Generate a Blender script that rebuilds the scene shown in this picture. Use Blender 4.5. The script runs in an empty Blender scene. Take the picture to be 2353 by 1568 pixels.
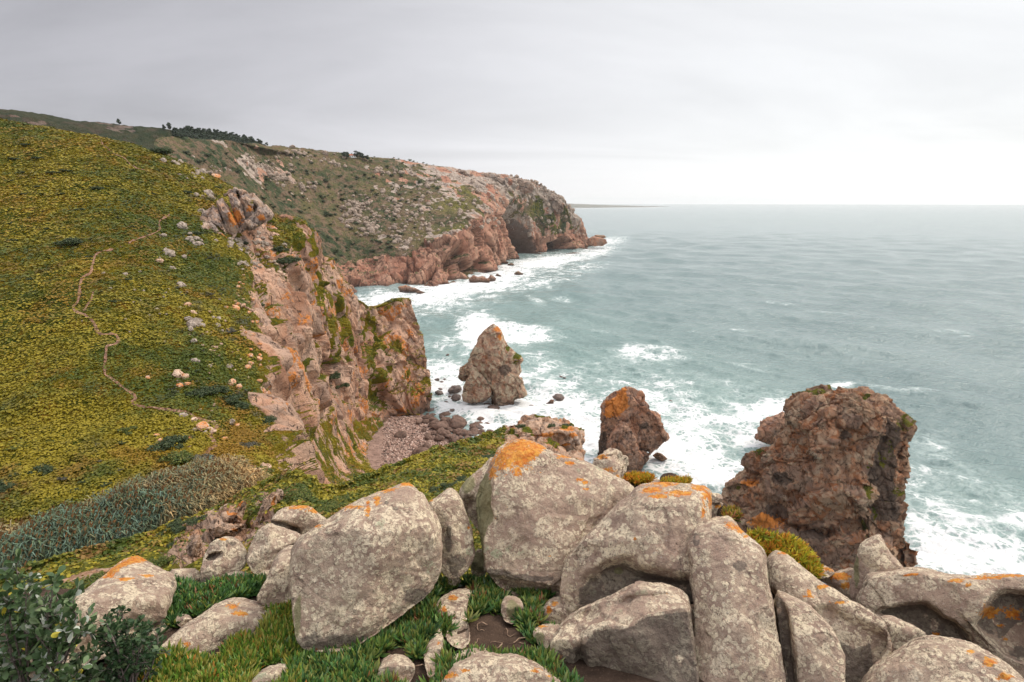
import bpy, math, random
import numpy as np
from mathutils import Vector

# ------------------------------------------------------------------ camera, world, sun, exposure
S = bpy.context.scene
C = S.collection
W_, H_ = 2353.0, 1568.0          # pixel frame in which positions of the photograph were read
FL = W_ * 20.0 / 36.0
PITCH = math.atan(318.0 / FL)
CAMZ = 100.0
cam_d = bpy.data.cameras.new('camera')
cam = bpy.data.objects.new('camera', cam_d)
C.objects.link(cam)
cam_d.sensor_width = 36.0
cam_d.lens = 20.0
cam_d.clip_start = 0.05
cam_d.clip_end = 120000.0
cam.location = (0, 0, CAMZ)
cam.rotation_euler = (math.pi / 2 - PITCH, 0, 0)
S.camera = cam
S.view_settings.view_transform = 'Standard'
S.view_settings.look = 'None'
S.view_settings.gamma = 1.0
S.view_settings.exposure = 0.46
S.cycles.use_denoising = True
S.cycles.max_bounces = 6
S.cycles.diffuse_bounces = 2
S.cycles.glossy_bounces = 2
S.cycles.volume_bounces = 1
S.cycles.transparent_max_bounces = 8

SUN_EL, SUN_AZ = math.radians(46), math.radians(62)     # azimuth measured from +Y (ahead) towards +X (right)
sun_d = bpy.data.lights.new('sun', 'SUN')
sun_d.energy = 1.75
sun_d.angle = math.radians(14)
sun_d.color = (1.0, 0.89, 0.76)
sun = bpy.data.objects.new('sun', sun_d)
C.objects.link(sun)
sd = Vector((math.cos(SUN_EL) * math.sin(SUN_AZ), math.cos(SUN_EL) * math.cos(SUN_AZ), math.sin(SUN_EL)))
sun.rotation_euler = sd.to_track_quat('Z', 'Y').to_euler()
sun.location = (60, 40, 200)


class NT:
    """small helper around a node tree"""
    def __init__(s, nt):
        s.nt = nt
        s.n = nt.nodes
        s.n.clear()

    def put(s, sock, v):
        if v is None:
            return
        if isinstance(v, bpy.types.NodeSocket):
            s.nt.links.new(v, sock)
        elif isinstance(v, (tuple, list)) and sock.type == 'RGBA' and len(v) == 3:
            sock.default_value = (*v, 1.0)
        else:
            sock.default_value = v

    def node(s, typ, **kw):
        nd = s.n.new(typ)
        for k, v in kw.items():
            setattr(nd, k, v)
        return nd

    def math(s, op, a, b=None, c=None, clamp=False):
        nd = s.node('ShaderNodeMath', operation=op, use_clamp=clamp)
        s.put(nd.inputs[0], a)
        s.put(nd.inputs[1], b)
        s.put(nd.inputs[2], c)
        return nd.outputs[0]

    def ss(s, x, a, b):
        nd = s.node('ShaderNodeMapRange', interpolation_type='SMOOTHSTEP')
        s.put(nd.inputs['Value'], x)
        s.put(nd.inputs['From Min'], a)
        s.put(nd.inputs['From Max'], b)
        return nd.outputs[0]

    def mix(s, f, a, b, blend='MIX'):
        nd = s.node('ShaderNodeMix', data_type='RGBA', blend_type=blend)
        s.put(nd.inputs[0], f)
        s.put(nd.inputs[6], a)
        s.put(nd.inputs[7], b)
        return nd.outputs[2]

    def noise(s, vec, scale, detail=4.0, rough=0.55, dist=0.0, col=False):
        nd = s.node('ShaderNodeTexNoise')
        s.put(nd.inputs['Vector'], vec)
        s.put(nd.inputs['Scale'], scale)
        s.put(nd.inputs['Detail'], detail)
        s.put(nd.inputs['Roughness'], rough)
        s.put(nd.inputs['Distortion'], dist)
        return nd.outputs['Color' if col else 'Fac']

    def voro(s, vec, scale, feature='F1', out='Distance', rnd=1.0):
        nd = s.node('ShaderNodeTexVoronoi', feature=feature)
        s.put(nd.inputs['Vector'], vec)
        s.put(nd.inputs['Scale'], scale)
        s.put(nd.inputs['Randomness'], rnd)
        return nd.outputs[out]

    def vmul(s, v, k):
        nd = s.node('ShaderNodeVectorMath', operation='MULTIPLY')
        s.put(nd.inputs[0], v)
        s.put(nd.inputs[1], k)
        return nd.outputs[0]

    def vadd(s, v, k):
        nd = s.node('ShaderNodeVectorMath', operation='ADD')
        s.put(nd.inputs[0], v)
        s.put(nd.inputs[1], k)
        return nd.outputs[0]

    def ramp(s, f, stops):
        nd = s.node('ShaderNodeValToRGB')
        s.put(nd.inputs[0], f)
        e = nd.color_ramp.elements
        while len(e) < len(stops):
            e.new(0.5)
        for q, (p, c) in zip(e, stops):
            q.position = p
            q.color = (*c, 1.0)
        return nd.outputs[0]

    def pos(s):
        return s.node('ShaderNodeNewGeometry').outputs['Position']

    def attr(s, name):
        a = s.node('ShaderNodeAttribute', attribute_name=name)
        sp = s.node('ShaderNodeSeparateColor')
        s.nt.links.new(a.outputs['Color'], sp.inputs[0])
        return sp.outputs[0], sp.outputs[1], sp.outputs[2]

    def bump(s, h, strength, dist, prev=None):
        nd = s.node('ShaderNodeBump')
        s.put(nd.inputs['Height'], h)
        s.put(nd.inputs['Strength'], strength)
        s.put(nd.inputs['Distance'], dist)
        if prev is not None:
            s.nt.links.new(prev, nd.inputs['Normal'])
        return nd.outputs[0]

    def bsdf(s, col, rough=0.9, normal=None, spec=0.25, **kw):
        b = s.node('ShaderNodeBsdfPrincipled')
        s.put(b.inputs['Base Color'], col)
        s.put(b.inputs['Roughness'], rough)
        s.put(b.inputs['Specular IOR Level'], spec)
        if normal is not None:
            s.nt.links.new(normal, b.inputs['Normal'])
        for k, v in kw.items():
            s.put(b.inputs[k.replace('_', ' ')], v)
        o = s.node('ShaderNodeOutputMaterial')
        s.nt.links.new(b.outputs[0], o.inputs['Surface'])
        return b


def build_world():
    w = bpy.data.worlds.new('World')
    S.world = w
    w.use_nodes = True
    t = NT(w.node_tree)
    d = t.node('ShaderNodeTexCoord').outputs['Generated']
    sep = t.node('ShaderNodeSeparateXYZ')
    t.nt.links.new(d, sep.inputs[0])
    x, y, z = sep.outputs
    sky = t.node('ShaderNodeTexSky', sky_type='NISHITA')
    sky.sun_disc = False
    sky.sun_elevation = SUN_EL
    sky.sun_rotation = SUN_AZ
    nish = t.vmul(sky.outputs[0], (0.10, 0.10, 0.10))
    zz = t.math('ADD', t.math('MAXIMUM', z, 0.0), 0.10)
    px = t.math('DIVIDE', x, zz)
    py = t.math('DIVIDE', y, zz)
    cmb = t.node('ShaderNodeCombineXYZ')
    t.put(cmb.inputs[0], t.math('MULTIPLY', px, 0.55))
    t.put(cmb.inputs[1], py)
    n1 = t.noise(cmb.outputs[0], 0.42, 7, 0.58, 0.6)
    n2 = t.noise(cmb.outputs[0], 0.13, 4, 0.5, 0.3)
    clouds = t.math('ADD', t.math('MULTIPLY', t.math('SUBTRACT', n1, 0.5), 0.50),
                    t.math('MULTIPLY', t.math('SUBTRACT', n2, 0.5), 0.34))
    side = t.ss(x, -0.72, 0.55)                         # the cloud deck thins towards the open sea
    base = t.math('ADD', t.math('MULTIPLY', side, 0.30), 0.405)
    low = t.math('SUBTRACT', 1.0, t.ss(z, -0.02, 0.17))   # bright strip under the deck
    lowc = t.math('MULTIPLY', low, t.math('MULTIPLY', t.ss(x, -0.45, 0.0), 0.11))
    base = t.math('ADD', base, lowc)
    base = t.math('ADD', base, t.math('MULTIPLY', clouds, t.ss(z, 0.0, 0.10)))
    top = t.math('MULTIPLY', t.ss(z, 0.30, 0.9), 0.85)     # overcast skies are brightest overhead
    base = t.math('ADD', base, top)
    tint = t.mix(side, (0.985, 0.965, 1.03), (0.99, 0.995, 1.0))
    cc = t.node('ShaderNodeVectorMath', operation='SCALE')
    t.put(cc.inputs[0], tint)
    t.put(cc.inputs['Scale'], base)
    col = t.mix(0.93, nish, cc.outputs[0])
    bg = t.node('ShaderNodeBackground')
    t.put(bg.inputs[0], col)
    bg.inputs[1].default_value = 1.0
    o = t.node('ShaderNodeOutputWorld')
    t.nt.links.new(bg.outputs[0], o.inputs[0])


build_world()

# ------------------------------------------------------------------ numeric helpers
cp, sp_ = math.cos(PITCH), math.sin(PITCH)
rng = np.random.default_rng(7)
random.seed(5)


def ray(x, y):
    u = (np.asarray(x, float) - W_ / 2) / FL
    v = (H_ / 2 - np.asarray(y, float)) / FL
    return np.stack([u, cp + v * sp_, -sp_ + v * cp], -1)


def at(x, y, Y):
    d = ray(x, y)
    return d * (np.asarray(Y, float) / d[..., 1])[..., None] + np.array([0, 0, CAMZ])


def atz(x, y, z):
    d = ray(x, y)
    return d * ((np.asarray(z, float) - CAMZ) / d[..., 2])[..., None] + np.array([0, 0, CAMZ])


def project(P):
    q = P - np.array([0, 0, CAMZ])
    f = q[..., 1] * cp - q[..., 2] * sp_
    f = np.where(f > 1e-3, f, 1e-3)
    return W_ / 2 + FL * q[..., 0] / f, H_ / 2 - FL * (q[..., 1] * sp_ + q[..., 2] * cp) / f, f


def hash3(ix, iy, iz, seed):
    h = (ix.astype(np.uint32) * np.uint32(374761393) + iy.astype(np.uint32) * np.uint32(668265263)
         + iz.astype(np.uint32) * np.uint32(2147483647) + np.uint32((seed * 1274126177) & 0xffffffff))
    h ^= h >> np.uint32(13)
    h *= np.uint32(1274126177)
    h ^= h >> np.uint32(16)
    h *= np.uint32(2246822519)
    h ^= h >> np.uint32(15)
    return h


def perlin(P, seed=0):
    with np.errstate(over='ignore'):
        P = P.astype(np.float32)
        I = np.floor(P).astype(np.int64)
        f = P - I
        I = I.astype(np.int32)
        u = f * f * f * (f * (f * 6 - 15) + 10)
        out = np.zeros(P.shape[:-1], np.float32)
        for dx in (0, 1):
            wx = u[..., 0] if dx else 1 - u[..., 0]
            for dy in (0, 1):
                wy = u[..., 1] if dy else 1 - u[..., 1]
                for dz in (0, 1):
                    wz = u[..., 2] if dz else 1 - u[..., 2]
                    h = hash3(I[..., 0] + dx, I[..., 1] + dy, I[..., 2] + dz, seed)
                    gx = (h & np.uint32(1023)).astype(np.float32) / 511.5 - 1
                    gy = ((h >> np.uint32(10)) & np.uint32(1023)).astype(np.float32) / 511.5 - 1
                    gz = ((h >> np.uint32(20)) & np.uint32(1023)).astype(np.float32) / 511.5 - 1
                    out += wx * wy * wz * (gx * (f[..., 0] - dx) + gy * (f[..., 1] - dy) + gz * (f[..., 2] - dz))
    return out * 1.3


def fbm(P, scale, octv=4, seed=0, gain=0.5, ridged=False):
    P = P / scale
    a, s, tot = 1.0, 0, 0.0
    for i in range(octv):
        n = perlin(P * (2.0 ** i) + 17.3 * i, seed + i)
        if ridged:
            n = 0.5 - np.abs(n)
        s = s + a * n
        tot += a
        a *= gain
    return s / tot * 1.6


def worley(P, seed=0):
    """nearest feature vector and a hash of its cell"""
    with np.errstate(over='ignore'):
        P = P.astype(np.float32)
        I = np.floor(P).astype(np.int32)
        best = np.full(P.shape[:-1], 1e9, np.float32)
        second = best.copy()
        vec = np.zeros(P.shape, np.float32)
        hid = np.zeros(P.shape[:-1], np.uint32)
        for dx in (-1, 0, 1):
            for dy in (-1, 0, 1):
                for dz in (-1, 0, 1):
                    J = I + np.array([dx, dy, dz], np.int32)
                    h = hash3(J[..., 0], J[..., 1], J[..., 2], seed)
                    o = np.stack([(h & np.uint32(1023)), (h >> np.uint32(10)) & np.uint32(1023),
                                  (h >> np.uint32(20)) & np.uint32(1023)], -1).astype(np.float32) / 1023.0
                    d = P - (J + o)
                    dd = (d * d).sum(-1)
                    m = dd < best
                    second = np.where(m, best, np.minimum(second, dd))
                    best = np.where(m, dd, best)
                    vec[m] = d[m]
                    hid = np.where(m, h, hid)
    return vec, hid, np.sqrt(best), np.sqrt(second)


def rnd01(h, k):
    with np.errstate(over='ignore'):
        q = h * np.uint32(2654435761) + np.uint32((k * 40503 + 977) & 0xffffffff)
        q ^= q >> np.uint32(15)
        q *= np.uint32(2246822519)
        q ^= q >> np.uint32(13)
    return (q & np.uint32(65535)).astype(np.float32) / 65535.0


TONE = [None]          # tone of the blocks last made


def blocks(P, scale, seed=0, tilt=0.9, M=None):
    """broken, faceted rock: every cell is a tilted plane with its own offset (about -0.5..0.5)"""
    Q = P if M is None else P @ np.asarray(M).T
    Q = Q / np.asarray(scale, float)
    Q = Q + 0.09 * np.stack([perlin(Q * 1.7, seed + 31), perlin(Q * 1.7, seed + 32), perlin(Q * 1.7, seed + 33)], -1)
    v, h, f1, f2 = worley(Q, seed)
    r = np.stack([rnd01(h, 1), rnd01(h, 2), rnd01(h, 3)], -1) - 0.5
    d = (rnd01(h, 4) - 0.5) * 0.75 + tilt * (v * r).sum(-1)
    crack = np.clip(1 - (f2 - f1) / 0.07, 0, 1)
    TONE[0] = 0.05 + 0.95 * rnd01(h, 5)
    return d - 0.16 * crack, crack


def sstep(x, a, b):
    t = np.clip((x - a) / (b - a), 0, 1)
    return t * t * (3 - 2 * t)


def cr(ctrl, n, axis=0):
    A = np.moveaxis(np.asarray(ctrl, float), axis, 0)
    k = A.shape[0]
    s = np.linspace(0, k - 1, n)
    i = np.minimum(s.astype(int), k - 2)
    f = (s - i).reshape((-1,) + (1,) * (A.ndim - 1))
    pad = np.concatenate([2 * A[:1] - A[1:2], A, 2 * A[-1:] - A[-2:-1]])
    p0, p1, p2, p3 = pad[i], pad[i + 1], pad[i + 2], pad[i + 3]
    r = 0.5 * ((2 * p1) + (p2 - p0) * f + (2 * p0 - 5 * p1 + 4 * p2 - p3) * f ** 2 + (3 * p1 - p0 - 3 * p2 + p3) * f ** 3)
    return np.moveaxis(r, 0, axis)


def loft(ctrl, n, m):
    return cr(cr(ctrl, n, 0), m, 1)


def gnormals(P, up=True):
    a = np.gradient(P, axis=0)
    b = np.gradient(P, axis=1)
    N = np.cross(a, b)
    N /= np.linalg.norm(N, axis=-1, keepdims=True) + 1e-9
    return N


def toward(N, P):
    """flip normals so that on the whole they face the camera"""
    q = np.array([0, 0, CAMZ]) - P
    return -N if ((N * q).sum(-1) / np.linalg.norm(q, axis=-1)).mean() < 0 else N


def grid_faces(n, m, wrap=False):
    i = np.arange(n - 1)[:, None]
    j = np.arange(m if wrap else m - 1)[None, :]
    j2 = (j + 1) % m
    return np.stack(np.broadcast_arrays(i * m + j, i * m + j2, (i + 1) * m + j2, (i + 1) * m + j), -1).reshape(-1, 4)


def mesh_data(name, V, F, mat=None, attrs=None, smooth=True):
    V = np.ascontiguousarray(V, np.float32).reshape(-1, 3)
    F = np.ascontiguousarray(F, np.int32)
    me = bpy.data.meshes.new(name)
    me.vertices.add(len(V))
    me.vertices.foreach_set('co', V.ravel())
    k = F.shape[1]
    me.loops.add(F.size)
    me.loops.foreach_set('vertex_index', F.ravel())
    me.polygons.add(len(F))
    me.polygons.foreach_set('loop_start', np.arange(0, F.size, k, dtype=np.int32))
    me.polygons.foreach_set('use_smooth', np.full(len(F), bool(smooth)))
    for an, a in (attrs or {}).items():
        at_ = me.attributes.new(an, 'FLOAT_COLOR', 'POINT')
        full = np.ones((len(V), 4), np.float32)
        a = np.asarray(a, np.float32).reshape(len(V), -1)
        full[:, :a.shape[1]] = a
        at_.data.foreach_set('color', full.ravel())
    me.update(calc_edges=True)
    me.validate()
    if mat is not None:
        me.materials.append(mat)
    return me


def obj(name, me, parent=None, loc=None):
    o = bpy.data.objects.new(name, me)
    C.objects.link(o)
    if parent is not None:
        o.parent = parent
    if loc is not None:
        o.location = loc
    return o


def tag(o, label=None, cat=None, group=None, kind=None):
    if label:
        o['label'] = label
    if cat:
        o['category'] = cat
    if group:
        o['group'] = group
    if kind:
        o['kind'] = kind
    return o


def centred(name, V, F, mat, attrs=None, smooth=True, parent=None, base=True):
    """mesh object whose origin sits at the base of its own shape"""
    V = np.asarray(V, float).reshape(-1, 3)
    o_ = np.array([(V[:, 0].min() + V[:, 0].max()) / 2, (V[:, 1].min() + V[:, 1].max()) / 2,
                   V[:, 2].min() if base else V[:, 2].mean()])
    return obj(name, mesh_data(name, V - o_, F, mat, attrs, smooth), parent, tuple(o_))


def poly_sd(px, py, poly):
    """signed distance to a polygon, positive inside"""
    poly = np.asarray(poly, float)
    a = poly
    b = np.roll(poly, -1, 0)
    best = np.full(px.shape, 1e9)
    inside = np.zeros(px.shape, bool)
    for (x0, y0), (x1, y1) in zip(a, b):
        dx, dy = x1 - x0, y1 - y0
        t = np.clip(((px - x0) * dx + (py - y0) * dy) / (dx * dx + dy * dy + 1e-9), 0, 1)
        best = np.minimum(best, np.hypot(px - x0 - t * dx, py - y0 - t * dy))
        c = ((y0 > py) != (y1 > py)) & (px < (x1 - x0) * (py - y0) / (y1 - y0 + 1e-12) + x0)
        inside ^= c
    return np.where(inside, best, -best)


def paint(px, py, polys, soft=10.0):
    m = np.zeros(px.shape)
    for pol in polys:
        if len(pol) == 4 and not hasattr(pol[0], '__len__'):
            x, y, rx, ry = pol
            m = np.maximum(m, np.exp(-((px - x) / rx) ** 2 - ((py - y) / ry) ** 2))
        else:
            m = np.maximum(m, sstep(poly_sd(px, py, pol), -soft, soft))
    return m


def blur2(a, it):
    for _ in range(it):
        a = a.copy()
        a[1:-1] = 0.25 * a[:-2] + 0.5 * a[1:-1] + 0.25 * a[2:]
        a[:, 1:-1] = 0.25 * a[:, :-2] + 0.5 * a[:, 1:-1] + 0.25 * a[:, 2:]
    return a


class Drape:
    """finds the surface point seen at a pixel of the photograph (front-most vertex)"""
    def __init__(s, P, N=None, cell=3.0):
        P = P.reshape(-1, 3)
        x, y, f = project(P)
        s.cell = cell
        s.w, s.h = int(3400 / cell), int(2400 / cell)
        ix = ((x + 600) / cell).astype(int)
        iy = ((y + 300) / cell).astype(int)
        ok = (ix >= 0) & (ix < s.w) & (iy >= 0) & (iy < s.h)
        idx = np.nonzero(ok)[0]
        idx = idx[np.argsort(-f[idx])]
        s.map = np.full((s.h, s.w), -1, np.int64)
        s.map[iy[idx], ix[idx]] = idx
        s.P = P
        s.N = None if N is None else N.reshape(-1, 3)

    def idx(s, x, y):
        cx, cy = int((x + 600) / s.cell), int((y + 300) / s.cell)
        for r in range(0, 14):
            sub = s.map[max(cy - r, 0):cy + r + 1, max(cx - r, 0):cx + r + 1]
            sub = sub[sub >= 0]
            if len(sub):
                q = s.P[sub]
                a, b, _ = project(q)
                return sub[np.argmin((a - x) ** 2 + (b - y) ** 2)]
        return None

    def __call__(s, x, y):
        i = s.idx(x, y)
        return None if i is None else s.P[i]

    def pn(s, x, y):
        i = s.idx(x, y)
        return (None, None) if i is None else (s.P[i], s.N[i])

# ------------------------------------------------------------------ materials
def new_mat(name):
    m = bpy.data.materials.new(name)
    m.use_nodes = True
    return m, NT(m.node_tree)


def mat_boulder():
    m, t = new_mat('lichen_granite')
    p = t.pos()
    o, dk, ms = t.attr('mask')
    rnd = t.node('ShaderNodeObjectInfo').outputs['Random']
    big = t.noise(p, 2.3, 5, 0.6)
    base = t.mix(t.ss(big, 0.35, 0.65), (0.305, 0.214, 0.162), (0.455, 0.332, 0.248))
    base = t.mix(t.math('MULTIPLY', rnd, 0.35), base, (0.40, 0.275, 0.205))
    mid = t.noise(p, 11, 6, 0.62, 0.4)
    base = t.mix(t.ss(mid, 0.42, 0.62), base, (0.50, 0.38, 0.28))
    # cream crusts: rounded overlapping spots
    warp = t.vadd(p, t.vmul(t.noise(p, 9, 3, 0.6, col=True), (0.10, 0.10, 0.10)))
    v1 = t.voro(warp, 10)
    v2 = t.voro(warp, 24)
    area = t.math('ADD', t.math('MULTIPLY', t.noise(p, 3.1, 4, 0.6), 0.5), t.math('MULTIPLY', t.noise(t.vadd(p, (4, 9, 2)), 1.1, 3, 0.6), 0.5))
    l1 = t.math('MULTIPLY', t.ss(v1, 0.52, 0.42), t.ss(area, 0.41, 0.49))
    l2 = t.math('MULTIPLY', t.ss(v2, 0.52, 0.42), t.ss(t.noise(p, 5.3, 4, 0.6), 0.40, 0.50))
    edge = t.ss(t.noise(p, 40, 5, 0.7), 0.40, 0.50)
    cream = t.math('MULTIPLY', t.math('MAXIMUM', l1, l2), edge)
    creamc = t.mix(t.noise(p, 4.1, 2), (0.80, 0.68, 0.46), (0.76, 0.63, 0.48))
    col = t.mix(t.math('MULTIPLY', cream, 0.92), base, creamc)
    bare = t.math('MULTIPLY', t.ss(t.noise(t.vadd(p, (14, 3, 8)), 1.7, 5, 0.65), 0.55, 0.64), 0.8)
    col = t.mix(bare, col, t.mix(mid, (0.33, 0.220, 0.165), (0.46, 0.330, 0.255)))
    grn = t.math('MULTIPLY', t.math('MULTIPLY', t.ss(t.voro(warp, 8), 0.40, 0.28), t.ss(t.noise(p, 2.7, 3), 0.60, 0.68)), edge)
    col = t.mix(t.math('MULTIPLY', grn, 0.7), col, (0.44, 0.47, 0.30))
    grain = t.noise(p, 95, 3, 0.7)
    col = t.mix(t.math('MULTIPLY', t.ss(grain, 0.57, 0.66), 0.6), col, (0.15, 0.115, 0.095))
    col = t.mix(t.math('MULTIPLY', t.ss(t.noise(p, 36, 5, 0.7), 0.60, 0.68), 0.8), col, (0.085, 0.068, 0.058))
    col = t.mix(t.math('MULTIPLY', t.ss(t.noise(t.vadd(p, (31, 7, 3)), 70, 3, 0.7), 0.60, 0.70), 0.5), col, (0.60, 0.56, 0.50))
    # dark lichen crust plus shade painted into hollows and turned faces, ragged edge
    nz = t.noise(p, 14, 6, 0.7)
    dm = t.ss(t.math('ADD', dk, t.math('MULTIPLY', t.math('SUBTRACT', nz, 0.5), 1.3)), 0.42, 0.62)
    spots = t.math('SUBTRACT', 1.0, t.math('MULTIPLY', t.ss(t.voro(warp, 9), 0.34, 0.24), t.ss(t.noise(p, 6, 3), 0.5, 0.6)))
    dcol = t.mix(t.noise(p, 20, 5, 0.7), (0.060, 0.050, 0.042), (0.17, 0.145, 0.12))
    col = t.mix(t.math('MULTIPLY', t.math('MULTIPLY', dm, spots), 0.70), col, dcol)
    mm = t.ss(t.math('ADD', ms, t.math('MULTIPLY', t.math('SUBTRACT', nz, 0.5), 1.2)), 0.42, 0.65)
    mcol = t.mix(t.noise(p, 60, 4), (0.17, 0.165, 0.075), (0.30, 0.28, 0.15))
    col = t.mix(t.math('MULTIPLY', mm, 0.85), col, mcol)
    on = t.math('ADD', t.math('MULTIPLY', t.noise(p, 11, 6, 0.72, 0.8), 0.55), t.math('MULTIPLY', t.noise(p, 42, 5, 0.7, 0.3), 0.45))
    om = t.ss(t.math('ADD', o, t.math('MULTIPLY', t.math('SUBTRACT', on, 0.5), 4.2)), 0.52, 0.74)
    om = t.math('MULTIPLY', om, t.ss(t.noise(p, 90, 4, 0.7), 0.25, 0.40))
    ocol = t.mix(t.ss(t.noise(p, 24, 4), 0.35, 0.65), (0.58, 0.155, 0.012), (0.72, 0.33, 0.05))
    col = t.mix(t.math('MULTIPLY', om, 0.93), col, ocol)
    # cracks and pits
    cr_ = t.voro(t.vadd(p, t.vmul(t.noise(p, 3, 6, 0.7, col=True), (0.9, 0.9, 0.9))), 1.9, 'DISTANCE_TO_EDGE')
    ck = t.math('MULTIPLY', t.ss(cr_, 0.009, 0.001), t.ss(t.noise(p, 3.7, 3), 0.54, 0.62))
    col = t.mix(t.math('MULTIPLY', ck, 0.8), col, (0.05, 0.042, 0.036))
    h = t.math('ADD', t.math('MULTIPLY', t.noise(p, 26, 7, 0.7), 1.0), t.math('MULTIPLY', t.noise(p, 110, 4, 0.7), 0.45))
    h = t.math('SUBTRACT', h, t.math('MULTIPLY', ck, 1.2))
    pit = t.ss(t.voro(p, 24), 0.16, 0.05)
    h = t.math('SUBTRACT', h, t.math('MULTIPLY', t.math('MULTIPLY', pit, t.ss(t.noise(p, 5, 2), 0.5, 0.6)), 0.9))
    h = t.math('ADD', h, t.math('MULTIPLY', cream, 0.18))
    t.bsdf(col, 0.93, t.bump(h, 0.9, 0.034), 0.2)
    return m


def mat_cliff(name, scale=1.0, warm=(0.42, 0.235, 0.150), pale=(0.50, 0.36, 0.27), grey=(0.30, 0.24, 0.20),
              dark=(0.13, 0.085, 0.065), greyness=0.35, veg=((0.055, 0.075, 0.012), (0.17, 0.15, 0.012), (0.24, 0.15, 0.015)),
              wet=True, cream=0.0, tuft=0.35, crack=0.75):
    """mask: R orange lichen, G plant cover, B dark/bare bias"""
    m, t = new_mat(name)
    p0 = t.pos()
    k = 1.0 / scale
    p = t.vmul(p0, (k, k, k))
    o, g, b = t.attr('mask')
    st = t.vmul(p, (1.0, 1.0, 0.35))
    n1 = t.noise(st, 0.10, 6, 0.6, 0.3)
    n2 = t.noise(p, 0.45, 7, 0.65, 0.4)
    n3 = t.noise(p, 1.9, 6, 0.7)
    col = t.mix(t.ss(n1, 0.36, 0.64), warm, pale)
    col = t.mix(t.math('MULTIPLY', t.ss(t.noise(t.vadd(p, (9, 4, 2)), 0.16, 5, 0.6), 0.45, 0.62), greyness * 2 if greyness < .5 else 1.0), col, grey)
    col = t.mix(t.math('MULTIPLY', t.ss(n2, 0.52, 0.68), 0.75), col, dark)
    col = t.mix(t.math('MULTIPLY', t.ss(n3, 0.55, 0.70), 0.40), col, pale)
    if cream:
        cm = t.math('MULTIPLY', t.ss(t.noise(p, 0.22, 6, 0.65, 0.6), 0.49, 0.57), cream)
        col = t.mix(cm, col, (0.58, 0.49, 0.35))
    tr, tg, _ = t.attr('tone')
    has = t.ss(tr, 0.0, 0.04)
    jit = t.math('MULTIPLY', t.math('SUBTRACT', n2, 0.5), 0.5)
    col = t.mix(t.math('MULTIPLY', t.ss(t.math('ADD', tr, jit), 0.62, 0.80), 0.60), col, pale)
    col = t.mix(t.math('MULTIPLY', t.math('MULTIPLY', t.ss(t.math('ADD', tr, jit), 0.34, 0.20), has), 0.60), col, tuple(q * 0.45 for q in warm))
    col = t.mix(t.math('MULTIPLY', t.ss(t.math('ADD', tg, jit), 0.64, 0.80), 0.60), col, grey)
    if cream:
        col = t.mix(t.math('MULTIPLY', t.ss(t.math('ADD', tg, jit), 0.42, 0.30), t.math('MULTIPLY', has, cream * 0.8)), col, (0.50, 0.43, 0.31))
    nb = t.noise(p, 0.30, 6, 0.65)
    bm = t.ss(t.math('ADD', b, t.math('MULTIPLY', t.math('SUBTRACT', nb, 0.5), 1.2)), 0.45, 0.65)
    col = t.mix(t.math('MULTIPLY', bm, 0.85), col, t.mix(n3, (0.060, 0.045, 0.036), (0.15, 0.11, 0.085)))
    # fractures
    wv = t.vadd(st, t.vmul(t.noise(p, 0.6, 4, 0.6, col=True), (1.4, 1.4, 1.4)))
    e1 = t.voro(wv, 0.24, 'DISTANCE_TO_EDGE')
    e2 = t.voro(wv, 0.75, 'DISTANCE_TO_EDGE')
    ck = t.math('MAXIMUM', t.ss(e1, 0.035, 0.006), t.math('MULTIPLY', t.ss(e2, 0.05, 0.01), t.ss(n1, 0.45, 0.55)))
    ck = t.math('MULTIPLY', ck, t.ss(t.noise(t.vadd(p, (2, 6, 4)), 0.33, 4, 0.6), 0.46, 0.56))
    col = t.mix(t.math('MULTIPLY', ck, crack), col, (0.060, 0.040, 0.032))
    on = t.noise(p, 0.8, 7, 0.7, 0.4)
    om = t.ss(t.math('ADD', o, t.math('MULTIPLY', t.math('SUBTRACT', on, 0.5), 1.7)), 0.55, 0.68)
    col = t.mix(t.math('MULTIPLY', om, 0.85), col, (0.62, 0.21, 0.035))
    if wet:
        z = t.node('ShaderNodeSeparateXYZ')
        t.nt.links.new(p0, z.inputs[0])
        wl = t.ss(t.math('ADD', z.outputs[2], t.math('MULTIPLY', t.noise(p, 0.25, 4), 7.0)), 10.0, 4.5)
        col = t.mix(t.math('MULTIPLY', wl, 0.8), col, (0.075, 0.052, 0.042))
    # plants
    va = t.noise(p, 0.55, 6, 0.65)
    vb = t.noise(p, 0.07, 4, 0.6)
    vc = t.noise(p, 2.6, 5, 0.7)
    vd = t.noise(t.vadd(p, (3, 8, 1)), 0.22, 5, 0.6)
    vm = t.ss(t.math('ADD', g, t.math('MULTIPLY', t.math('SUBTRACT', va, 0.5), 1.1)), 0.44, 0.56)
    vcol = t.mix(t.ss(t.math('ADD', t.math('MULTIPLY', vb, 0.5), t.math('MULTIPLY', va, 0.5)), 0.40, 0.60), veg[0], veg[1])
    vcol = t.mix(t.math('MULTIPLY', t.ss(vd, 0.54, 0.68), 0.75), vcol, veg[2])
    vcol = t.mix(t.math('MULTIPLY', t.ss(vc, 0.50, 0.66), 0.6), vcol, tuple(q * 0.38 for q in veg[0]))
    vcol = t.mix(t.math('MULTIPLY', t.ss(t.noise(t.vadd(p, (5, 1, 7)), 3.4, 3, 0.6), 0.58, 0.68), 0.5), vcol, tuple(min(1, q * 1.7) for q in veg[1]))
    col = t.mix(vm, col, vcol)
    h = t.math('ADD', t.math('MULTIPLY', n2, 1.0), t.math('MULTIPLY', n3, 0.5))
    h = t.math('SUBTRACT', h, t.math('MULTIPLY', ck, 0.35))
    hv = t.math('MULTIPLY', t.math('ADD', vc, t.math('MULTIPLY', va, 0.6)), tuft * 2)
    hm = t.node('ShaderNodeMix', data_type='FLOAT')
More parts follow.
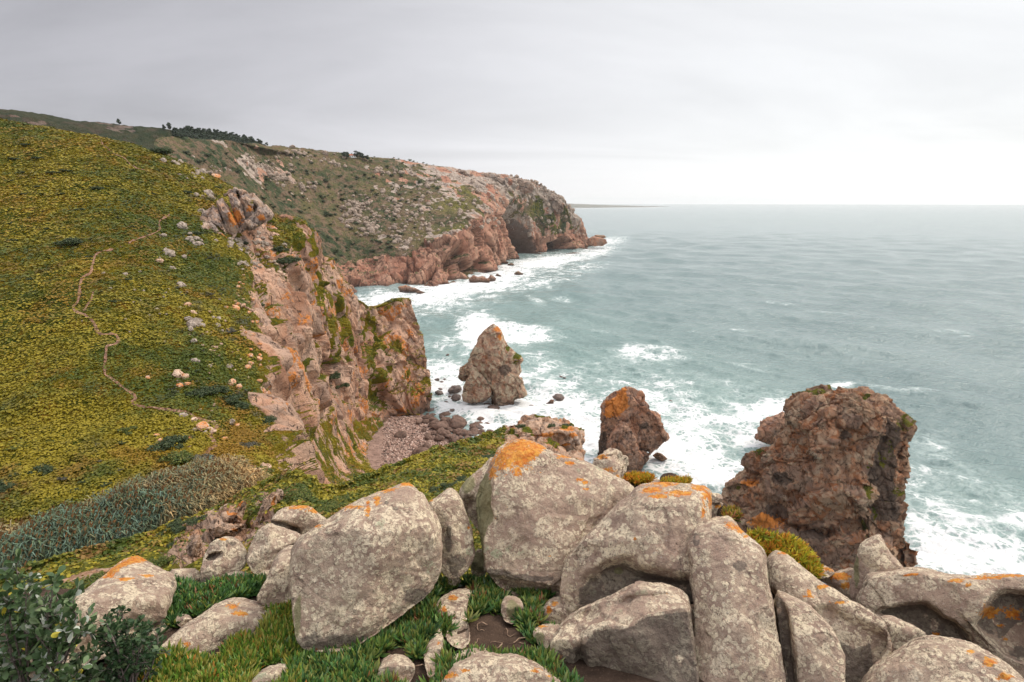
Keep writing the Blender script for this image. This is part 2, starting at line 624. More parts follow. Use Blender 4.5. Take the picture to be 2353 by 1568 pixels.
    t.put(hm.inputs[0], vm)
    t.put(hm.inputs[2], h)
    t.put(hm.inputs[3], hv)
    t.bsdf(col, 0.94, t.bump(hm.outputs[0], 1.0, 1.3 * scale), 0.15)
    return m


def mat_simple(name, c1, c2, scale, rough=0.9, bump=0.0, spec=0.2, c3=None, detail=5):
    m, t = new_mat(name)
    p = t.pos()
    n = t.noise(p, scale, detail, 0.62)
    col = t.mix(t.ss(n, 0.35, 0.65), c1, c2)
    if c3:
        col = t.mix(t.ss(t.noise(t.vadd(p, (7, 3, 9)), scale * 2.7, detail, 0.65), 0.52, 0.64), col, c3)
    nrm = t.bump(t.noise(p, scale * 4, 5, 0.7), 0.7, bump) if bump else None
    t.bsdf(col, rough, nrm, spec)
    return m


def mat_leaf(name, rough=0.55, spec=0.3, trans=0.0):
    """leaf colour is carried by the leaf itself (attribute 'tint')"""
    m, t = new_mat(name)
    a = t.node('ShaderNodeAttribute', attribute_name='tint')
    b = t.bsdf(a.outputs['Color'], rough, None, spec)
    if trans:
        tr = t.node('ShaderNodeBsdfTranslucent')
        t.nt.links.new(a.outputs['Color'], tr.inputs[0])
        mx = t.node('ShaderNodeMixShader')
        mx.inputs[0].default_value = trans
        out = [q for q in t.n if q.type == 'OUTPUT_MATERIAL'][0]
        t.nt.links.new(b.outputs[0], mx.inputs[1])
        t.nt.links.new(tr.outputs[0], mx.inputs[2])
        t.nt.links.new(mx.outputs[0], out.inputs[0])
    return m


def mat_sea():
    m, t = new_mat('sea_water')
    p = t.pos()
    cov, swirl, shal = t.attr('foam')
    w = t.vadd(p, t.vmul(t.noise(p, 0.08, 4, 0.6, col=True), (14, 14, 0)))
    w2 = t.vadd(p, t.vmul(t.noise(p, 0.25, 4, 0.6, col=True), (5, 5, 0)))
    e1 = t.voro(w, 0.13, 'DISTANCE_TO_EDGE')
    e2 = t.voro(w2, 0.36, 'DISTANCE_TO_EDGE')
    lace = t.math('MAXIMUM', t.ss(e1, 0.20, 0.0), t.math('MULTIPLY', t.ss(e2, 0.26, 0.0), 0.85))
    nn = t.noise(w2, 0.10, 8, 0.68)
    patt = t.math('ADD', t.math('MULTIPLY', lace, 0.42), t.math('MULTIPLY', t.ss(nn, 0.25, 0.75), 0.58))
    thr = t.math('SUBTRACT', 1.0, cov)
    fm = t.math('SUBTRACT', patt, thr)
    foam = t.ss(fm, 0.02, 0.40)
    thin = t.math('MULTIPLY', t.ss(fm, -0.38, 0.10), t.ss(cov, 0.02, 0.25))
    deep = t.mix(t.ss(t.noise(p, 0.012, 4, 0.6), 0.35, 0.65), (0.132, 0.190, 0.190), (0.180, 0.240, 0.237))
    deep = t.mix(shal, deep, (0.21, 0.32, 0.285))
    body = t.mix(t.math('MULTIPLY', thin, 0.45), deep, (0.42, 0.50, 0.48))
    col = t.mix(foam, body, (0.72, 0.73, 0.725))
    rough = t.math('ADD', 0.16, t.math('MULTIPLY', foam, 0.7))
    q = t.node('ShaderNodeVectorRotate', rotation_type='Z_AXIS')
    t.put(q.inputs['Vector'], p)
    q.inputs['Angle'].default_value = math.radians(-32)
    a = t.vmul(q.outputs[0], (0.40, 1.0, 1.0))
    h = t.math('ADD', t.math('MULTIPLY', t.noise(a, 0.16, 6, 0.65, 0.2), 2.6), t.math('MULTIPLY', t.noise(a, 0.8, 4, 0.6), 0.5))
    h = t.math('ADD', h, t.math('MULTIPLY', foam, 0.10))
    t.bsdf(col, rough, t.bump(h, 0.9, 1.0), 0.30, IOR=1.33)
    return m


# ------------------------------------------------------------------ sea
def build_sea():
    na, nd = 1150, 760
    az = np.concatenate([np.linspace(-80, -46, 40)[:-1], np.linspace(-46, 46, na), np.linspace(46, 80, 40)[1:]])
    az = np.radians(az)
    dep = np.concatenate([np.linspace(52, 33, 60)[:-1], np.linspace(33, 0.14, nd)])
    r = CAMZ / np.tan(np.radians(dep))
    R, A = np.meshgrid(r, az, indexing='ij')
    X, Y = R * np.sin(A), R * np.cos(A)
    P = np.stack([X, Y, np.zeros_like(X)], -1)
    px, py, _ = project(P)
    # spacing of the sheet, used to leave out waves it cannot carry
    dr = np.gradient(r)[:, None] * np.ones_like(A)
    sp = np.maximum(np.abs(dr), R * np.radians(0.09))
    Z = np.zeros_like(X)
    g = np.random.default_rng(3)
    for L in [120, 90, 62, 47, 36, 28, 22, 17, 13, 10, 8, 6.2, 5, 4]:
        for q in range(3):
            th = math.radians(-118) + g.normal(0, 0.34)      # swell runs from the open sea towards the cove
            kx, ky = math.cos(th), math.sin(th)
            amp = 0.0150 * L ** 0.76 * (1.25 if L < 24 else 1.0 if L < 50 else 1.3)
            ph = (X * kx + Y * ky) * (2 * math.pi / L) + g.uniform(0, 6.28)
            ph = ph + 0.9 * np.sin((X * ky - Y * kx) * 2 * math.pi / (L * 4.3) + g.uniform(0, 6.28))
            s = np.sin(ph)
            Z += amp * (np.exp(1.1 * s) - 1.27) * 0.6 * sstep(L / sp, 2.2, 5.0)
    P[..., 2] = Z * sstep(R, 70, 110)
    # foam cover (x, y, rx, ry, angle in the photograph's pixels, amount)
    F = [(1040, 668, 170, 22, -8, 1.05), (880, 690, 70, 22, -6, .95), (1010, 690, 130, 26, -8, .75), (1130, 644, 120, 26, -14, .95), (1240, 606, 120, 17, -9, 1.0),
         (1350, 585, 70, 14, -14, .85), (1395, 556, 45, 10, -8, .75), (1180, 655, 140, 16, -8, .65), (1300, 620, 100, 14, -6, .55), (940, 720, 90, 26, -10, .55),
         (1230, 690, 22, 8, 20, .55), (1290, 688, 25, 6, 4, .6), (1255, 652, 16, 6, 25, .7),
         (1098, 757, 44, 36, -20, 1.25), (1165, 768, 55, 26, 8, 1.0), (1220, 768, 60, 15, 6, .85), (1075, 800, 26, 14, -45, .8), (1030, 795, 60, 22, -10, .55),
         (1490, 817, 66, 17, 4, .85), (1585, 884, 14, 8, 10, .55),
         (1020, 870, 60, 44, 10, .95), (1040, 925, 60, 34, 12, 1.05), (1110, 950, 90, 40, 10, 1.05), (1200, 950, 110, 56, 6, 1.05), (1240, 895, 70, 36, 20, .85),
         (1300, 930, 90, 70, 30, .85), (1260, 850, 60, 30, 20, .6), (1340, 985, 70, 70, 0, 1.05), (1280, 1010, 120, 50, 0, 1.0), (1180, 1005, 90, 40, 0, 1.0), (1355, 870, 80, 22, 20, .4),
         (1440, 890, 120, 40, 14, .55), (1540, 930, 110, 60, 22, .72), (1600, 1010, 110, 80, 20, .85), (1590, 1080, 120, 60, 0, 1.02), (1660, 1090, 70, 50, 0, .95), (1530, 1060, 60, 60, 0, .95),
         (1680, 975, 110, 50, 10, .72), (1745, 950, 60, 22, -25, 1.0), (1790, 940, 40, 18, -10, 1.0), (1720, 1010, 50, 40, 0, .85),
         (1640, 890, 130, 24, 14, .35), (1930, 888, 24, 7, 0, 1.0), (1470, 940, 60, 50, 0, .7),
         (2160, 1260, 130, 60, 20, 1.0), (2260, 1280, 130, 56, 14, .95), (2200, 1190, 120, 50, 24, .72), (2320, 1200, 90, 40, 20, .55), (2120, 1120, 60, 60, 40, .52), (2240, 1110, 120, 34, 22, .40), (2140, 1020, 50, 40, 30, .35), (1880, 1340, 280, 70, 0, .95), (1500, 1180, 200, 60, 0, .95), (1250, 1080, 160, 50, 0, .9)]
    cov = np.zeros_like(X)
    for x, y, rx, ry, an, am in F:
        a = math.radians(an)
        dx, dy = px - x, py - y
        u = (dx * math.cos(a) + dy * math.sin(a)) / rx
        v = (-dx * math.sin(a) + dy * math.cos(a)) / ry
        cov = np.maximum(cov, am * np.exp(-(u * u + v * v) ** 1.3 * 0.62))
    Pn = P.reshape(-1, 3) * np.array([1, 1, 0.0])
    cov = np.where(cov < 1.15, cov * 0.90, cov)
    st = fbm(Pn, 26.0, 4, 5).reshape(X.shape)
    cov = np.clip(cov + 0.34 * st * np.clip(cov * 3, 0, 1), 0, 1.3)
    crest = sstep(P[..., 2], 0.8, 1.6) * sstep(fbm(Pn, 60.0, 2, 8).reshape(X.shape), 0.15, 0.45) * 0.42 * sstep(R, 1200, 300)
    cov = np.maximum(cov, crest)
    shal = np.clip(0.55 * np.exp(-((px - 1150) / 330) ** 2 - ((py - 850) / 190) ** 2) + 0.55 * np.exp(-((px - 1620) / 260) ** 2 - ((py - 990) / 150) ** 2)
                   + 0.4 * np.exp(-((px - 2250) / 260) ** 2 - ((py - 1220) / 170) ** 2), 0, 1)
    # breaking crests stand up from the sheet
    P[..., 2] += 1.6 * np.exp(-((px - 1095) / 46) ** 2 - ((py - 752) / 26) ** 2) + 0.8 * np.exp(-((px - 1490) / 60) ** 2 - ((py - 815) / 14) ** 2)
    fo = np.stack([cov, st, shal], -1)
    o = obj('sea', mesh_data('sea', P, grid_faces(*X.shape), mat_sea(), {'foam': fo.reshape(-1, 3)}))
    tag(o, kind='structure')
    return o


build_sea()


# ------------------------------------------------------------------ near coast: hillside, cliff face and headland point
def ctrl(rows):
    out = []
    for r in rows:
        out.append([np.array(q[1:], float) if q[0] == 'w' else (atz(q[1], q[2], q[3]) if q[0] == 'z' else at(*q)) for q in r])
    return np.array(out)


def build_hillside():
    crest = [(-600, 150, 215), (-250, 225, 205), (0, 275, 195), (150, 302, 192), (300, 332, 192), (415, 372, 198), (515, 420, 202), (628, 490, 208), (703, 515, 212), (768, 640, 228), (852, 703, 266), (915, 687, 284), (938, 688, 286)]
    behind = [(x, y + 70, Y + 22) for x, y, Y in crest]
    behind2 = [(x, y + 260, Y + 45) for x, y, Y in crest]
    R = [behind2, behind, crest,
         [(-600, 300, 165), (-250, 350, 160), (0, 390, 155), (150, 405, 152), (300, 430, 155), (420, 460, 160), (520, 490, 168), (620, 560, 178), (697, 600, 188), (772, 700, 214), (848, 760, 258), (925, 738, 279), (958, 745, 282)],
         [(-600, 480, 122), (-250, 500, 119), (0, 540, 118), (150, 550, 118), (300, 560, 120), (420, 590, 125), (520, 610, 132), (610, 660, 142), (688, 690, 166), (768, 770, 204), (848, 820, 250), (922, 790, 272), (973, 797, 277)],
         [(-600, 640, 96), (-250, 660, 93), (0, 700, 92), (150, 700, 92), (300, 705, 94), (420, 715, 97), (520, 725, 102), (596, 740, 114), (680, 775, 150), (762, 840, 196), (842, 880, 243), (920, 850, 266), (985, 858, 271)],
         [(-600, 820, 77), (-250, 830, 75), (0, 860, 74), (150, 860, 75), (300, 860, 77), (420, 865, 80), (520, 865, 85), (608, 862, 95), (685, 865, 137), (762, 920, 186), (838, 940, 235), (908, 910, 258), (994, 912, 263)],
         [(-600, 960, 65), (-250, 970, 63), (0, 1000, 63), (150, 1000, 64), (300, 1000, 65), (420, 1000, 67), (520, 995, 71), (622, 965, 82), (695, 965, 126), (768, 1000, 172), (836, 1010, 216), ('z', 903, 985, -2), ('z', 990, 950, -3)],
         [(-600, 1080, 57), (-250, 1090, 55), (0, 1130, 54), (150, 1120, 56), (300, 1100, 58), (420, 1080, 60), (520, 1060, 63), (640, 1035, 74), (708, 1050, 115), (778, 1075, 158), (850, 1072, 190), ('z', 925, 1062, -4), ('z', 1000, 1000, -8)],
         [(-600, 1240, 48), (-250, 1240, 47), (0, 1260, 47), (150, 1230, 49), (300, 1190, 51), (420, 1160, 53), (520, 1130, 56), (652, 1108, 64), (716, 1140, 92), (800, 1160, 118), (880, 1160, 140), ('z', 960, 1130, -6), ('z', 1040, 1050, -12)],
         [(-600, 1400, 40), (-250, 1380, 40), (0, 1380, 41), (150, 1350, 43), (300, 1320, 44), (420, 1290, 45), (520, 1260, 47), (650, 1230, 50), (730, 1250, 62), (820, 1270, 76), (900, 1290, 88), (980, 1290, 95), ('z', 1080, 1200, -14)]]
    K = ctrl(R)
    n, m = 860, 900
    # more columns over the cliff than over the far left
    P = loft(K, n, m)
    N = toward(gnormals(P), P)
    flat = P.reshape(-1, 3)
    px, py, _ = project(flat)
    nz = np.abs(N[..., 2]).reshape(-1)
    big = fbm(flat, 14.0, 4, 11)
    rock = sstep(nz + 0.16 * big, 0.80, 0.66)
    wob = 34 * fbm(flat, 9.0, 4, 12)
    right = sstep(px + wob, 575 + (py - 700) * 0.12 - 14, 606 + (py - 700) * 0.12)
    rock = np.clip(rock * right, 0, 1)
    M = np.array([[1, 0, 0.22], [0, 1, 0.25], [-0.1, 0, 0.62]])
    b1, c1 = blocks(flat, 17.0, 1, 1.1, M)
    b2, c2 = blocks(flat, 7.0, 2, 1.1, M)
    tone1 = TONE[0]
    MV = np.array([[1, 0, 0.15], [0, 1, 0.2], [-0.1, 0, 0.36]])
    b3, _ = blocks(flat, 2.7, 3, 0.8, MV)
    tone = np.stack([tone1, TONE[0], TONE[0]], -1)
    rib = fbm(flat @ np.diag([1, 1, 0.25]), 20.0, 3, 21, ridged=True)
    ravine = sstep(px, 650, 720) * sstep(py, 930, 1020) * sstep(px, 930, 880)
    rock = rock * (1 - 0.85 * ravine)
    b4, _ = blocks(flat, 1.3, 9, 0.8, MV)
    dr = 7.0 * b1 + 3.6 * b2 + 2.0 * rib
    df = rock * (1.5 * b3 + 0.75 * b4)
    cone = np.exp(-((px - 925) / 60) ** 2)
    dr = dr * (1 - 0.45 * cone * sstep(py, 800, 690))
    hum = fbm(flat, 9.0, 4, 41)
    tuft = fbm(flat, 1.5, 3, 43, 0.6)
    dv = 0.9 * hum + 0.42 * tuft
    # bare stone ribs poking through close to the rim
    rim = sstep(px, 480, 600) * (1 - rock)
    dv = dv + rim * np.clip(b2 + 0.05, 0, 1) * 1.2
    dist = np.linalg.norm(flat - np.array([0, 0, CAMZ]), axis=-1)
    fade = sstep(dist, 40, 70) * 0.5 + 0.5
    disp = blur2((rock * dr).reshape(n, m), 3).reshape(-1) + blur2(df.reshape(n, m), 1).reshape(-1) + (1 - rock) * dv * fade
    Q = flat + N.reshape(-1, 3) * disp[:, None]
    Q = Q.reshape(n, m, 3)
    N2 = toward(gnormals(Q), Q)
    nz2 = N2[..., 2].reshape(-1)
    veg = 1 - rock
    # ledges on the face keep plants
    veg = np.maximum(veg, rock * sstep(nz2, 0.40, 0.70) * sstep(fbm(flat, 16.0, 3, 51), -0.25, 0.20) * 0.9)
    veg = veg - rim * sstep(b2, 0.22, 0.36) * 0.9
    green = paint(px, py, [[(716, 610), (760, 640), (800, 740), (800, 830), (760, 840), (735, 760), (722, 690)], [(815, 720), (850, 705), (880, 760), (890, 860), (870, 930), (840, 900), (825, 820)],
                                [(885, 690), (915, 676), (940, 684), (930, 705), (890, 712)], [(690, 470), (720, 520), (740, 600), (700, 590), (660, 540)], (905, 800, 22, 20), (930, 860, 16, 14), (700, 840, 10, 20), (850, 720, 16, 16)], 14)
    veg = np.maximum(veg, green * sstep(fbm(flat, 6.0, 4, 53) + 0.25 * nz2, -0.18, 0.12) * 0.95)
    # the ravine floor: bare earth streaked with green
    rav = sstep(px, 640, 700) * sstep(py, 930, 1010)
    streak = fbm(flat @ np.array([[1, -.3, 0], [.3, 1, 0], [0, 0, .3]]), 7.0, 4, 61)
    veg = veg * (1 - rav) + rav * np.clip(0.56 + 0.95 * streak, 0, 1)
    org = 0.50 * sstep(fbm(flat, 10.0, 3, 71), 0.0, 0.35) * sstep(px, 500, 640) + 0.14 * sstep(px, 500, 640)
    bare = rock * 0.25 * sstep(-b1, 0.1, 0.4)
    mask = np.stack([org, np.clip(veg, 0, 1), bare], -1)
    mat = mat_cliff('coast_rock', 1.0, warm=(0.50, 0.255, 0.155), pale=(0.63, 0.405, 0.285), grey=(0.41, 0.285, 0.22), greyness=0.3, crack=0.8,
                    veg=((0.060, 0.082, 0.008), (0.200, 0.150, 0.008), (0.26, 0.125, 0.010)))
    o = tag(obj('hillside', mesh_data('hillside', Q, grid_faces(n, m), mat, {'mask': mask, 'tone': tone})), kind='structure')
    return o, Drape(Q, N2), veg.reshape(n, m)


hill_obj, hill, hill_veg = build_hillside()


# ------------------------------------------------------------------ far headland and the wooded hill behind it
def build_headland():
    xs = [380, 450, 520, 620, 700, 780, 860, 940, 1020, 1100, 1180, 1250, 1300, 1335, 1356]
    sky = [(360, 318, 640), (440, 326, 690), (520, 331, 740), (620, 342, 860), (700, 347, 930), (780, 357, 980), (860, 367, 1010), (940, 378, 1030), (1020, 388, 1050), (1090, 400, 1080), (1160, 408, 1120), (1235, 428, 1190), (1290, 462, 1230), (1328, 505, 1240), (1352, 560, 1225)]
    base = [(640, 760), (660, 735), (690, 712), (740, 690), (785, 680), (835, 668), (890, 668), (950, 666), (1012, 661), (1080, 645), (1140, 618), (1200, 592), (1262, 584), (1318, 578), (1360, 570)]
    ct = [(600, 680, 0), (620, 660, 0), (650, 640, 0), (700, 630, 0), (760, 622, 0), (820, 610, 0), (880, 600, 0), (945, 588, 0), (1010, 560, 0), (1080, 520, 0), (1150, 505, 0), (1215, 545, 0), (1268, 538, 0), (1318, 548, 0), (1357, 566, 0)]
    rows = [[], [], [], [], [], [], []]
    for i in range(len(xs)):
        bx, by = base[i]
        b = atz(np.array(bx), np.array(by), -3.0)
        Yb = b[1]
        sx, sy, Ys = sky[i]
        Ys = max(Ys, Yb + 40)
        cx, cy = ct[i][:2]
        Yc = Yb + 0.16 * (Ys - Yb) + 12
        s = at(sx, sy, Ys)
        c = at(cx, cy, Yc)
        rows[0].append(s + np.array([30, 260, -60.0]) if i > 10 else s + np.array([60, 320, -8.0]))
        rows[1].append(s + np.array([12, 70, -12.0]) if i > 10 else s + np.array([20, 110, 2.0]))
        rows[2].append(s)
        for k, f in ((3, 0.66), (4, 0.33)):
            fx, fy = cx + (sx - cx) * f, cy + (sy - cy) * f
            rows[k].append(at(fx, fy, Yc + (Ys - Yc) * (f ** 1.15)))
        rows[5].append(c)
        rows[6].append(b)
    # round the point
    for k, r in enumerate(rows):
        e = r[-1]
        r.append(e + np.array([14, 40, -3.0 if k != 6 else -6.0]))
        r.append(e + np.array([-30, 260, -20.0]))
    under = [p + np.array([4, -25, -14.0]) for p in rows[6]]
    K = np.array(rows + [under])
    n, m = 520, 860
    P = loft(K, n, m)
    N = toward(gnormals(P), P)
    F = P.reshape(-1, 3)
    px, py, _ = project(F)
    nz = np.abs(N[..., 2]).reshape(-1)
    jj = np.linspace(0, K.shape[1] - 1, m)
    cxs = np.interp(px, [c[0] for c in ct], [c[1] for c in ct])
    cl = sstep(py + 26 * fbm(F, 60.0, 4, 13) + 12 * fbm(F, 18.0, 3, 16), cxs - 12, cxs + 10)                       # below the break of slope: bare red rock
    M = np.array([[1, 0.2, 0.4], [0, 1, 0.3], [-0.3, 0, 0.7]])
    b1, c1 = blocks(F, 52.0, 4, 1.0, M)
    b2, c2 = blocks(F, 20.0, 5, 1.0, M)
    b3, _ = blocks(F, 8.0, 6, 0.9)
    tipw = sstep(px, 1000, 1200)
    dr = 22 * b1 + 11 * b2 + 4.0 * b3
    up = 5.0 * fbm(F, 70.0, 3, 14) + (2.5 + 7.0 * tipw) * np.maximum(b2, -0.15) + (1.2 + 2.4 * tipw) * b3 + 1.2 * fbm(F, 9.0, 3, 15)
    disp = cl * dr + (1 - cl) * up
    # caves and gullies cut into the cliff
    for poly, depth, soft in [([(1178, 470), (1198, 500), (1212, 560), (1225, 592), (1196, 590), (1182, 545), (1168, 500)], 95, 14),
                              ([(1262, 582), (1268, 560), (1290, 548), (1306, 556), (1296, 582)], 60, 7),
                              ([(900, 664), (915, 640), (938, 618), (932, 650), (915, 668)], 40, 8), ([(1078, 628), (1092, 604), (1112, 600), (1104, 618)], 34, 8),
                              ([(1040, 560), (1072, 575), (1052, 600), (1034, 612)], 30, 8), ([(1030, 648), (1040, 622), (1056, 606), (1052, 640)], 26, 8), ([(968, 650), (985, 622), (1003, 612), (990, 645)], 26, 9)]:
        disp = disp - depth * sstep(poly_sd(px, py, poly), -soft, soft)
    edge = np.ones((n, m))
    edge[:170] *= np.linspace(0.35, 1, 170)[:, None]
    disp = disp * edge.reshape(-1)
    Q = (F + N.reshape(-1, 3) * disp[:, None]).reshape(n, m, 3)
    N2 = toward(gnormals(Q), Q)
    nz2 = N2[..., 2].reshape(-1)
    # pale outcrops through the scrub
    oc = fbm(F @ np.diag([1, 1, 0.6]), 55.0, 4, 24)
    dens = 0.26 + 0.38 * tipw + 0.12 * sstep(px, 800, 1000) - 0.22 * np.exp(-((px - 760) / 60) ** 2 - ((py - 540) / 80) ** 2) + 0.28 * sstep(py, 470, 390) * sstep(px, 800, 1000) + 0.30 * np.exp(-((px - 590) / 70) ** 2 - ((py - 395) / 38) ** 2)
    fine = fbm(F, 15.0, 4, 25)
    veg = (1 - cl) * np.clip(0.92 - sstep(dens + 0.35 * oc + 0.42 * fine, 0.42, 0.62) * 1.0, 0, 1)
    veg = np.maximum(veg, (1 - cl) * np.exp(-((px - 1215) / 45) ** 2 - ((py - 470) / 40) ** 2) * 0.75 * sstep(fine, -.3, .1))
    veg = np.maximum(veg, cl * sstep(nz2, 0.60, 0.85) * 0.55)
    tipg = paint(px, py, [[(1165, 440), (1290, 468), (1332, 520), (1290, 538), (1245, 545), (1205, 495)], [(1040, 430), (1110, 440), (1130, 480), (1060, 470)], [(960, 450), (1010, 480), (1040, 520), (1000, 530)]], 14)
    veg = np.maximum(veg, tipg * sstep(fbm(F, 26.0, 4, 35), -.2, .12) * 0.9)
    warmth = np.clip(1 - cl - 0.0, 0, 1)
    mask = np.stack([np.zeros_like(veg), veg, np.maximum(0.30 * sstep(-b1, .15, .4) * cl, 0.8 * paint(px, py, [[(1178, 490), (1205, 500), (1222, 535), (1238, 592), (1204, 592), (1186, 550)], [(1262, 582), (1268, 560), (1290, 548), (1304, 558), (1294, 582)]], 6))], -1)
    grey = warmth * (0.95 - 0.75 * sstep(fbm(F, 45.0, 4, 34), 0.05, 0.35) - 0.35 * sstep(py, cxs - 70, cxs)) * (1 - 0.25 * tipw)
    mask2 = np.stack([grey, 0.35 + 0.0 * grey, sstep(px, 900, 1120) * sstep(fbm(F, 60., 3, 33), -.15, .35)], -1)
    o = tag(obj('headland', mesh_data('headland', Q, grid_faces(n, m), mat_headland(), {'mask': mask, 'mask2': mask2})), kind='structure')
    return o, Drape(Q, N2, 2.0)


def mat_headland():
    m, t = new_mat('headland_rock_and_scrub')
    p = t.pos()
    o, g, b = t.attr('mask')
    gr, _, seaward = t.attr('mask2')
    n1 = t.noise(t.vmul(p, (1, 1, 0.5)), 0.035, 6, 0.6, 0.4)
    n2 = t.noise(p, 0.12, 6, 0.65)
    n3 = t.noise(p, 0.40, 5, 0.7)
    red = t.mix(t.ss(n1, 0.35, 0.65), (0.35, 0.165, 0.108), (0.45, 0.265, 0.185))
    red = t.mix(t.math('MULTIPLY', t.ss(n2, 0.54, 0.72), 0.6), red, (0.15, 0.075, 0.055))
    pale = t.mix(t.ss(n2, 0.4, 0.6), (0.31, 0.25, 0.205), (0.44, 0.36, 0.30))
    pale = t.mix(t.math('MULTIPLY', t.ss(n3, 0.52, 0.66), 0.6), pale, (0.20, 0.15, 0.12))
    pale = t.mix(t.math('MULTIPLY', t.ss(n1, 0.56, 0.70), 0.6), pale, (0.44, 0.22, 0.14))
    rockc = t.mix(t.ss(t.math('ADD', gr, t.math('MULTIPLY', t.math('SUBTRACT', n2, 0.5), 0.9)), 0.4, 0.65), red, pale)
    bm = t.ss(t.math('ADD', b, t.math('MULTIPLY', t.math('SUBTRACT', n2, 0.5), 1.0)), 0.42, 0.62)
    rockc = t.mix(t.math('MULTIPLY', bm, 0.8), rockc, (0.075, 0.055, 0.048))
    e1 = t.voro(t.vadd(t.vmul(p, (1, 1, 0.6)), t.vmul(t.noise(p, 0.1, 4, col=True), (9, 9, 9))), 0.055, 'DISTANCE_TO_EDGE')
    rockc = t.mix(t.math('MULTIPLY', t.ss(e1, 0.05, 0.0), 0.7), rockc, (0.09, 0.055, 0.042))
    z = t.node('ShaderNodeSeparateXYZ')
    t.nt.links.new(p, z.inputs[0])
    wl = t.ss(t.math('ADD', z.outputs[2], t.math('MULTIPLY', n2, 8.0)), 11.0, 4.0)
    rockc = t.mix(t.math('MULTIPLY', wl, 0.75), rockc, (0.10, 0.060, 0.048))
    va = t.noise(p, 0.10, 6, 0.65)
    vb = t.noise(p, 0.018, 4, 0.6)
    vc = t.noise(p, 0.33, 5, 0.7)
    vcol = t.mix(t.ss(vb, 0.38, 0.62), (0.042, 0.058, 0.026), (0.125, 0.105, 0.045))
    vcol = t.mix(t.math('MULTIPLY', t.ss(va, 0.45, 0.58), 0.8), vcol, (0.185, 0.118, 0.080))
    vcol = t.mix(t.math('MULTIPLY', seaward, t.ss(va, 0.40, 0.56)), vcol, (0.150, 0.145, 0.022))  # yellower plants towards the seaward end
    vcol = t.mix(t.math('MULTIPLY', t.ss(vc, 0.50, 0.62), 0.7), vcol, (0.018, 0.030, 0.014))
    vm = t.ss(t.math('ADD', g, t.math('MULTIPLY', t.math('SUBTRACT', t.noise(p, 0.16, 6, 0.7), 0.5), 1.2)), 0.42, 0.54)
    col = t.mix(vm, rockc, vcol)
    h = t.math('ADD', n2, t.math('MULTIPLY', n3, 0.6))
    t.bsdf(col, 0.95, t.bump(h, 0.8, 4.0), 0.12)
    return m


headland_obj, headland = build_headland()


def build_far_hill():
    sky = [(-700, 120, 810), (-350, 200, 820), (0, 254, 830), (110, 266, 850), (210, 283, 870), (300, 292, 900), (400, 300, 940), (500, 313, 990), (580, 329, 1040), (660, 346, 1090), (760, 372, 1130)]
    K = [[at(x, y + 4, Y) + np.array([0, 300, -20.0]) for x, y, Y in sky], [at(x, y, Y) for x, y, Y in sky],
         [at(x, y + 40, Y - 70) for x, y, Y in sky], [at(x, y + 90, Y - 150) for x, y, Y in sky], [at(x, y + 150, Y - 160) for x, y, Y in sky]]
    n, m = 200, 420
    P = loft(np.array(K), n, m)
    N = toward(gnormals(P), P)
    F = P.reshape(-1, 3)
    d = 5 * fbm(F, 60., 4, 81) + 1.6 * fbm(F, 10., 3, 82)
    Q = (F + N.reshape(-1, 3) * d[:, None]).reshape(n, m, 3)
    px, py, _ = project(Q.reshape(-1, 3))
    mask = np.stack([np.zeros(len(F)), np.clip(0.86 - 0.5 * sstep(fbm(F, 50., 4, 83), .15, .5), 0, 1), np.zeros(len(F))], -1)
    mat = mat_cliff('heath', 6.0, warm=(0.15, 0.10, 0.075), pale=(0.20, 0.145, 0.11), grey=(.17, .14, .12), wet=False,
                    veg=((0.026, 0.040, 0.016), (0.062, 0.058, 0.028), (0.090, 0.060, 0.042)), tuft=0.3)
    o = tag(obj('hill', mesh_data('hill', Q, grid_faces(n, m), mat, {'mask': mask})), kind='structure')
    return o, Drape(Q, toward(gnormals(Q), Q), 2.0)


hill2_obj, far_hill = build_far_hill()


def build_distant_coast():
    xs = np.linspace(1180, 1560, 90)
    top = np.interp(xs, [1180, 1295, 1330, 1400, 1470, 1520, 1560], [464, 466.5, 468.3, 471, 472.8, 474.2, 475.2])
    b = atz(xs, np.interp(xs, [1180, 1560], [479.5, 475.6]), 0.0)
    rows = []
    for k, (f, dy) in enumerate([(0, 0), (0.25, 150), (0.7, 700), (1.0, 1500), (0.4, 3000), (-.3, 4200)]):
        p = b + np.array([0, dy, 0.0])
        tz = at(xs, top, p[:, 1])[:, 2]
        tz1 = at(xs, top, b[:, 1] + 1500)[:, 2]
        p[:, 2] = np.maximum(tz1, 2) * f - 1 + 0 * tz
        rows.append(p)
    P = loft(np.array(rows), 40, 200)
    F = P.reshape(-1, 3)
    F[:, 2] += 4 * fbm(F, 400., 3, 5)
    m = mat_simple('far_land', (0.10, 0.10, 0.075), (0.16, 0.14, 0.11), 0.006)
    tag(obj('distant_coast', mesh_data('distant_coast', F, grid_faces(40, 200), m)), kind='structure')
    q = atz(np.linspace(1300, 1520, 60), np.linspace(480.2, 477.3, 60), 0.0)
    V = np.concatenate([q + np.array([0, -60, 2.0]), q + np.array([0, 40, 3.5])])
    tag(obj('surf_line', mesh_data('surf_line', V, grid_faces(2, 60), mat_simple('surf', (.7, .7, .7), (.85, .85, .85), .01))), kind='structure')


build_distant_coast()


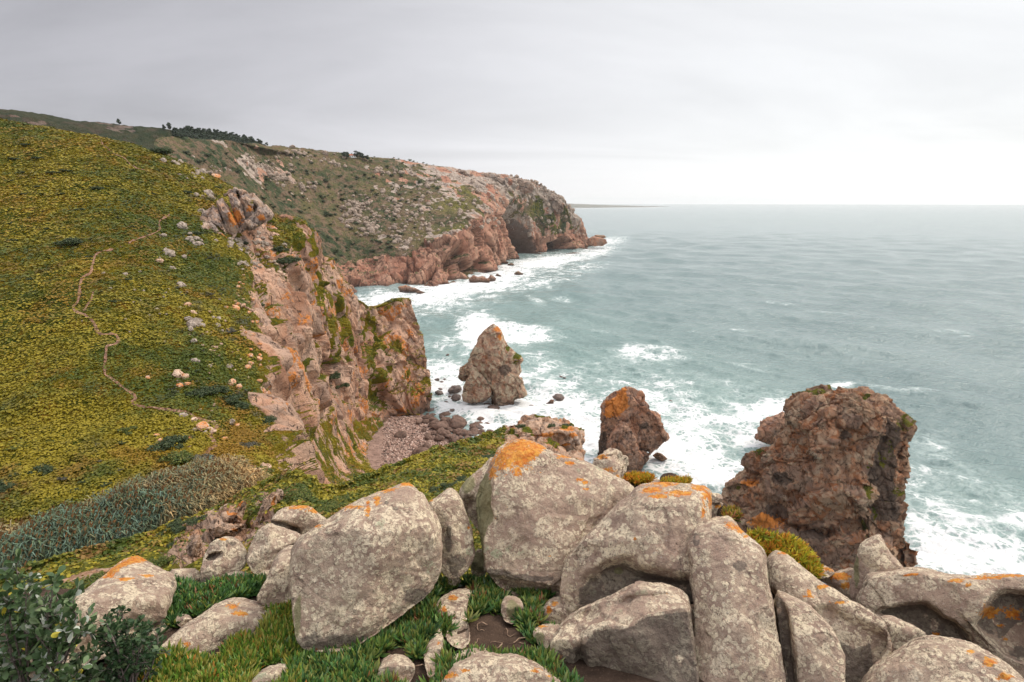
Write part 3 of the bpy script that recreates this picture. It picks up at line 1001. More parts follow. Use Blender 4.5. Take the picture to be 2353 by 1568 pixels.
# ------------------------------------------------------------------ near slope that falls away behind the boulders, and the ground under them
def build_near_slope():
    edge = [(-420, 1520, 12), (-200, 1420, 15), (0, 1352, 18), (150, 1305, 20), (300, 1266, 22), (400, 1222, 23.5), (480, 1192, 24.5), (560, 1150, 25), (630, 1116, 25), (690, 1122, 22), (735, 1152, 22), (800, 1132, 24), (860, 1107, 26.5), (930, 1077, 29), (1000, 1051, 32), (1060, 1032, 35), (1110, 1018, 38), (1150, 1002, 41), (1190, 985, 44), (1250, 978, 46), (1300, 982, 46.5), (1336, 996, 46)]
    E = np.array([at(*e) for e in edge])
    r_2 = E + np.array([-3, 9, -16.0])
    r_1 = E + np.array([-0.5, 2.4, -1.6])
    rows = [r_2, r_1, E]
    mid = [(-420, 1640, 7), (-200, 1530, 9.5), (0, 1440, 12), (150, 1392, 13), (300, 1345, 14.5), (400, 1296, 15.5), (480, 1262, 16.5), (560, 1228, 17), (630, 1200, 16.5), (690, 1196, 15), (735, 1196, 14.5), (800, 1186, 15), (860, 1172, 16.5), (930, 1150, 18), (1000, 1120, 20.5), (1060, 1096, 23), (1110, 1076, 26), (1150, 1062, 29), (1190, 1052, 32), (1250, 1048, 35), (1300, 1052, 37), (1338, 1064, 38.5)]
    rows.append(np.array([at(*e) for e in mid]))
    n3 = [(x, y + 95, max(4.8, Y * 0.52)) for x, y, Y in mid]
    n3 = [(x, max(y, 1330), min(Y, 9.0)) for x, y, Y in n3]
    rows.append(np.array([at(*e) for e in n3]))
    rows.append(np.array([at(x, 1500, 4.1) for x, y, Y in n3]) + np.array([0, 0, -0.5]))
    P = loft(np.array(rows), 420, 900)
    N = toward(gnormals(P), P)
    F = P.reshape(-1, 3)
    N = np.where(N[..., 2:3] < 0, -N, N)
    px, py, _ = project(F)
    # the crumbling orange ledge on the left of the slope
    led = 1.2 * np.exp(-((px - 525) / 90) ** 2 - ((py - 1212) / 55) ** 2) + 0.8 * np.exp(-((px - 440) / 60) ** 2 - ((py - 1290) / 40) ** 2) + 0.7 * np.exp(-((px - 420) / 50) ** 2 - ((py - 1262) / 26) ** 2) + .6 * np.exp(-((px - 612) / 30) ** 2 - ((py - 1165) / 45) ** 2)
    tip = sstep(px, 1120, 1190)
    trail = np.exp(-((py - np.interp(px, [60, 150, 250, 330, 420, 470], [1362, 1330, 1306, 1290, 1262, 1238])) / 10.0) ** 2) * sstep(px, 60, 150) * sstep(px, 470, 400)
    rockw = np.clip(led + tip, 0, 1)
    M = np.array([[1, 0, 0.5], [0, 1, 0.2], [-0.5, 0, 0.8]])
    b1, _ = blocks(F, 2.6, 91, 1.0, M)
    b2, _ = blocks(F, 1.0, 92, 1.0, M)
    g = fbm(F, 1.8, 4, 93)
    tu = fbm(F, 0.35, 3, 94, 0.6)
    near = sstep(F[:, 1], 5, 14)
    d = (rockw * (0.9 * b1 + 0.45 * b2) + (1 - rockw) * (0.28 * g + 0.13 * tu) * (1 - 0.6 * trail)) * (0.25 + 0.75 * near) - 0.12 * trail
    b3, _ = blocks(F, 0.45, 95, 1.0, M)
    tone = np.stack([TONE[0], TONE[0], TONE[0]], -1)
    d = d + rockw * 0.16 * b3 + near * led.clip(0, 1) * 0.25 * b1
    Q = (F + N.reshape(-1, 3) * d[:, None]).reshape(P.shape)
    N2 = gnormals(Q)
    N2 = np.where(N2[..., 2:3] < 0, -N2, N2)
    veg = np.clip(1 - rockw * 1.0 + rockw * 0.7 * sstep(fbm(F, 2.2, 4, 96), 0.0, 0.35), 0, 1)
    veg = np.clip(veg - 0.9 * trail - 0.45 * sstep(fbm(F, 3.0, 4, 97), 0.28, 0.5), 0, 1)
    org = np.clip(0.30 * led + 0.5 * tip * sstep(fbm(F, 2.0, 3, 98), -0.1, .3), 0, 1)
    mask = np.stack([org, veg, np.zeros_like(veg)], -1)
    mat = mat_cliff('slope_rock', 0.16, warm=(0.46, 0.235, 0.13), pale=(0.54, 0.35, 0.235), grey=(0.42, 0.31, 0.24), wet=False,
                    veg=((0.060, 0.085, 0.014), (0.190, 0.165, 0.014), (0.150, 0.085, 0.030)))
    o = tag(obj('slope', mesh_data('slope', Q, grid_faces(*P.shape[:2]), mat, {'mask': mask, 'tone': tone})), kind='structure')
    return o, Drape(Q, N2, 2.0)


slope_obj, slope = build_near_slope()


def ground_z(X, Y):
    """height of the soil between the boulders"""
    b = -2.175 - 0.25 * Y + CAMZ
    wv = 0.16 * np.sin(2.3 * X + 0.7) + 0.10 * np.sin(5.1 * X + 2.0)
    b = b - 1.15 * np.maximum(Y + wv * (np.abs(X) > 2.6) - 4.35 - 0.85 * np.clip(X - 0.9, 0, 1.0), 0) ** 1.15
    b = b - 0.06 * np.maximum(np.abs(X) - 2.4, 0) - 0.6 * np.clip(X - 1.25, 0, 1.7)
    return b


def build_ground():
    xs = np.linspace(-6.5, 7.5, 420)
    ys = np.linspace(-1.0, 7.2, 300)
    X, Y = np.meshgrid(xs, ys, indexing='xy')
    P = np.stack([X, Y, ground_z(X, Y)], -1)
    F = P.reshape(-1, 3)
    P[..., 2] += (0.05 * fbm(F, 0.9, 4, 101) + 0.015 * fbm(F, 0.10, 3, 102)).reshape(X.shape)
    P[..., 2] = np.where(Y < 1.4, np.minimum(P[..., 2], CAMZ - 2.1), P[..., 2])
    m, t = new_mat('soil')
    p = t.pos()
    c = t.mix(t.ss(t.noise(p, 3, 5), 0.35, 0.65), (0.045, 0.030, 0.022), (0.095, 0.062, 0.044))
    c = t.mix(t.math('MULTIPLY', t.ss(t.noise(p, 60, 4, 0.7), 0.55, 0.68), 0.7), c, (0.17, 0.115, 0.08))
    t.bsdf(c, 0.98, t.bump(t.noise(p, 70, 5, 0.75), 0.9, 0.02), 0.1)
    o = tag(obj('ground', mesh_data('ground', P, grid_faces(*X.shape), m)), kind='structure')
    N = gnormals(P)
    N = np.where(N[..., 2:3] < 0, -N, N)
    return o, P, N


ground_obj, groundP, groundN = build_ground()


# ------------------------------------------------------------------ solid rocks with their own outline, distance and thickness
def cube_sphere(n):
    a = np.tan(np.linspace(-1, 1, n + 1) * math.pi / 4)
    A, B = np.meshgrid(a, a, indexing='ij')
    o = np.ones_like(A)
    faces = []
    V = []
    k = 0
    for ax, sg in ((0, 1), (0, -1), (1, 1), (1, -1), (2, 1), (2, -1)):
        c = [None] * 3
        c[ax] = o * sg
        c[(ax + 1) % 3] = A * sg
        c[(ax + 2) % 3] = B
        V.append(np.stack(c, -1).reshape(-1, 3))
        faces.append(grid_faces(n + 1, n + 1) + k)
        k += (n + 1) ** 2
    V = np.concatenate(V)
    F = np.concatenate(faces)
    V /= np.linalg.norm(V, axis=1, keepdims=True)
    key = np.round(V * 1e5).astype(np.int64)
    _, first, inv = np.unique(key, axis=0, return_index=True, return_inverse=True)
    return V[first], inv.reshape(-1)[F]


_CS = {}


def csphere(n):
    if n not in _CS:
        _CS[n] = cube_sphere(n)
    return _CS[n]


def vnormals(V, F):
    n = np.zeros_like(V)
    a = np.cross(V[F[:, 2]] - V[F[:, 0]], V[F[:, 3 % F.shape[1]]] - V[F[:, 1]])
    for k in range(F.shape[1]):
        np.add.at(n, F[:, k], a)
    return n / (np.linalg.norm(n, axis=1, keepdims=True) + 1e-12)


def smooth_poly(poly, it=2, keep=0.6):
    p = np.asarray(poly, float)
    for _ in range(it):
        q = []
        for a, b in zip(p, np.roll(p, -1, 0)):
            q += [a + (b - a) * (0.5 - keep / 2 + 0.0), a + (b - a) * (0.5 + keep / 2)]
        p = np.array(q)
    return p


def lump(poly, Y, depth, n=70, eb=0.75, ec=0.8, lean=0.0, upright=False, centre=None, smooth=1, push=(), roll=0.0, planes=0):
    """solid body: outline in the photograph's pixels, at its own distance, rounded in depth.
    returns vertices, faces, the pixel each vertex was shaped from, and front-ness"""
    poly = smooth_poly(poly, smooth, 0.55) if smooth else np.asarray(poly, float)
    cx, cy = centre if centre is not None else poly.mean(0)
    C0 = at(np.array(cx, float), np.array(cy, float), Y)
    nrm = C0 - np.array([0, 0, CAMZ])
    if upright:
        nrm[2] = 0
    nrm = nrm / np.linalg.norm(nrm)
    D, F = csphere(n)
    th = np.arctan2(D[:, 1], D[:, 0])
    # outline radius by angle
    seg_a, seg_b = poly, np.roll(poly, -1, 0)
    dx, dy = np.cos(th), -np.sin(th)
    T = np.linspace(-math.pi, math.pi, 1441)
    rad = np.zeros_like(T)
    cdx, cdy = np.cos(T), -np.sin(T)
    for (ax, ay), (bx, by) in zip(seg_a, seg_b):
        ex, ey = bx - ax, by - ay
        den = cdx * ey - cdy * ex
        den = np.where(np.abs(den) < 1e-9, 1e-9, den)
        s = ((ax - cx) * ey - (ay - cy) * ex) / den
        u = ((ax - cx) * cdy - (ay - cy) * cdx) / den
        ok = (u >= -1e-6) & (u <= 1 + 1e-6) & (s > 0)
        rad = np.where(ok, np.maximum(rad, s), rad)
    r = np.interp(th, T, rad)
    rho = np.sqrt(D[:, 0] ** 2 + D[:, 1] ** 2)
    c = D[:, 2]                                   # -1 = towards the camera
    rr = np.clip(rho, 0, 1) ** eb
    px, py = cx + dx * rr * r, cy + dy * rr * r
    d = ray(px, py)
    q = np.dot(C0 - np.array([0, 0, CAMZ]), nrm) / (d @ nrm)
    P = d * q[:, None] + np.array([0, 0, CAMZ])
    w = depth * np.sign(c) * np.abs(c) ** ec
    half = np.abs(w)
    up = (cy - py) / FL * np.linalg.norm(C0 - np.array([0, 0, CAMZ]))
    w = w + lean * up
    sideways = (px - cx) / FL * np.linalg.norm(C0 - np.array([0, 0, CAMZ]))
    w = w + roll * sideways
    front = sstep(-c, -0.15, 0.35)
    if planes:
        # broad flats, as if the block had split along joints
        g = np.random.default_rng(planes)
        xs_, ys_ = dx * rr, -dy * rr
        for _ in range(5):
            pl = -depth * (g.uniform(0.62, 0.86) + xs_ * g.uniform(-0.55, 0.55) + ys_ * g.uniform(-0.5, 0.5))
            k_ = 0.10 * depth
            hh = np.clip(0.5 + 0.5 * (w - pl) / k_, 0, 1)
            w = np.where(c < 0.2, pl * (1 - hh) + w * hh + k_ * hh * (1 - hh), w)
        half = np.abs(w)
    for pz in push:
        pol, amt, soft = pz[:3]
        if soft == 0:      # a face turning away from an edge: the further in, the deeper
            w = w + np.minimum(amt * np.maximum(poly_sd(px, py, pol), 0), 0.78 * half) * front
            continue
        w = w + np.minimum(amt, 0.95 * half) * sstep(poly_sd(px, py, pol), -soft, soft) * front
    P = P + (d / (d @ nrm)[:, None]) * w[:, None]
    return P, F, px, py, front


BOULDER_MAT = mat_boulder()
BOULDERS = []
STONES_PX = []         # where stones lie open to view, clear of leaves


def boulder(label, poly, Y, depth, n=80, eb=0.62, ec=0.72, lean=0.3, push=(), orange=(), dark=(), moss=(), rough=1.0, cat='boulder', name='boulder',
            seed=0, group='granite boulders of the foreground pile', centre=None, smooth=1, roll=0.0, facet=0.018, dsoft=10.0, osoft=14.0):
    if name == 'stone' or seed in (10, 11):
        STONES_PX.append(poly)
    if name == 'stone':           # stones lie on the soil
        q_ = ray(*np.asarray(poly, float).mean(0))
        Y, lean = 2.175 / (-q_[2] / q_[1] - 0.25) - 0.09, 1.75
    P, F, px, py, fr = lump(poly, Y, depth, n, eb, ec, lean, False, centre, smooth, push, roll, 100 + seed)
    N = vnormals(P, F)
    # outward
    if ((P - P.mean(0)) * N).sum() < 0:
        N = -N
    size = np.sqrt(np.ptp(P[:, 0]) * np.ptp(P[:, 2]))
    s0 = seed * 7.7 + 3.1
    Q = P + s0
    d = 0.030 * size * fbm(Q, 0.42 * size, 4, seed, 0.5) + min(0.010, 0.02 * size) * fbm(Q, 0.13, 4, seed + 5, 0.6) + 0.004 * fbm(Q, 0.03, 2, seed + 9)
    if facet:
        b, _ = blocks(Q, 0.45 * size, seed + 3, 1.0)
        d = d + facet * size * b
    # shallow weather scars
    sc = np.clip(fbm(Q, 0.22, 3, seed + 21) - 0.32, 0, 1) * min(1.0, size / 0.6)
    d = d - 0.05 * sc
    P = P + N * (d * rough)[:, None]
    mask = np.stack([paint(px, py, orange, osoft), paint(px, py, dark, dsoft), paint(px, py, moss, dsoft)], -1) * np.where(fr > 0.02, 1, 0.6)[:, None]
    o = centred(name, P, F, BOULDER_MAT, {'mask': mask})
    tag(o, label, cat, group)
    BOULDERS.append((P, F))
    return o


B1 = [(934.6, 1111.5), (952, 1119), (977, 1146.5), (990, 1174), (999.5, 1176.5), (1012, 1214), (1015.7, 1276.5), (1009.5, 1326.5), (987, 1356.5), (937, 1401.5), (887, 1441.5), (837, 1474), (799.5, 1496.5), (749.5, 1499), (699.5, 1496.5), (682, 1471.5), (674.5, 1426.5), (670.7, 1351.5), (672, 1281.5), (687, 1241.5), (719, 1214), (752, 1191.5), (802, 1159), (864.6, 1131.5), (902, 1117.7)]
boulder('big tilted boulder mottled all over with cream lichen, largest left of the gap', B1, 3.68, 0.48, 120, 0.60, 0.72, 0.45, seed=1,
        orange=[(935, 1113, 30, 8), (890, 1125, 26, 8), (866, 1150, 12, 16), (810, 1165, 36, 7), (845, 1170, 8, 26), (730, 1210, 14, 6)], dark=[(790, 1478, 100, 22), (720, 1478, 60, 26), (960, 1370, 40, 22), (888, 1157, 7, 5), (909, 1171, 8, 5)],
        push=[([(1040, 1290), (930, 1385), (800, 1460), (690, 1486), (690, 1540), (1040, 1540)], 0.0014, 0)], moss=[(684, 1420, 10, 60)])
boulder('pinkish grey leaning slab pressed against the left side of the big mottled boulder', [(673, 1252), (642, 1266.5), (627, 1291), (617, 1316.5), (602, 1349), (588, 1376.5), (600, 1389), (640, 1402), (672, 1412), (700, 1400), (705, 1330), (690, 1262)], 4.0, 0.26, 60, lean=0.6, seed=2)
boulder('rounded tan boulder under the orange-topped slab', [(619.6, 1201.5), (594.6, 1214), (582, 1236.5), (572, 1261.5), (568, 1286.5), (574.6, 1309), (587, 1321.5), (620, 1316), (650, 1300), (690, 1270), (700, 1236), (677, 1222), (652, 1214), (635, 1210)], 4.75, 0.32, 60, lean=0.4, seed=3, push=[([(640, 1268), (690, 1245), (690, 1300), (620, 1320)], 0.08, 6)])
boulder('flat-topped slab with an orange lichen cap, perched behind the big mottled boulder', [(623, 1191.5), (642, 1174), (662, 1165), (699.6, 1161.5), (722, 1171.5), (737, 1184), (752, 1196), (740, 1220), (705, 1238), (672, 1228), (640, 1226), (622, 1210)], 5.3, 0.36, 60, lean=0.5, seed=4,
        orange=[(690, 1166, 40, 7), (718, 1174, 22, 6)], dark=[[(620, 1194), (650, 1198), (684, 1212), (690, 1240), (660, 1230), (620, 1216)]], dsoft=5, push=[([(615, 1196), (650, 1200), (688, 1214), (695, 1245), (615, 1235)], 0.12, 5)])
boulder('egg-shaped grey boulder with an eye-like hollow in its upper left', [(527, 1232.7), (542, 1236.5), (562, 1254), (568, 1271.5), (566, 1291.5), (557, 1309), (527, 1330), (489.6, 1356), (474.6, 1359), (462, 1338), (459, 1316.5), (464.6, 1289), (474.6, 1266.5), (484.6, 1249), (507, 1236.5)], 4.95, 0.36, 80, lean=0.25, seed=5,
        push=[([(474, 1284), (480, 1274), (495, 1269), (507, 1270), (505, 1280), (492, 1288), (478, 1289)], 0.10, 2.5)], dark=[[(475, 1284), (482, 1274), (495, 1270), (506, 1271), (503, 1279), (491, 1287)], (480, 1340, 22, 20), (535, 1250, 10, 6)], orange=[(516, 1240, 14, 4)], dsoft=4)
boulder('low tan boulder in front of the egg-shaped one, half sunk in ice plant', [(486, 1360), (502, 1336.5), (527, 1316.5), (547, 1311), (567, 1316.5), (574.6, 1332), (556, 1352), (530, 1368), (500, 1372)], 4.55, 0.2, 40, seed=6)
boulder('small grey boulder wedged at the foot of the leaning slab', [(564, 1352), (582, 1326.5), (600, 1314), (618, 1307), (625, 1324), (606, 1350), (590, 1372), (570, 1370)], 4.4, 0.16, 40, seed=7, orange=[(575, 1345, 8, 8)])
boulder('smooth pink slab between the orange-peaked boulder and the egg-shaped one', [(388, 1309), (420, 1306), (457.5, 1306.7), (461, 1331.5), (464, 1356), (450, 1368), (412.5, 1356), (392, 1340)], 4.95, 0.22, 40, lean=0.6, seed=8, rough=0.6)
boulder('large pale boulder rising to a peak edged with orange lichen, behind the shrubs', [(310, 1276.5), (337.5, 1289), (375, 1306.5), (400, 1316.5), (410, 1346.5), (400, 1371.5), (385, 1400), (380, 1425), (337, 1440), (270, 1500), (175, 1541), (100, 1571), (62, 1546), (72, 1465), (107.5, 1414), (170, 1374), (212.5, 1346.5), (237.5, 1321.5), (270, 1296.5)], 3.6, 0.44, 100, 0.62, 0.8, 1.5, seed=9, centre=(270, 1400),
        orange=[[(228, 1330), (270, 1294), (310, 1272), (345, 1290), (318, 1296), (290, 1302), (250, 1326)], (290, 1330, 26, 6), (335, 1322, 20, 5)], osoft=7, dark=[(280, 1325, 12, 6), (397, 1342, 5, 10)])
boulder('small brown boulder between the rounder shrub and the mottled slab', [(322, 1424), (362, 1416), (387, 1431.5), (402, 1449), (388, 1468), (362, 1488), (325, 1496), (306, 1464)], 3.6, 0.2, 40, seed=10)
boulder('mauve boulder freckled with white and orange spots, sloping down to the ice plant', [(520, 1377), (552, 1374.5), (589.6, 1379), (625, 1392), (622, 1440), (600, 1470), (545, 1500), (520, 1536), (490, 1548), (450, 1538), (410, 1520), (375, 1515), (366, 1490), (385, 1471.5), (412.5, 1446.5), (450, 1419), (487, 1396.5)], 3.5, 0.28, 90, 0.62, 0.8, 0.95, seed=11,
        orange=[(535, 1392, 20, 8), (555, 1410, 18, 10), (430, 1480, 14, 9), (478, 1520, 12, 8), (440, 1510, 10, 6)])
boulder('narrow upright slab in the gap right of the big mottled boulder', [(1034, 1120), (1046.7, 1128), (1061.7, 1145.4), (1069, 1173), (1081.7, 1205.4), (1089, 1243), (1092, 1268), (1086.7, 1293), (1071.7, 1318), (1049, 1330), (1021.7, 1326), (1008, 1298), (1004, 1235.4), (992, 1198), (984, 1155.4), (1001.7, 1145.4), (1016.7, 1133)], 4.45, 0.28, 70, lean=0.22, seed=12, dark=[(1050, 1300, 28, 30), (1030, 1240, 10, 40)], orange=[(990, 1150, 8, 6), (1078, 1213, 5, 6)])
boulder('shadowed boulder behind the left shoulder of the orange-crowned boulder', [(1136, 1042), (1099, 1080.4), (1074, 1100.4), (1059, 1123), (1056, 1138), (1066.7, 1164), (1079, 1192), (1094, 1215), (1120, 1220), (1150, 1150), (1160, 1080)], 5.35, 0.4, 60, lean=0.3, seed=13, moss=[(1075, 1110, 18, 30)])
boulder('mossy stone deep in the dark gap beside the narrow upright slab', [(1078, 1290), (1095, 1262), (1112, 1264), (1122, 1300), (1112, 1330), (1088, 1332)], 4.75, 0.2, 30, seed=14, moss=[(1095, 1290, 30, 30)])
B14 = [(1191.7, 1006.6), (1171.7, 1013), (1149, 1025.4), (1136.7, 1043), (1124, 1060.4), (1111.7, 1088), (1101.7, 1118), (1094, 1155.4), (1099, 1185.4), (1104, 1223), (1108, 1248), (1110, 1300), (1119, 1325), (1154, 1350), (1191.5, 1370), (1241.5, 1380), (1300, 1382), (1350, 1340), (1400, 1260), (1452, 1165), (1456, 1128), (1436.7, 1110.4), (1411.7, 1098), (1386.7, 1083), (1361.7, 1068), (1336.7, 1055.4), (1311.7, 1048), (1274, 1035.4), (1251.7, 1023), (1224, 1009.6)]
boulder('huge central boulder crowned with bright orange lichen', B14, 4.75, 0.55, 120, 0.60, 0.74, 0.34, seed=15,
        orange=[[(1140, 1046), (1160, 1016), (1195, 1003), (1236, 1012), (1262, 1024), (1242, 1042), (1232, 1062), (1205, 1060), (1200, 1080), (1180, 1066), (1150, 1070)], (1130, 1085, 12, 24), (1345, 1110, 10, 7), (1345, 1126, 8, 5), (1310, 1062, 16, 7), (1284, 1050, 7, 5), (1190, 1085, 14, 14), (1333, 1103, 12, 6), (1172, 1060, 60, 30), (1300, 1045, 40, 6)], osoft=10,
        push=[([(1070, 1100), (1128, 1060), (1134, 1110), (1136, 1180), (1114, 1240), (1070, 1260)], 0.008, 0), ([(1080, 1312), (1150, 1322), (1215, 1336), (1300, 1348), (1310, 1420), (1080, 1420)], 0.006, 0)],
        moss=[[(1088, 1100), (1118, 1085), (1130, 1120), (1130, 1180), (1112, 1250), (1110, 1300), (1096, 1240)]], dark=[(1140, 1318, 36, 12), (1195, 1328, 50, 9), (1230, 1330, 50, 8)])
B15 = [(1466, 1121), (1498.7, 1111.6), (1533.7, 1109.6), (1568.7, 1114.6), (1616, 1116), (1631, 1123), (1637, 1138), (1634, 1163), (1636, 1190.4), (1640, 1300), (1620, 1370), (1560, 1400), (1480, 1405), (1400, 1412), (1341.5, 1418), (1306.5, 1424), (1300, 1416.5), (1292, 1384), (1289, 1351.5), (1293, 1316.5), (1303, 1284), (1324, 1251.5), (1346.5, 1226.5), (1379, 1199), (1401.5, 1176.5), (1421, 1160), (1451, 1138)]
boulder('broad beige boulder with an orange-streaked top and a dark arched hollow below', B15, 3.95, 0.46, 120, 0.60, 0.74, 0.42, seed=16, centre=(1470, 1260),
        orange=[(1500, 1124, 36, 9), (1560, 1134, 40, 10), (1610, 1122, 32, 8), (1630, 1150, 9, 24), (1616, 1175, 8, 22), (1622, 1140, 14, 14), (1525, 1112, 40, 5), (1458, 1238, 5, 5), (1512, 1140, 30, 6)],
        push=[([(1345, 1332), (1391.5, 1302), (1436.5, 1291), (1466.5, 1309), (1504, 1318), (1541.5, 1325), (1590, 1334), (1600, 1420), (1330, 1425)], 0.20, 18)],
        dark=[[(1330, 1350), (1391.5, 1306), (1436.5, 1293), (1466.5, 1311), (1504, 1319), (1541.5, 1326), (1590, 1336), (1600, 1400), (1330, 1425)]], dsoft=9, moss=[(1422, 1312, 14, 9)])  # dark lichen, with the shade of the hollow painted in
B16 = [(1469, 1338), (1491.5, 1341.5), (1536.5, 1343), (1566.5, 1351.5), (1586.5, 1369), (1594, 1401.5), (1598, 1476.5), (1604, 1568), (1600, 1640), (1480, 1660), (1345, 1640), (1338, 1560), (1306.5, 1554), (1276.5, 1536.5), (1264, 1501.5), (1264, 1476.5), (1279, 1446.5), (1316.5, 1409), (1361.5, 1384), (1416.5, 1361.5), (1449, 1344)]
boulder('front boulder with a pale sloping top and a dark, partly stained vertical face', B16, 3.2, 0.44, 110, 0.58, 0.72, 0.25, seed=17, centre=(1450, 1480),
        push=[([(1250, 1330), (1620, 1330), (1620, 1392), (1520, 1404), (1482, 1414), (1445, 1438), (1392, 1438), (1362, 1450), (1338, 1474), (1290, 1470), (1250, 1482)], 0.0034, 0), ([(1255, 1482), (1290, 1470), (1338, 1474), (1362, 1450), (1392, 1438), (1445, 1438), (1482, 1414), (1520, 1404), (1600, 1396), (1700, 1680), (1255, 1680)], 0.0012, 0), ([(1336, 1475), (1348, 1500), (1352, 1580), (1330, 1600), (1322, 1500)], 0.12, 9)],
        dark=[[(1270, 1500), (1336, 1482), (1365, 1456), (1392, 1446), (1445, 1444), (1482, 1420), (1530, 1412), (1600, 1404), (1640, 1680), (1270, 1680)]], dsoft=14)  # partly dark lichen, partly the front face's shade put into the colour
B17 = [(1596, 1205), (1616, 1197), (1661, 1188), (1676, 1189.4), (1688.7, 1203), (1703.7, 1223), (1728.7, 1245.4), (1748.7, 1263), (1758.7, 1283), (1761, 1313), (1766, 1350), (1776, 1388), (1783.7, 1425), (1788.7, 1454.6), (1797, 1489), (1809.7, 1568), (1820, 1660), (1616, 1660), (1604, 1568), (1599, 1476), (1594, 1389), (1586, 1333), (1581, 1288), (1576, 1258), (1581, 1225)]
boulder('tall upright slab standing in the middle of the right-hand pile, orange at its shoulder', B17, 3.3, 0.40, 110, 0.55, 0.70, 0.30, seed=18, centre=(1690, 1420),
        orange=[(1676, 1208, 12, 14), (1700, 1222, 12, 8), (1690, 1215, 20, 9), (1712, 1236, 8, 5)], dark=[(1700, 1300, 22, 14), (1600, 1240, 10, 20)])
B18 = [(1778.7, 1264), (1801, 1270), (1828.7, 1290), (1866, 1318), (1903.7, 1348), (1941, 1375), (1984.7, 1399), (2014.7, 1416.5), (2037, 1434), (2041, 1451.5), (2046, 1489), (2039.7, 1506.5), (2014.7, 1536.5), (1990, 1620), (1900, 1640), (1870, 1560), (1840, 1450), (1794.7, 1381.5), (1770, 1352), (1762, 1336.5), (1758, 1300), (1758, 1285.4)]
boulder('long boulder sloping down to the right behind the tall upright slab', B18, 3.6, 0.36, 100, 0.60, 0.74, 0.45, seed=19, centre=(1900, 1430), roll=-0.1,
        orange=[(1860, 1360, 7, 8), (1800, 1272, 14, 4), (1890, 1350, 26, 5), (1930, 1385, 24, 5), (1862, 1370, 22, 4)], dark=[[(1925, 1470), (1960, 1490), (2000, 1480), (2010, 1540), (1970, 1600), (1930, 1600)]],  # dark: lichen and painted shade on the underside
        push=[([(1870, 1402), (1910, 1395), (1960, 1420), (2010, 1445), (2060, 1480), (2060, 1640), (1850, 1640)], 0.10, 14)])
B19 = [(1784.7, 1358), (1797, 1360), (1827, 1373), (1859.7, 1388), (1877, 1410), (1907, 1435), (1919.7, 1455.5), (1929.7, 1483), (1939.7, 1508), (1944.7, 1568), (1948, 1660), (1820, 1660), (1809.7, 1565), (1797, 1489), (1787, 1431.5), (1777, 1389)]
boulder('smaller boulder leaning between the tall slab and the long sloping one', B19, 3.1, 0.30, 80, 0.58, 0.74, 0.4, seed=20, centre=(1865, 1510),
        dark=[[(1780, 1365), (1800, 1380), (1812, 1420), (1822, 1490), (1836, 1580), (1800, 1600), (1790, 1450)]], push=[([(1770, 1350), (1797, 1372), (1812, 1420), (1824, 1490), (1836, 1660), (1780, 1660)], 0.2, 7)], dsoft=7)  # dark: shade of the left face painted on
boulder('pointed grey standing stone against the reddish sea stack', [(2021, 1227), (2029.7, 1240), (2044.7, 1270), (2064.7, 1288), (2079.7, 1309), (2092, 1330), (2060, 1370), (2015, 1392), (1977, 1394), (1949.7, 1376), (1957, 1339), (1962, 1306.5), (1972, 1276.5), (1974.7, 1251.5), (1989.7, 1239), (2010, 1229)], 4.75, 0.26, 70, lean=0.2, seed=21, moss=[(1968, 1300, 8, 60)])
B21 = [(1997, 1318), (2039.7, 1312), (2102, 1308), (2152, 1314), (2194.7, 1323), (2239.7, 1323), (2289.7, 1322), (2353, 1320), (2450, 1330), (2520, 1400), (2510, 1520), (2430, 1580), (2330, 1560), (2239.7, 1500), (2189.7, 1486), (2127, 1480), (2064.7, 1452), (2014.7, 1420), (1989.7, 1401.5), (1970, 1384), (1978, 1351.5), (1986, 1336.5)]
boulder('wide right-edge boulder hollowed by two dark cavities, orange along its rim', B21, 4.1, 0.50, 120, 0.58, 0.74, 0.25, seed=22, centre=(2200, 1400),
        orange=[(2340, 1324, 70, 6), (2270, 1328, 60, 5), (2205, 1332, 26, 7), (2095, 1322, 30, 4), (2275, 1410, 26, 22), (2330, 1412, 26, 18), (2300, 1440, 14, 8), (2150, 1458, 9, 5), (2310, 1470, 8, 6), (2225, 1345, 8, 6)],
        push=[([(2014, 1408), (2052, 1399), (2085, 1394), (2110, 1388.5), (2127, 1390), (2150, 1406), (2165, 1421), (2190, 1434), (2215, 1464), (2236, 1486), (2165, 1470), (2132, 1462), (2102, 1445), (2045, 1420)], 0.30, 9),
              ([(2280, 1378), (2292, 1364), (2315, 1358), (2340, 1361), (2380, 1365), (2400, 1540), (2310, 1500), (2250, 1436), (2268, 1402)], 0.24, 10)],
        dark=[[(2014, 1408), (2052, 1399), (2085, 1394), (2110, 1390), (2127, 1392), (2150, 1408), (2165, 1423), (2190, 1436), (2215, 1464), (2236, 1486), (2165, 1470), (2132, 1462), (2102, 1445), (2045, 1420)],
              [(2280, 1378), (2292, 1364), (2315, 1358), (2340, 1361), (2380, 1365), (2400, 1400), (2330, 1440), (2300, 1470), (2250, 1436), (2268, 1402)], (2340, 1500, 26, 20)], dsoft=5)  # dark: both cavities get painted shade over their lichen
boulder('small wedge-shaped stone under the left cavity of the wide right-edge boulder', [(2020, 1419), (2034.7, 1413.5), (2059.7, 1416), (2102, 1438), (2135, 1459), (2110, 1485), (2069.7, 1500), (2050, 1484), (2040, 1446)], 3.72, 0.16, 40, seed=23, lean=0.5)
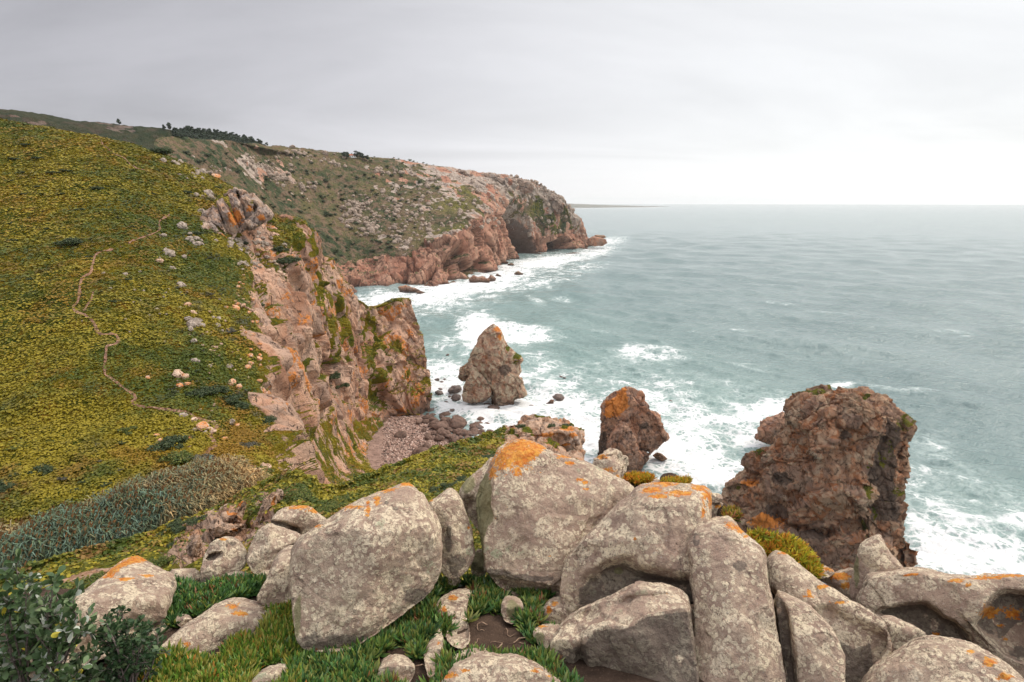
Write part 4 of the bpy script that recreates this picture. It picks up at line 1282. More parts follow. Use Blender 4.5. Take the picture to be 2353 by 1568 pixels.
boulder('rounded speckled boulder in the bottom right corner', [(2134.7, 1462), (2177, 1467), (2239.7, 1484), (2289.7, 1509), (2327, 1534), (2353, 1557), (2430, 1660), (2200, 1690), (1950, 1660), (1976, 1568), (1997, 1541.5), (2027, 1514), (2064.7, 1489), (2097, 1470.5)], 2.95, 0.40, 100, 0.60, 0.75, 0.5, seed=24, centre=(2170, 1590), orange=[(2270, 1520, 26, 12), (2310, 1550, 24, 12), (2230, 1500, 12, 6)])
boulder('broad pale boulder cut off by the bottom edge at centre', [(1141.5, 1503), (1179, 1503), (1204, 1513), (1241.5, 1530.5), (1271.5, 1548), (1294, 1568), (1330, 1650), (1150, 1690), (975, 1650), (1005, 1568), (1037, 1533), (1074.5, 1513), (1112, 1503)], 2.85, 0.34, 80, 0.62, 0.75, 0.55, seed=25, centre=(1150, 1590), orange=[(1030, 1552, 20, 10), (1070, 1540, 16, 6), (1230, 1540, 14, 8), (1260, 1552, 10, 6)])
ST = 'loose stones among the ice plant'
boulder('flat stone lying on bare soil behind the broad pale boulder', [(1030, 1528), (1044.5, 1506.5), (1069.5, 1492.7), (1099.5, 1487.5), (1121, 1491.5), (1128, 1506), (1090, 1524), (1050, 1536)], 3.2, 0.12, 36, seed=26, lean=0.6, cat='stone', name='stone', group=ST)
boulder('long brown stone embedded in the soil right of the big mottled boulder', [(1059.5, 1351.7), (1082, 1356.7), (1085.5, 1366.5), (1074, 1389), (1071.5, 1414), (1079, 1446.5), (1079, 1476.5), (1064.5, 1494), (1042, 1488), (1025, 1471.5), (1030, 1439), (1000, 1418), (992.5, 1399), (1018, 1370), (1039.5, 1358)], 3.5, 0.14, 56, 0.6, 0.7, 0.95, seed=27, cat='stone', name='stone', group=ST, orange=[(1040, 1375, 16, 10), (1020, 1400, 8, 8)])
boulder('spike-shaped stone standing up from the ice plant', [(1012, 1432), (1018, 1456.5), (1018, 1514), (1000, 1549), (984.5, 1560), (976, 1526.5), (973.5, 1501.5), (986, 1476.5), (999.5, 1457)], 3.3, 0.08, 36, seed=28, cat='stone', name='stone', group=ST, orange=[(1007, 1478, 5, 5)], facet=0.04)
boulder('round stone with a white lichen patch at the bottom edge', [(912, 1503), (932, 1505.5), (952, 1525.5), (957, 1541), (940, 1572), (912, 1590), (868, 1572), (866, 1546.5), (878, 1518), (893, 1506.7)], 3.05, 0.13, 40, seed=29, cat='stone', name='stone', group=ST)
boulder('pale stone cut by the bottom edge below the big mottled boulder', [(657, 1523), (665.5, 1531.5), (656, 1580), (610, 1610), (570, 1580), (579, 1564), (599.5, 1543), (624.5, 1528)], 3.0, 0.14, 40, seed=30, cat='stone', name='stone', group=ST)
boulder('cream and green lichened stone below the orange-crowned boulder', [(1164, 1368), (1191.5, 1373), (1203.7, 1389), (1198, 1418), (1181.5, 1436), (1160, 1430), (1152, 1406.5), (1151.7, 1384)], 3.9, 0.13, 40, seed=31, cat='stone', name='stone', group=ST, moss=[(1178, 1400, 20, 24)])
boulder('brown stone with a yellow-orange lichen blot under the broad beige boulder', [(1266.5, 1372), (1291.5, 1373), (1299, 1391.5), (1306, 1421.5), (1293, 1438), (1254, 1440), (1241, 1421.5), (1248, 1396.5)], 3.95, 0.16, 40, seed=32, cat='stone', name='stone', group=ST, orange=[(1262, 1402, 9, 14), (1275, 1388, 8, 8)])
boulder('block of stone streaked orange on top, left of the dark-faced front boulder', [(1225.5, 1446.5), (1241.5, 1437), (1271.5, 1433), (1291, 1436.5), (1285, 1456), (1272, 1490), (1260, 1500), (1243, 1490), (1225, 1464)], 3.5, 0.13, 40, seed=33, cat='stone', name='stone', group=ST, orange=[(1246, 1440, 16, 4)], moss=[(1240, 1466, 14, 16)])
boulder('small stone glimpsed under the narrow upright slab', [(1028, 1330), (1040, 1323), (1054, 1326), (1060, 1338), (1046, 1348), (1030, 1344)], 4.15, 0.08, 24, seed=34, cat='stone', name='stone', group=ST)
boulder('small pale stone in dry runners left of the mauve freckled boulder', [(402, 1420), (416, 1412), (432, 1412), (444, 1424), (430, 1440), (408, 1440)], 4.2, 0.09, 24, seed=35, cat='stone', name='stone', group=ST)
RD = 'ledge rocks at the cliff edge'
boulder('low orange-crusted rock behind the yellow ice plant clump', [(1845, 1300), (1864.7, 1294), (1889.7, 1298), (1909.7, 1306.7), (1921, 1315), (1898, 1332), (1860, 1326)], 5.0, 0.24, 40, seed=36, group=RD, orange=[(1900, 1308, 26, 8), (1880, 1302, 12, 4)], lean=0.5)
boulder('deep orange rock left of the pointed standing stone', [(1886, 1328), (1914.7, 1315.5), (1965, 1301), (1975, 1340), (1960, 1378), (1940, 1388), (1915, 1362)], 4.95, 0.26, 50, seed=37, group=RD, orange=[(1930, 1325, 40, 12), (1945, 1345, 14, 10)], lean=0.5)
boulder('angular rock with orange streaks beyond the orange-crowned boulder', [(1362, 1054), (1409, 1034), (1422.7, 1042), (1426, 1052), (1437, 1053), (1438.7, 1073), (1436, 1092), (1430, 1125), (1395, 1130), (1366, 1100)], 13.0, 0.7, 60, 0.5, 0.6, 0.5, seed=38, group=RD, orange=[(1385, 1050, 20, 6), (1400, 1080, 22, 7), (1420, 1098, 8, 10)], facet=0.12, smooth=0)
for k, (pl, lb) in enumerate([([(1632, 1133), (1656, 1135), (1662, 1150), (1650, 1158), (1634, 1156)], 'small ledge block on top of the broken stack of blocks beside the broad beige boulder'),
                              ([(1632, 1156), (1660, 1152), (1665, 1176), (1650, 1180), (1633, 1177)], 'orange-spotted middle block of the broken ledge beside the broad beige boulder'),
                              ([(1632, 1177), (1650, 1180), (1664, 1178), (1664, 1198), (1634, 1202)], 'lowest block of the broken ledge beside the broad beige boulder')]):
    boulder(lb, pl, 5.3, 0.14, 30, 0.5, 0.6, 0.3, seed=40 + k, group=RD, orange=[(1650, 1165, 10, 6)] if k == 1 else [], facet=0.06)
boulder('pinkish earthy ledge carrying a clump of orange ice plant behind the broad beige boulder', [(1424, 1100), (1460, 1094), (1500, 1098), (1540, 1110), (1580, 1116), (1580, 1150), (1470, 1150), (1430, 1130)], 6.5, 0.5, 50, 0.6, 0.8, 0.7, seed=44, group=RD, orange=[(1450, 1118, 16, 10)])


# ------------------------------------------------------------------ sea stacks
STACK_MAT = mat_cliff('stack_rock', 0.62, warm=(0.44, 0.205, 0.118), pale=(0.48, 0.285, 0.19), grey=(0.28, 0.195, 0.155), greyness=0.3, cream=0.0)
STACK_PALE = mat_cliff('pale_stack_rock', 0.62, warm=(0.42, 0.195, 0.11), pale=(0.50, 0.33, 0.225), grey=(0.33, 0.225, 0.165), greyness=0.3, cream=0.75)
STACK_DARK = mat_cliff('dark_stack_rock', 0.5, warm=(0.360, 0.138, 0.056), pale=(0.38, 0.205, 0.120), grey=(0.25, 0.172, 0.130), greyness=0.3, cream=0.35,
                       dark=(0.065, 0.045, 0.035), veg=((0.050, 0.062, 0.012), (0.135, 0.120, 0.012), (0.11, .085, .02)))


def stack(name, label, cat, lumps, mat, amp, scales, seed, orange=(), veg=(), dark=(), group=None, rot=None):
    Vs, Fs, Ms, Tn = [], [], [], []
    k = 0
    M = np.array([[0.95, 0.1, 0.2], [0.1, 0.95, 0.15], [-0.15, 0, 0.85]]) if rot is None else rot
    for q in lumps:
        poly, Y, depth, n, lean = q[:5]
        kw = q[5] if len(q) > 5 else {}
        P, F, px, py, fr = lump(poly, Y, depth, n, kw.get('eb', 0.78), kw.get('ec', 0.85), lean, True, kw.get('centre'), 0, kw.get('push', ()), kw.get('roll', 0.0), seed)
        N = vnormals(P, F)
        if ((P - P.mean(0)) * N).sum() < 0:
            N = -N
        d = 0
        tones = []
        for a, s, i in zip(amp, scales, range(9)):
            b, c = blocks(P, s, seed + i, 1.0, M)
            d = d + a * b
            tones.append(TONE[0])
        Tn.append(np.stack([tones[min(1, len(tones) - 1)], tones[min(2, len(tones) - 1)], tones[0]], -1))
        d = d + 0.18 * amp[-1] * fbm(P, scales[-1] * 0.5, 3, seed + 7)
        # keep the drawn outline: bodies swell less where they are seen edge-on
        d = d * (0.45 + 0.55 * sstep(np.abs(fr - 0.25), 0.0, 0.5)) - 0.10 * amp[0]
        P2 = P + N * d[:, None]
        N2 = vnormals(P2, F)
        if (N2 * N).sum() < 0:
            N2 = -N2
        vg = paint(px, py, veg, 8) * sstep(N2[:, 2], -0.15, 0.35)
        vg = np.maximum(vg, 0.55 * sstep(N2[:, 2], 0.80, 0.95) * sstep(P2[:, 2], 14, 20) * kw.get('top', 0))
        Ms.append(np.stack([paint(px, py, orange, 10), vg, paint(px, py, dark, 8)], -1))
        Vs.append(P2)
        Fs.append(F + k)
        k += len(P2)
    o = centred(name, np.concatenate(Vs), np.concatenate(Fs), mat, {'mask': np.concatenate(Ms), 'tone': np.concatenate(Tn)})
    tag(o, label, cat, group)
    return o


S1 = [(1134, 741), (1144, 749), (1154, 764), (1160, 779), (1169, 797), (1184, 811), (1197, 817), (1204, 828), (1197, 839), (1200, 854), (1195, 864), (1202, 872), (1200, 882), (1206.6, 897), (1212, 908), (1199, 916), (1184, 921), (1184, 932), (1169, 943), (1139, 941), (1131, 931), (1132, 914), (1124, 896), (1104, 872), (1088, 862), (1064, 862), (1058, 852), (1061, 842), (1076, 829), (1079, 814), (1091.6, 792), (1099, 774), (1114, 757), (1126.6, 745)]
S1b = [(1085, 852), (1104, 858), (1120, 876), (1131, 896), (1127, 914), (1110, 924), (1084, 930), (1064, 922), (1061.6, 907), (1064, 889), (1074, 872)]
S1c = [(1062, 842), (1082, 836), (1092, 850), (1088, 866), (1066.6, 874), (1057, 868)]
stack('sea_stack', 'pointed pale sea stack with a cave through its foot, off the pebble beach', 'sea stack',
      [(S1, 276, 13, 110, 0.18, dict(centre=(1142, 850), push=[([(1088, 862), (1104, 858), (1120, 880), (1134, 905), (1134, 940), (1110, 930)], 9, 5)])), (S1b, 272, 6, 60, 0.1, dict(eb=.85)), (S1c, 283, 6, 40, 0.1)],
      STACK_PALE, (2.0, 0.95, 0.32), (10.0, 4.0, 1.5), 200, orange=[(1144, 758, 14, 8), (1150, 775, 8, 12)], veg=[(1186, 826, 10, 16), (1168, 800, 5, 8), (1190, 818, 9, 8)], dark=[(1160, 850, 18, 14)], group='sea stacks in the cove')

S2 = [(1451, 892), (1434, 892), (1416, 897), (1401, 906), (1394, 920), (1384, 938), (1380, 963), (1377, 978), (1379, 995.5), (1374, 1018), (1375, 1046), (1392, 1064), (1430, 1080), (1464, 1060), (1468, 1034), (1496, 1041), (1516, 1025), (1537, 1006), (1532, 997), (1522, 983), (1520, 960.5), (1507, 945.5), (1492, 938), (1491, 930.5), (1481, 920.5), (1474, 905.5), (1461, 896)]
S2b = [(1432, 968), (1440, 972), (1448, 985), (1460, 1004), (1464, 1026), (1474, 1040), (1484, 1060), (1478, 1074), (1468, 1092), (1436, 1096), (1404, 1075), (1392, 1052), (1398, 1012), (1412, 984)]
S2c = [(1466, 1032), (1480, 1034), (1494, 1042), (1490, 1056), (1476, 1070), (1462, 1060)]
stack('sea_stack', 'brown blunt sea stack with a flat orange face near its top', 'sea stack',
      [(S2, 207, 10, 100, 0.12, dict(centre=(1445, 990))), (S2b, 199, 6, 70, 0.15, dict(centre=(1438, 1036))), (S2c, 203, 3, 30, 0)],
      STACK_MAT, (2.0, 1.1, 0.55), (7.5, 2.8, 1.2), 220, orange=[[(1396, 925), (1418, 900), (1440, 892), (1446, 935), (1420, 960), (1386, 958)], (1410, 945, 26, 20)], dark=[[(1374, 1000), (1392, 990), (1396, 1050), (1374, 1050)], (1480, 980, 14, 10)], group='sea stacks in the cove')

S3 = [(1824.7, 911), (1849.7, 899.7), (1887, 889.7), (1919.7, 889.7), (1962, 890), (1987, 899.7), (2017, 909.7), (2034.7, 922), (2049.7, 937), (2064.7, 952), (2098, 983), (2098, 999), (2088, 1016.7), (2088, 1061.7), (2083, 1086.7), (2078, 1116.7), (2072, 1149), (2080, 1161.7), (2077, 1199), (2072, 1236.7), (2086, 1253), (2089, 1285), (2092, 1345), (1900, 1380), (1690, 1340), (1650, 1240), (1655, 1150), (1666, 1111.7), (1687, 1101.7), (1711, 1081.7), (1713.5, 1061.7), (1728.5, 1041.7), (1748.5, 1034), (1781, 1016.7), (1801, 986.7), (1808.5, 971.7), (1806, 936.7), (1811, 921.7)]
stack('sea_stack', 'huge dark red sea stack at right, taller than the others and streaked with green', 'sea stack',
      [(S3, 150, 20, 215, 0.30, dict(centre=(1890, 1110), top=0.8, eb=0.55, push=[([(2060, 950), (2120, 950), (2120, 1380), (2060, 1380)], 0.25, 0), ([(1650, 1190), (1760, 1180), (1800, 1215), (1900, 1232), (2000, 1215), (2060, 1260), (2060, 1400), (1640, 1400)], -9, 12),
                                                                    ([(1798, 1170), (1850, 1150), (1920, 1120), (2000, 1130), (1985, 1190), (1930, 1222), (1830, 1215), (1800, 1195)], -5, 8), ([(1855, 985), (1890, 945), (1918, 940), (1925, 1000), (1910, 1045), (1880, 1060), (1858, 1045)], -4.5, 7), ([(1920, 925), (1970, 900), (1970, 980), (1930, 975)], -3.5, 5)]))],
      STACK_DARK, (2.8, 2.1, 1.2, 0.5), (11.0, 5.2, 2.4, 1.05), 240, veg=[[(1825, 912), (1850, 900), (1915, 890), (1890, 902), (1850, 912)], (1880, 912, 12, 8), (2075, 975, 22, 22), (2050, 1030, 12, 26), (2030, 1060, 12, 18), (2000, 1075, 12, 10), (1990, 1130, 10, 20), (2060, 1130, 14, 16), (1688, 1118, 9, 10), (1748, 1040, 16, 7), (1985, 1212, 8, 16), (2020, 1180, 8, 22), (1990, 907, 14, 5)],
      dark=[[(2035, 960), (2070, 985), (2055, 1100), (2070, 1200), (2010, 1200), (2000, 1090), (2025, 1020)], (1780, 1180, 40, 26), (1800, 1100, 30, 20), (1940, 1000, 18, 12), (1860, 1230, 60, 12)], orange=[(1720, 1110, 30, 14), (1760, 1200, 60, 20)], group='sea stacks in the cove')
stack('sea_rock', 'low reddish rock washed by waves against the left flank of the huge stack', 'rock',
      [([(1747, 968), (1767, 958), (1800, 947), (1822, 960), (1822, 990), (1789, 1012), (1772, 1023), (1757, 1014), (1739, 1006), (1745, 994), (1741, 989), (1748, 979)], 222, 10, 60, 0.5)], STACK_MAT, (1.6, 0.9, 0.4), (5.0, 2.2, 1.0), 260)
stack('sea_rock', 'dark flat rock lying in foam at the foot of the brown blunt stack', 'rock', [([(1500, 1047), (1510, 1040), (1521, 1043), (1534, 1055), (1521, 1061), (1510, 1056)], 207, 2.5, 24, 0.3)], STACK_DARK, (0.5, 0.3), (2.5, 1.1), 262)
stack('sea_rock', 'dark rock at the waterline behind the pointed standing stone', 'rock', [([(2084, 1285), (2098, 1296), (2108, 1312), (2104, 1340), (2080, 1345)], 143, 3, 24, 0.3)], STACK_DARK, (0.5, 0.3), (2.5, 1.1), 263)
stack('sea_rock', 'upright leaning brown slab in the surf right of the pointed stack', 'rock', [([(1267, 918), (1273, 920), (1271, 929), (1256, 940), (1247, 941), (1252, 930)], 272, 2.5, 24, 0.2)], STACK_MAT, (0.5, 0.3), (2.5, 1.1), 264)
# rocks off the tip and the foot of the far headland
for k, (pl, Y, lb) in enumerate([([(1352, 548), (1364, 543), (1380, 546), (1393, 551), (1396, 559), (1384, 565), (1366, 566), (1352, 562)], 1290, 'long low rock running out from the tip of the far headland'),
                                 ([(1366, 541), (1378, 540), (1390, 542), (1394, 546), (1380, 549), (1368, 548)], 1400, 'thin outer reef just beyond the tip of the far headland'),
                                 ([(1078, 640), (1086, 632), (1098, 636), (1108, 634), (1126, 644), (1124, 650), (1104, 652), (1088, 655), (1080, 652)], 735, 'knobbly red rock at the foot of the headland, detached by surf'),
                                 ([(914, 660), (930, 654), (952, 662), (966, 668), (950, 672), (918, 671)], 652, 'red rock at the left foot of the far headland'),
                                 ([(1224, 595), (1240, 592), (1258, 597), (1250, 603), (1236, 602)], 1080, 'small dark rock awash below the headland cave'),
                                 ([(1300, 583), (1320, 580), (1342, 584), (1330, 590), (1306, 590)], 1150, 'flat dark rock awash near the headland tip'),
                                 ([(1182, 629), (1190, 623), (1202, 629), (1200, 633), (1184, 633)], 815, 'solitary dark rock in open foam below the headland'),
                                 ([(1136, 635), (1142, 628), (1152, 634), (1150, 640), (1138, 640)], 790, 'little pointed rock right of the knobbly red rock'),
                                 ([(1166, 609), (1176, 605), (1182, 609), (1174, 613)], 935, 'tiny rock in the surf halfway along the headland foot'),
                                 ([(956, 672), (966, 668), (978, 672), (968, 677)], 640, 'small black rock just off the left foot of the headland'),
                                 ([(1120, 640), (1128, 632), (1140, 640), (1136, 650), (1122, 652)], 750, 'squat dark rock between the knobbly red rock and the pointed one')]):
    stack('sea_rock', lb, 'rock', [(pl, Y, 9 if Y > 900 else 6, 26, 0.5)], STACK_DARK if k in (1, 4, 5, 6, 7, 8, 9) else STACK_MAT, (2.0, 1.0), (9.0, 4.0), 270 + k, group='rocks off the far headland')



def build_outcrops():
    m1 = mat_cliff('outcrop_rock', 0.45, warm=(0.46, 0.26, 0.165), pale=(0.48, 0.36, 0.28), grey=(0.30, 0.25, 0.225), greyness=0.4, wet=False,
                   veg=((0.085, 0.105, 0.010), (0.235, 0.185, 0.010), (0.33, 0.17, 0.012)))
    # slabs dip down to the right: long axis of the blocks follows them
    a = math.radians(-62)
    R = np.array([[math.cos(a), 0, math.sin(a)], [0, 1, 0], [-math.sin(a), 0, math.cos(a)]])
    M = np.diag([0.38, 0.8, 1.15]) @ R
    sl = [[(300, 900), (340, 735), (400, 775), (485, 1000), (500, 1105), (430, 1085)], [(375, 705), (440, 665), (505, 755), (595, 960), (512, 1085), (465, 960)], [(478, 640), (560, 605), (605, 700), (645, 860), (600, 1000), (540, 870)],
          [(575, 610), (650, 605), (725, 700), (725, 825), (640, 870), (600, 740)], [(655, 650), (720, 636), (805, 720), (842, 840), (740, 845)], [(755, 740), (830, 745), (897, 830), (893, 872), (820, 905), (700, 965), (700, 850)],
          [(595, 885), (700, 850), (765, 930), (685, 965), (610, 1000)], [(165, 965), (260, 855), (335, 900), (425, 1085), (300, 1100), (195, 1065)], [(76, 1020), (150, 980), (215, 1060), (180, 1105), (110, 1065)], [(145, 945), (230, 865), (270, 795), (335, 755), (345, 850), (250, 905)],
          [(440, 650), (500, 590), (560, 600), (580, 640), (500, 670)], [(240, 980), (420, 1010), (500, 1090), (420, 1120), (260, 1110)]]
    lumps = []
    for k, q in enumerate(sl):
        pl = [(402 + x * .25, 287 + y * .25) for x, y in q]
        lumps.append((pl, (153, 155, 157, 160, 162, 160, 156, 150, 150, 156, 164, 150)[k], 5.0, 44, 1.0, dict(eb=.5, ec=.55)))
    stack('rock_outcrop', 'slabby orange and grey outcrop breaking out of the green hillside', 'outcrop', lumps,
          m1, (1.3, 0.9, 0.4), (6.0, 2.6, 1.2), 300, orange=[(540, 500, 26, 26), (520, 545, 20, 10), (600, 500, 14, 10), (575, 480, 10, 10)], veg=[(580, 465, 10, 6), (600, 520, 10, 8), (462, 515, 6, 6)], rot=M)
    m3 = mat_cliff('crag_rock', 3.0, warm=(0.40, 0.25, 0.175), pale=(0.46, 0.36, 0.29), grey=(0.34, 0.28, 0.24), greyness=0.45, wet=False)
    for k, (pl, Y, lb) in enumerate([([(1084, 406), (1098, 403), (1107, 400), (1122, 397), (1130, 401), (1137, 401), (1150, 408), (1160, 414), (1166, 430), (1120, 432), (1086, 420)], 1085, 'jagged grey crag on the headland skyline, left of the highest tip crag'),
                                     ([(1162, 420), (1168, 414), (1177, 410), (1190, 408), (1199, 409), (1204, 416), (1209, 419), (1214, 416), (1220, 418), (1227, 432), (1220, 444), (1180, 446), (1164, 436)], 1135, 'twin-peaked grey crag standing on the headland skyline near its tip'),
                                     ([(1262, 447), (1272, 446), (1284, 452), (1290, 464), (1296, 484), (1282, 490), (1268, 476)], 1205, 'pale crag on the steep end of the headland above the cave'),
                                     ([(1046, 398), (1056, 394), (1066, 394), (1078, 398), (1084, 408), (1062, 416), (1048, 410)], 1060, 'low crag on the headland skyline, leftmost of the crags')]):
        stack('rock_outcrop', lb, 'crag', [(pl, Y, 14, 44, 0.6)], m3, (6.0, 3.4, 1.8), (24.0, 10.0, 4.5), 360 + k, group='crags along the headland skyline')
    m2 = mat_cliff('ledge_rock', 0.14, warm=(0.50, 0.27, 0.155), pale=(0.58, 0.40, 0.28), grey=(0.45, 0.34, 0.27), greyness=0.4, wet=False)
    stack('rock_outcrop', 'blocky pink outcrop with orange lichen and shrubs on top, beyond the orange-crowned boulder', 'outcrop',
          [([(1140, 1008), (1160, 998), (1180, 985), (1200, 979), (1232, 968), (1262, 965), (1290, 972), (1318, 978), (1334, 988), (1338, 1000), (1337, 1016), (1342, 1040), (1348, 1062), (1330, 1090), (1240, 1090), (1170, 1070), (1150, 1040)], 42, 3.2, 90, 0.9, dict(centre=(1255, 1030), eb=.55, push=[([(1240, 1032), (1270, 1020), (1336, 1004), (1352, 1060), (1330, 1095), (1240, 1095)], -0.4, 4)]))],
          m2, (0.8, 0.45, 0.2), (2.6, 1.1, 0.5), 310, orange=[(1170, 990, 26, 8), (1300, 985, 30, 7), (1250, 1000, 40, 8), (1290, 1025, 30, 6), (1190, 1010, 20, 8), (1318, 1000, 14, 8)], veg=[(1210, 985, 14, 8), (1228, 1000, 12, 5), (1300, 980, 14, 4), (1190, 1002, 10, 4), (1270, 1000, 10, 4), (1180, 1020, 30, 8)])
    stack('rock_outcrop', 'upright buff rock with an orange streak on the ledge above the reed bed', 'outcrop',
          [([(590, 1200), (598, 1165), (610, 1145), (625, 1130), (640, 1122), (648, 1128), (645, 1150), (640, 1170), (622, 1190), (605, 1215), (590, 1222)], 19, 0.9, 50, 0.4, dict(eb=.6))],
          m2, (0.28, 0.14, 0.07), (1.1, 0.5, 0.22), 320, orange=[(632, 1150, 12, 22)])
    stack('rock_outcrop', 'splintered orange pinnacle standing on the crumbly ledge', 'outcrop',
          [([(552, 1160), (558, 1150), (563, 1156), (562, 1185), (556, 1208), (520, 1212), (498, 1200), (512, 1185), (530, 1178), (545, 1172)], 19.5, 0.8, 50, 0.4, dict(eb=.6))],
          m2, (0.28, 0.14, 0.07), (1.0, 0.45, 0.2), 330, orange=[(556, 1160, 8, 12), (535, 1180, 18, 6)])
    stack('rock_outcrop', 'pale knobbly rock on the crumbly ledge above the egg-shaped boulder', 'outcrop',
          [([(426, 1262), (440, 1240), (458, 1230), (466, 1245), (462, 1272), (446, 1288), (428, 1282)], 15.5, 0.6, 40, 0.4, dict(eb=.65))],
          m2, (0.2, 0.12, 0.06), (0.9, 0.4, 0.2), 340)
    stack('rock_outcrop', 'reddish crumbling rock face dropping below the pinnacle', 'outcrop',
          [([(478, 1215), (500, 1196), (540, 1205), (566, 1204), (574, 1232), (556, 1250), (520, 1236), (490, 1240)], 18, 0.8, 50, 0.5, dict(eb=.65))],
          m2, (0.3, 0.18, 0.09), (0.9, 0.4, 0.2), 350, orange=[(545, 1220, 16, 10)])


build_outcrops()


# ------------------------------------------------------------------ pebble beach
def build_beach():
    rows = [[('z', 800, 1045, 7), ('z', 860, 1095, 8.5), ('z', 950, 1090, 8), ('z', 1010, 1100, 8), ('z', 1090, 1110, 7)],
            [('z', 830, 1030, 5), ('z', 920, 1040, 4.5), ('z', 965, 1056, 4), ('z', 1030, 1060, 3.6), ('z', 1130, 1060, 3)],
            [('z', 870, 985, 2.6), ('z', 940, 1005, 2.2), ('z', 985, 1020, 1.8), ('z', 1060, 1030, 1.4), ('z', 1150, 1035, 1)],
            [('z', 890, 945, 1.4), ('z', 980, 968, 0.5), ('z', 1020, 984, 0.3), ('z', 1085, 1000, 0.1), ('z', 1170, 1010, -.2)],
            [('z', 920, 905, -2), ('z', 1030, 930, -3), ('z', 1080, 950, -3), ('z', 1150, 970, -3), ('z', 1230, 985, -3)]]
    P = loft(ctrl(rows), 160, 200)
    F = P.reshape(-1, 3)
    F[:, 2] += 0.5 * fbm(F, 9., 4, 401) + 0.18 * fbm(F, 1.6, 3, 402)
    m = mat_simple('beach_shingle', (0.22, 0.14, 0.11), (0.33, 0.22, 0.175), 0.35, 0.95, 0.3, c3=(0.13, 0.085, 0.068))
    P = F.reshape(P.shape)
    o = tag(obj('beach', mesh_data('beach', P, grid_faces(160, 200), m)), kind='structure')
    N = gnormals(P)
    return o, Drape(P, np.where(N[..., 2:3] < 0, -N, N), 2.0), P


beach_obj, beach, beachP = build_beach()


# ------------------------------------------------------------------ plants and stones
def frames(nrm, g, tilt=0.0):
    """random yaw about each normal; columns are the local x, y, z axes"""
    nrm = np.asarray(nrm, float)
    nrm = nrm + g.normal(0, tilt, nrm.shape) if tilt else nrm
    z = nrm / np.linalg.norm(nrm, axis=1, keepdims=True)
    a = np.cross(z, g.normal(size=z.shape))
    a /= np.linalg.norm(a, axis=1, keepdims=True)
    return np.stack([a, np.cross(z, a), z], -1)


def repeat(V, F, pos, scale, R):
    """one mesh out of many transformed copies of a small shape"""
    n, k = len(pos), len(V)
    sc = np.broadcast_to(np.asarray(scale, float).reshape(n, -1), (n, 3)) if np.ndim(scale) else np.full((n, 3), scale)
    W = np.einsum('nij,nkj->nki', R, V[None] * sc[:, None]) + pos[:, None]
    G = (F[None] + (np.arange(n) * k)[:, None, None]).reshape(-1, F.shape[1])
    return W.reshape(-1, 3), G


LEAF = mat_leaf('leaf', 0.55, 0.25, 0.18)
DRY = mat_leaf('dry_plant', 0.85, 0.1, 0.1)
QUAD_V = np.array([[0, -.42, 0], [.55, 0, .1], [0, .5, .16], [-.55, 0, .1]])
QUAD_F = np.array([[0, 1, 2, 3]])


def pick(g, n, cols, w=None):
    cols = np.asarray(cols, float)
    i = g.choice(len(cols), n, p=w)
    return cols[i] * g.uniform(0.78, 1.22, (n, 1))


def leaf_cloud(seed, n, blobs, leaf, cols, w=None, flat=0.8):
    """crown made of uneven clumps of small leaves round a centre at the origin"""
    g = np.random.default_rng(seed)
    P, N = [], []
    wts = np.array([b[3] ** 2 for b in blobs])
    cnt = g.multinomial(n, wts / wts.sum())
    for (x, y, z, r), c in zip(blobs, cnt):
        d = g.normal(size=(c, 3))
        d /= np.linalg.norm(d, axis=1, keepdims=True)
        rr = r * g.uniform(0.55, 1.08, (c, 1)) * (1 + 0.22 * np.sin(5 * d[:, :1] + 3 * d[:, 2:3] * 2 + x))
        q = d * rr * np.array([1, 1, flat]) + np.array([x, y, z])
        P.append(q)
        N.append(d + np.array([0, 0, 0.5]))
    P, N = np.concatenate(P), np.concatenate(N)
    keep = P[:, 2] > 0
    P, N = P[keep], N[keep]
    R = frames(N, g, 0.55)
    V, F = repeat(QUAD_V, QUAD_F, P, leaf * g.uniform(0.6, 1.3, (len(P), 1)) * np.ones((1, 3)), R)
    T = np.repeat(pick(g, len(P), cols, w), 4, 0)
    return V, F, T


def blobs_for(seed, k, rx, ry, rz):
    g = np.random.default_rng(seed)
    out = [(0, 0, 0.25 * rz, 0.55 * min(rx, ry))]
    for _ in range(k):
        a, q = g.uniform(0, 6.28), g.uniform(0.25, 0.95)
        out.append((rx * q * math.cos(a), ry * q * math.sin(a), rz * g.uniform(0.2, 0.75) * (1.15 - q * 0.6), g.uniform(0.25, 0.45) * min(rx, ry)))
    return out


DKG = [(0.022, 0.040, 0.014), (0.038, 0.062, 0.020), (0.060, 0.085, 0.030), (0.085, 0.100, 0.045)]
YEG = [(0.035, 0.060, 0.012), (0.075, 0.110, 0.018), (0.130, 0.150, 0.025), (0.17, 0.16, 0.04)]
GRG = [(0.050, 0.058, 0.040), (0.085, 0.090, 0.062), (0.13, 0.12, 0.09), (0.17, 0.15, 0.12)]
PROTO = {}


def bush_proto(kind, i):
    key = (kind, i)
    if key not in PROTO:
        cols = {'dark': DKG, 'green': YEG, 'grey': GRG}[kind]
        V, F, T = leaf_cloud(500 + i * 7 + len(kind), 2600, blobs_for(900 + i, 11, 1.0, 0.8, 0.75), 0.10, cols)
        me = mesh_data(kind + '_bush', V, F, LEAF, {'tint': T}, False)
        # woody stems under the leaves
        PROTO[key] = me
    return PROTO[key]


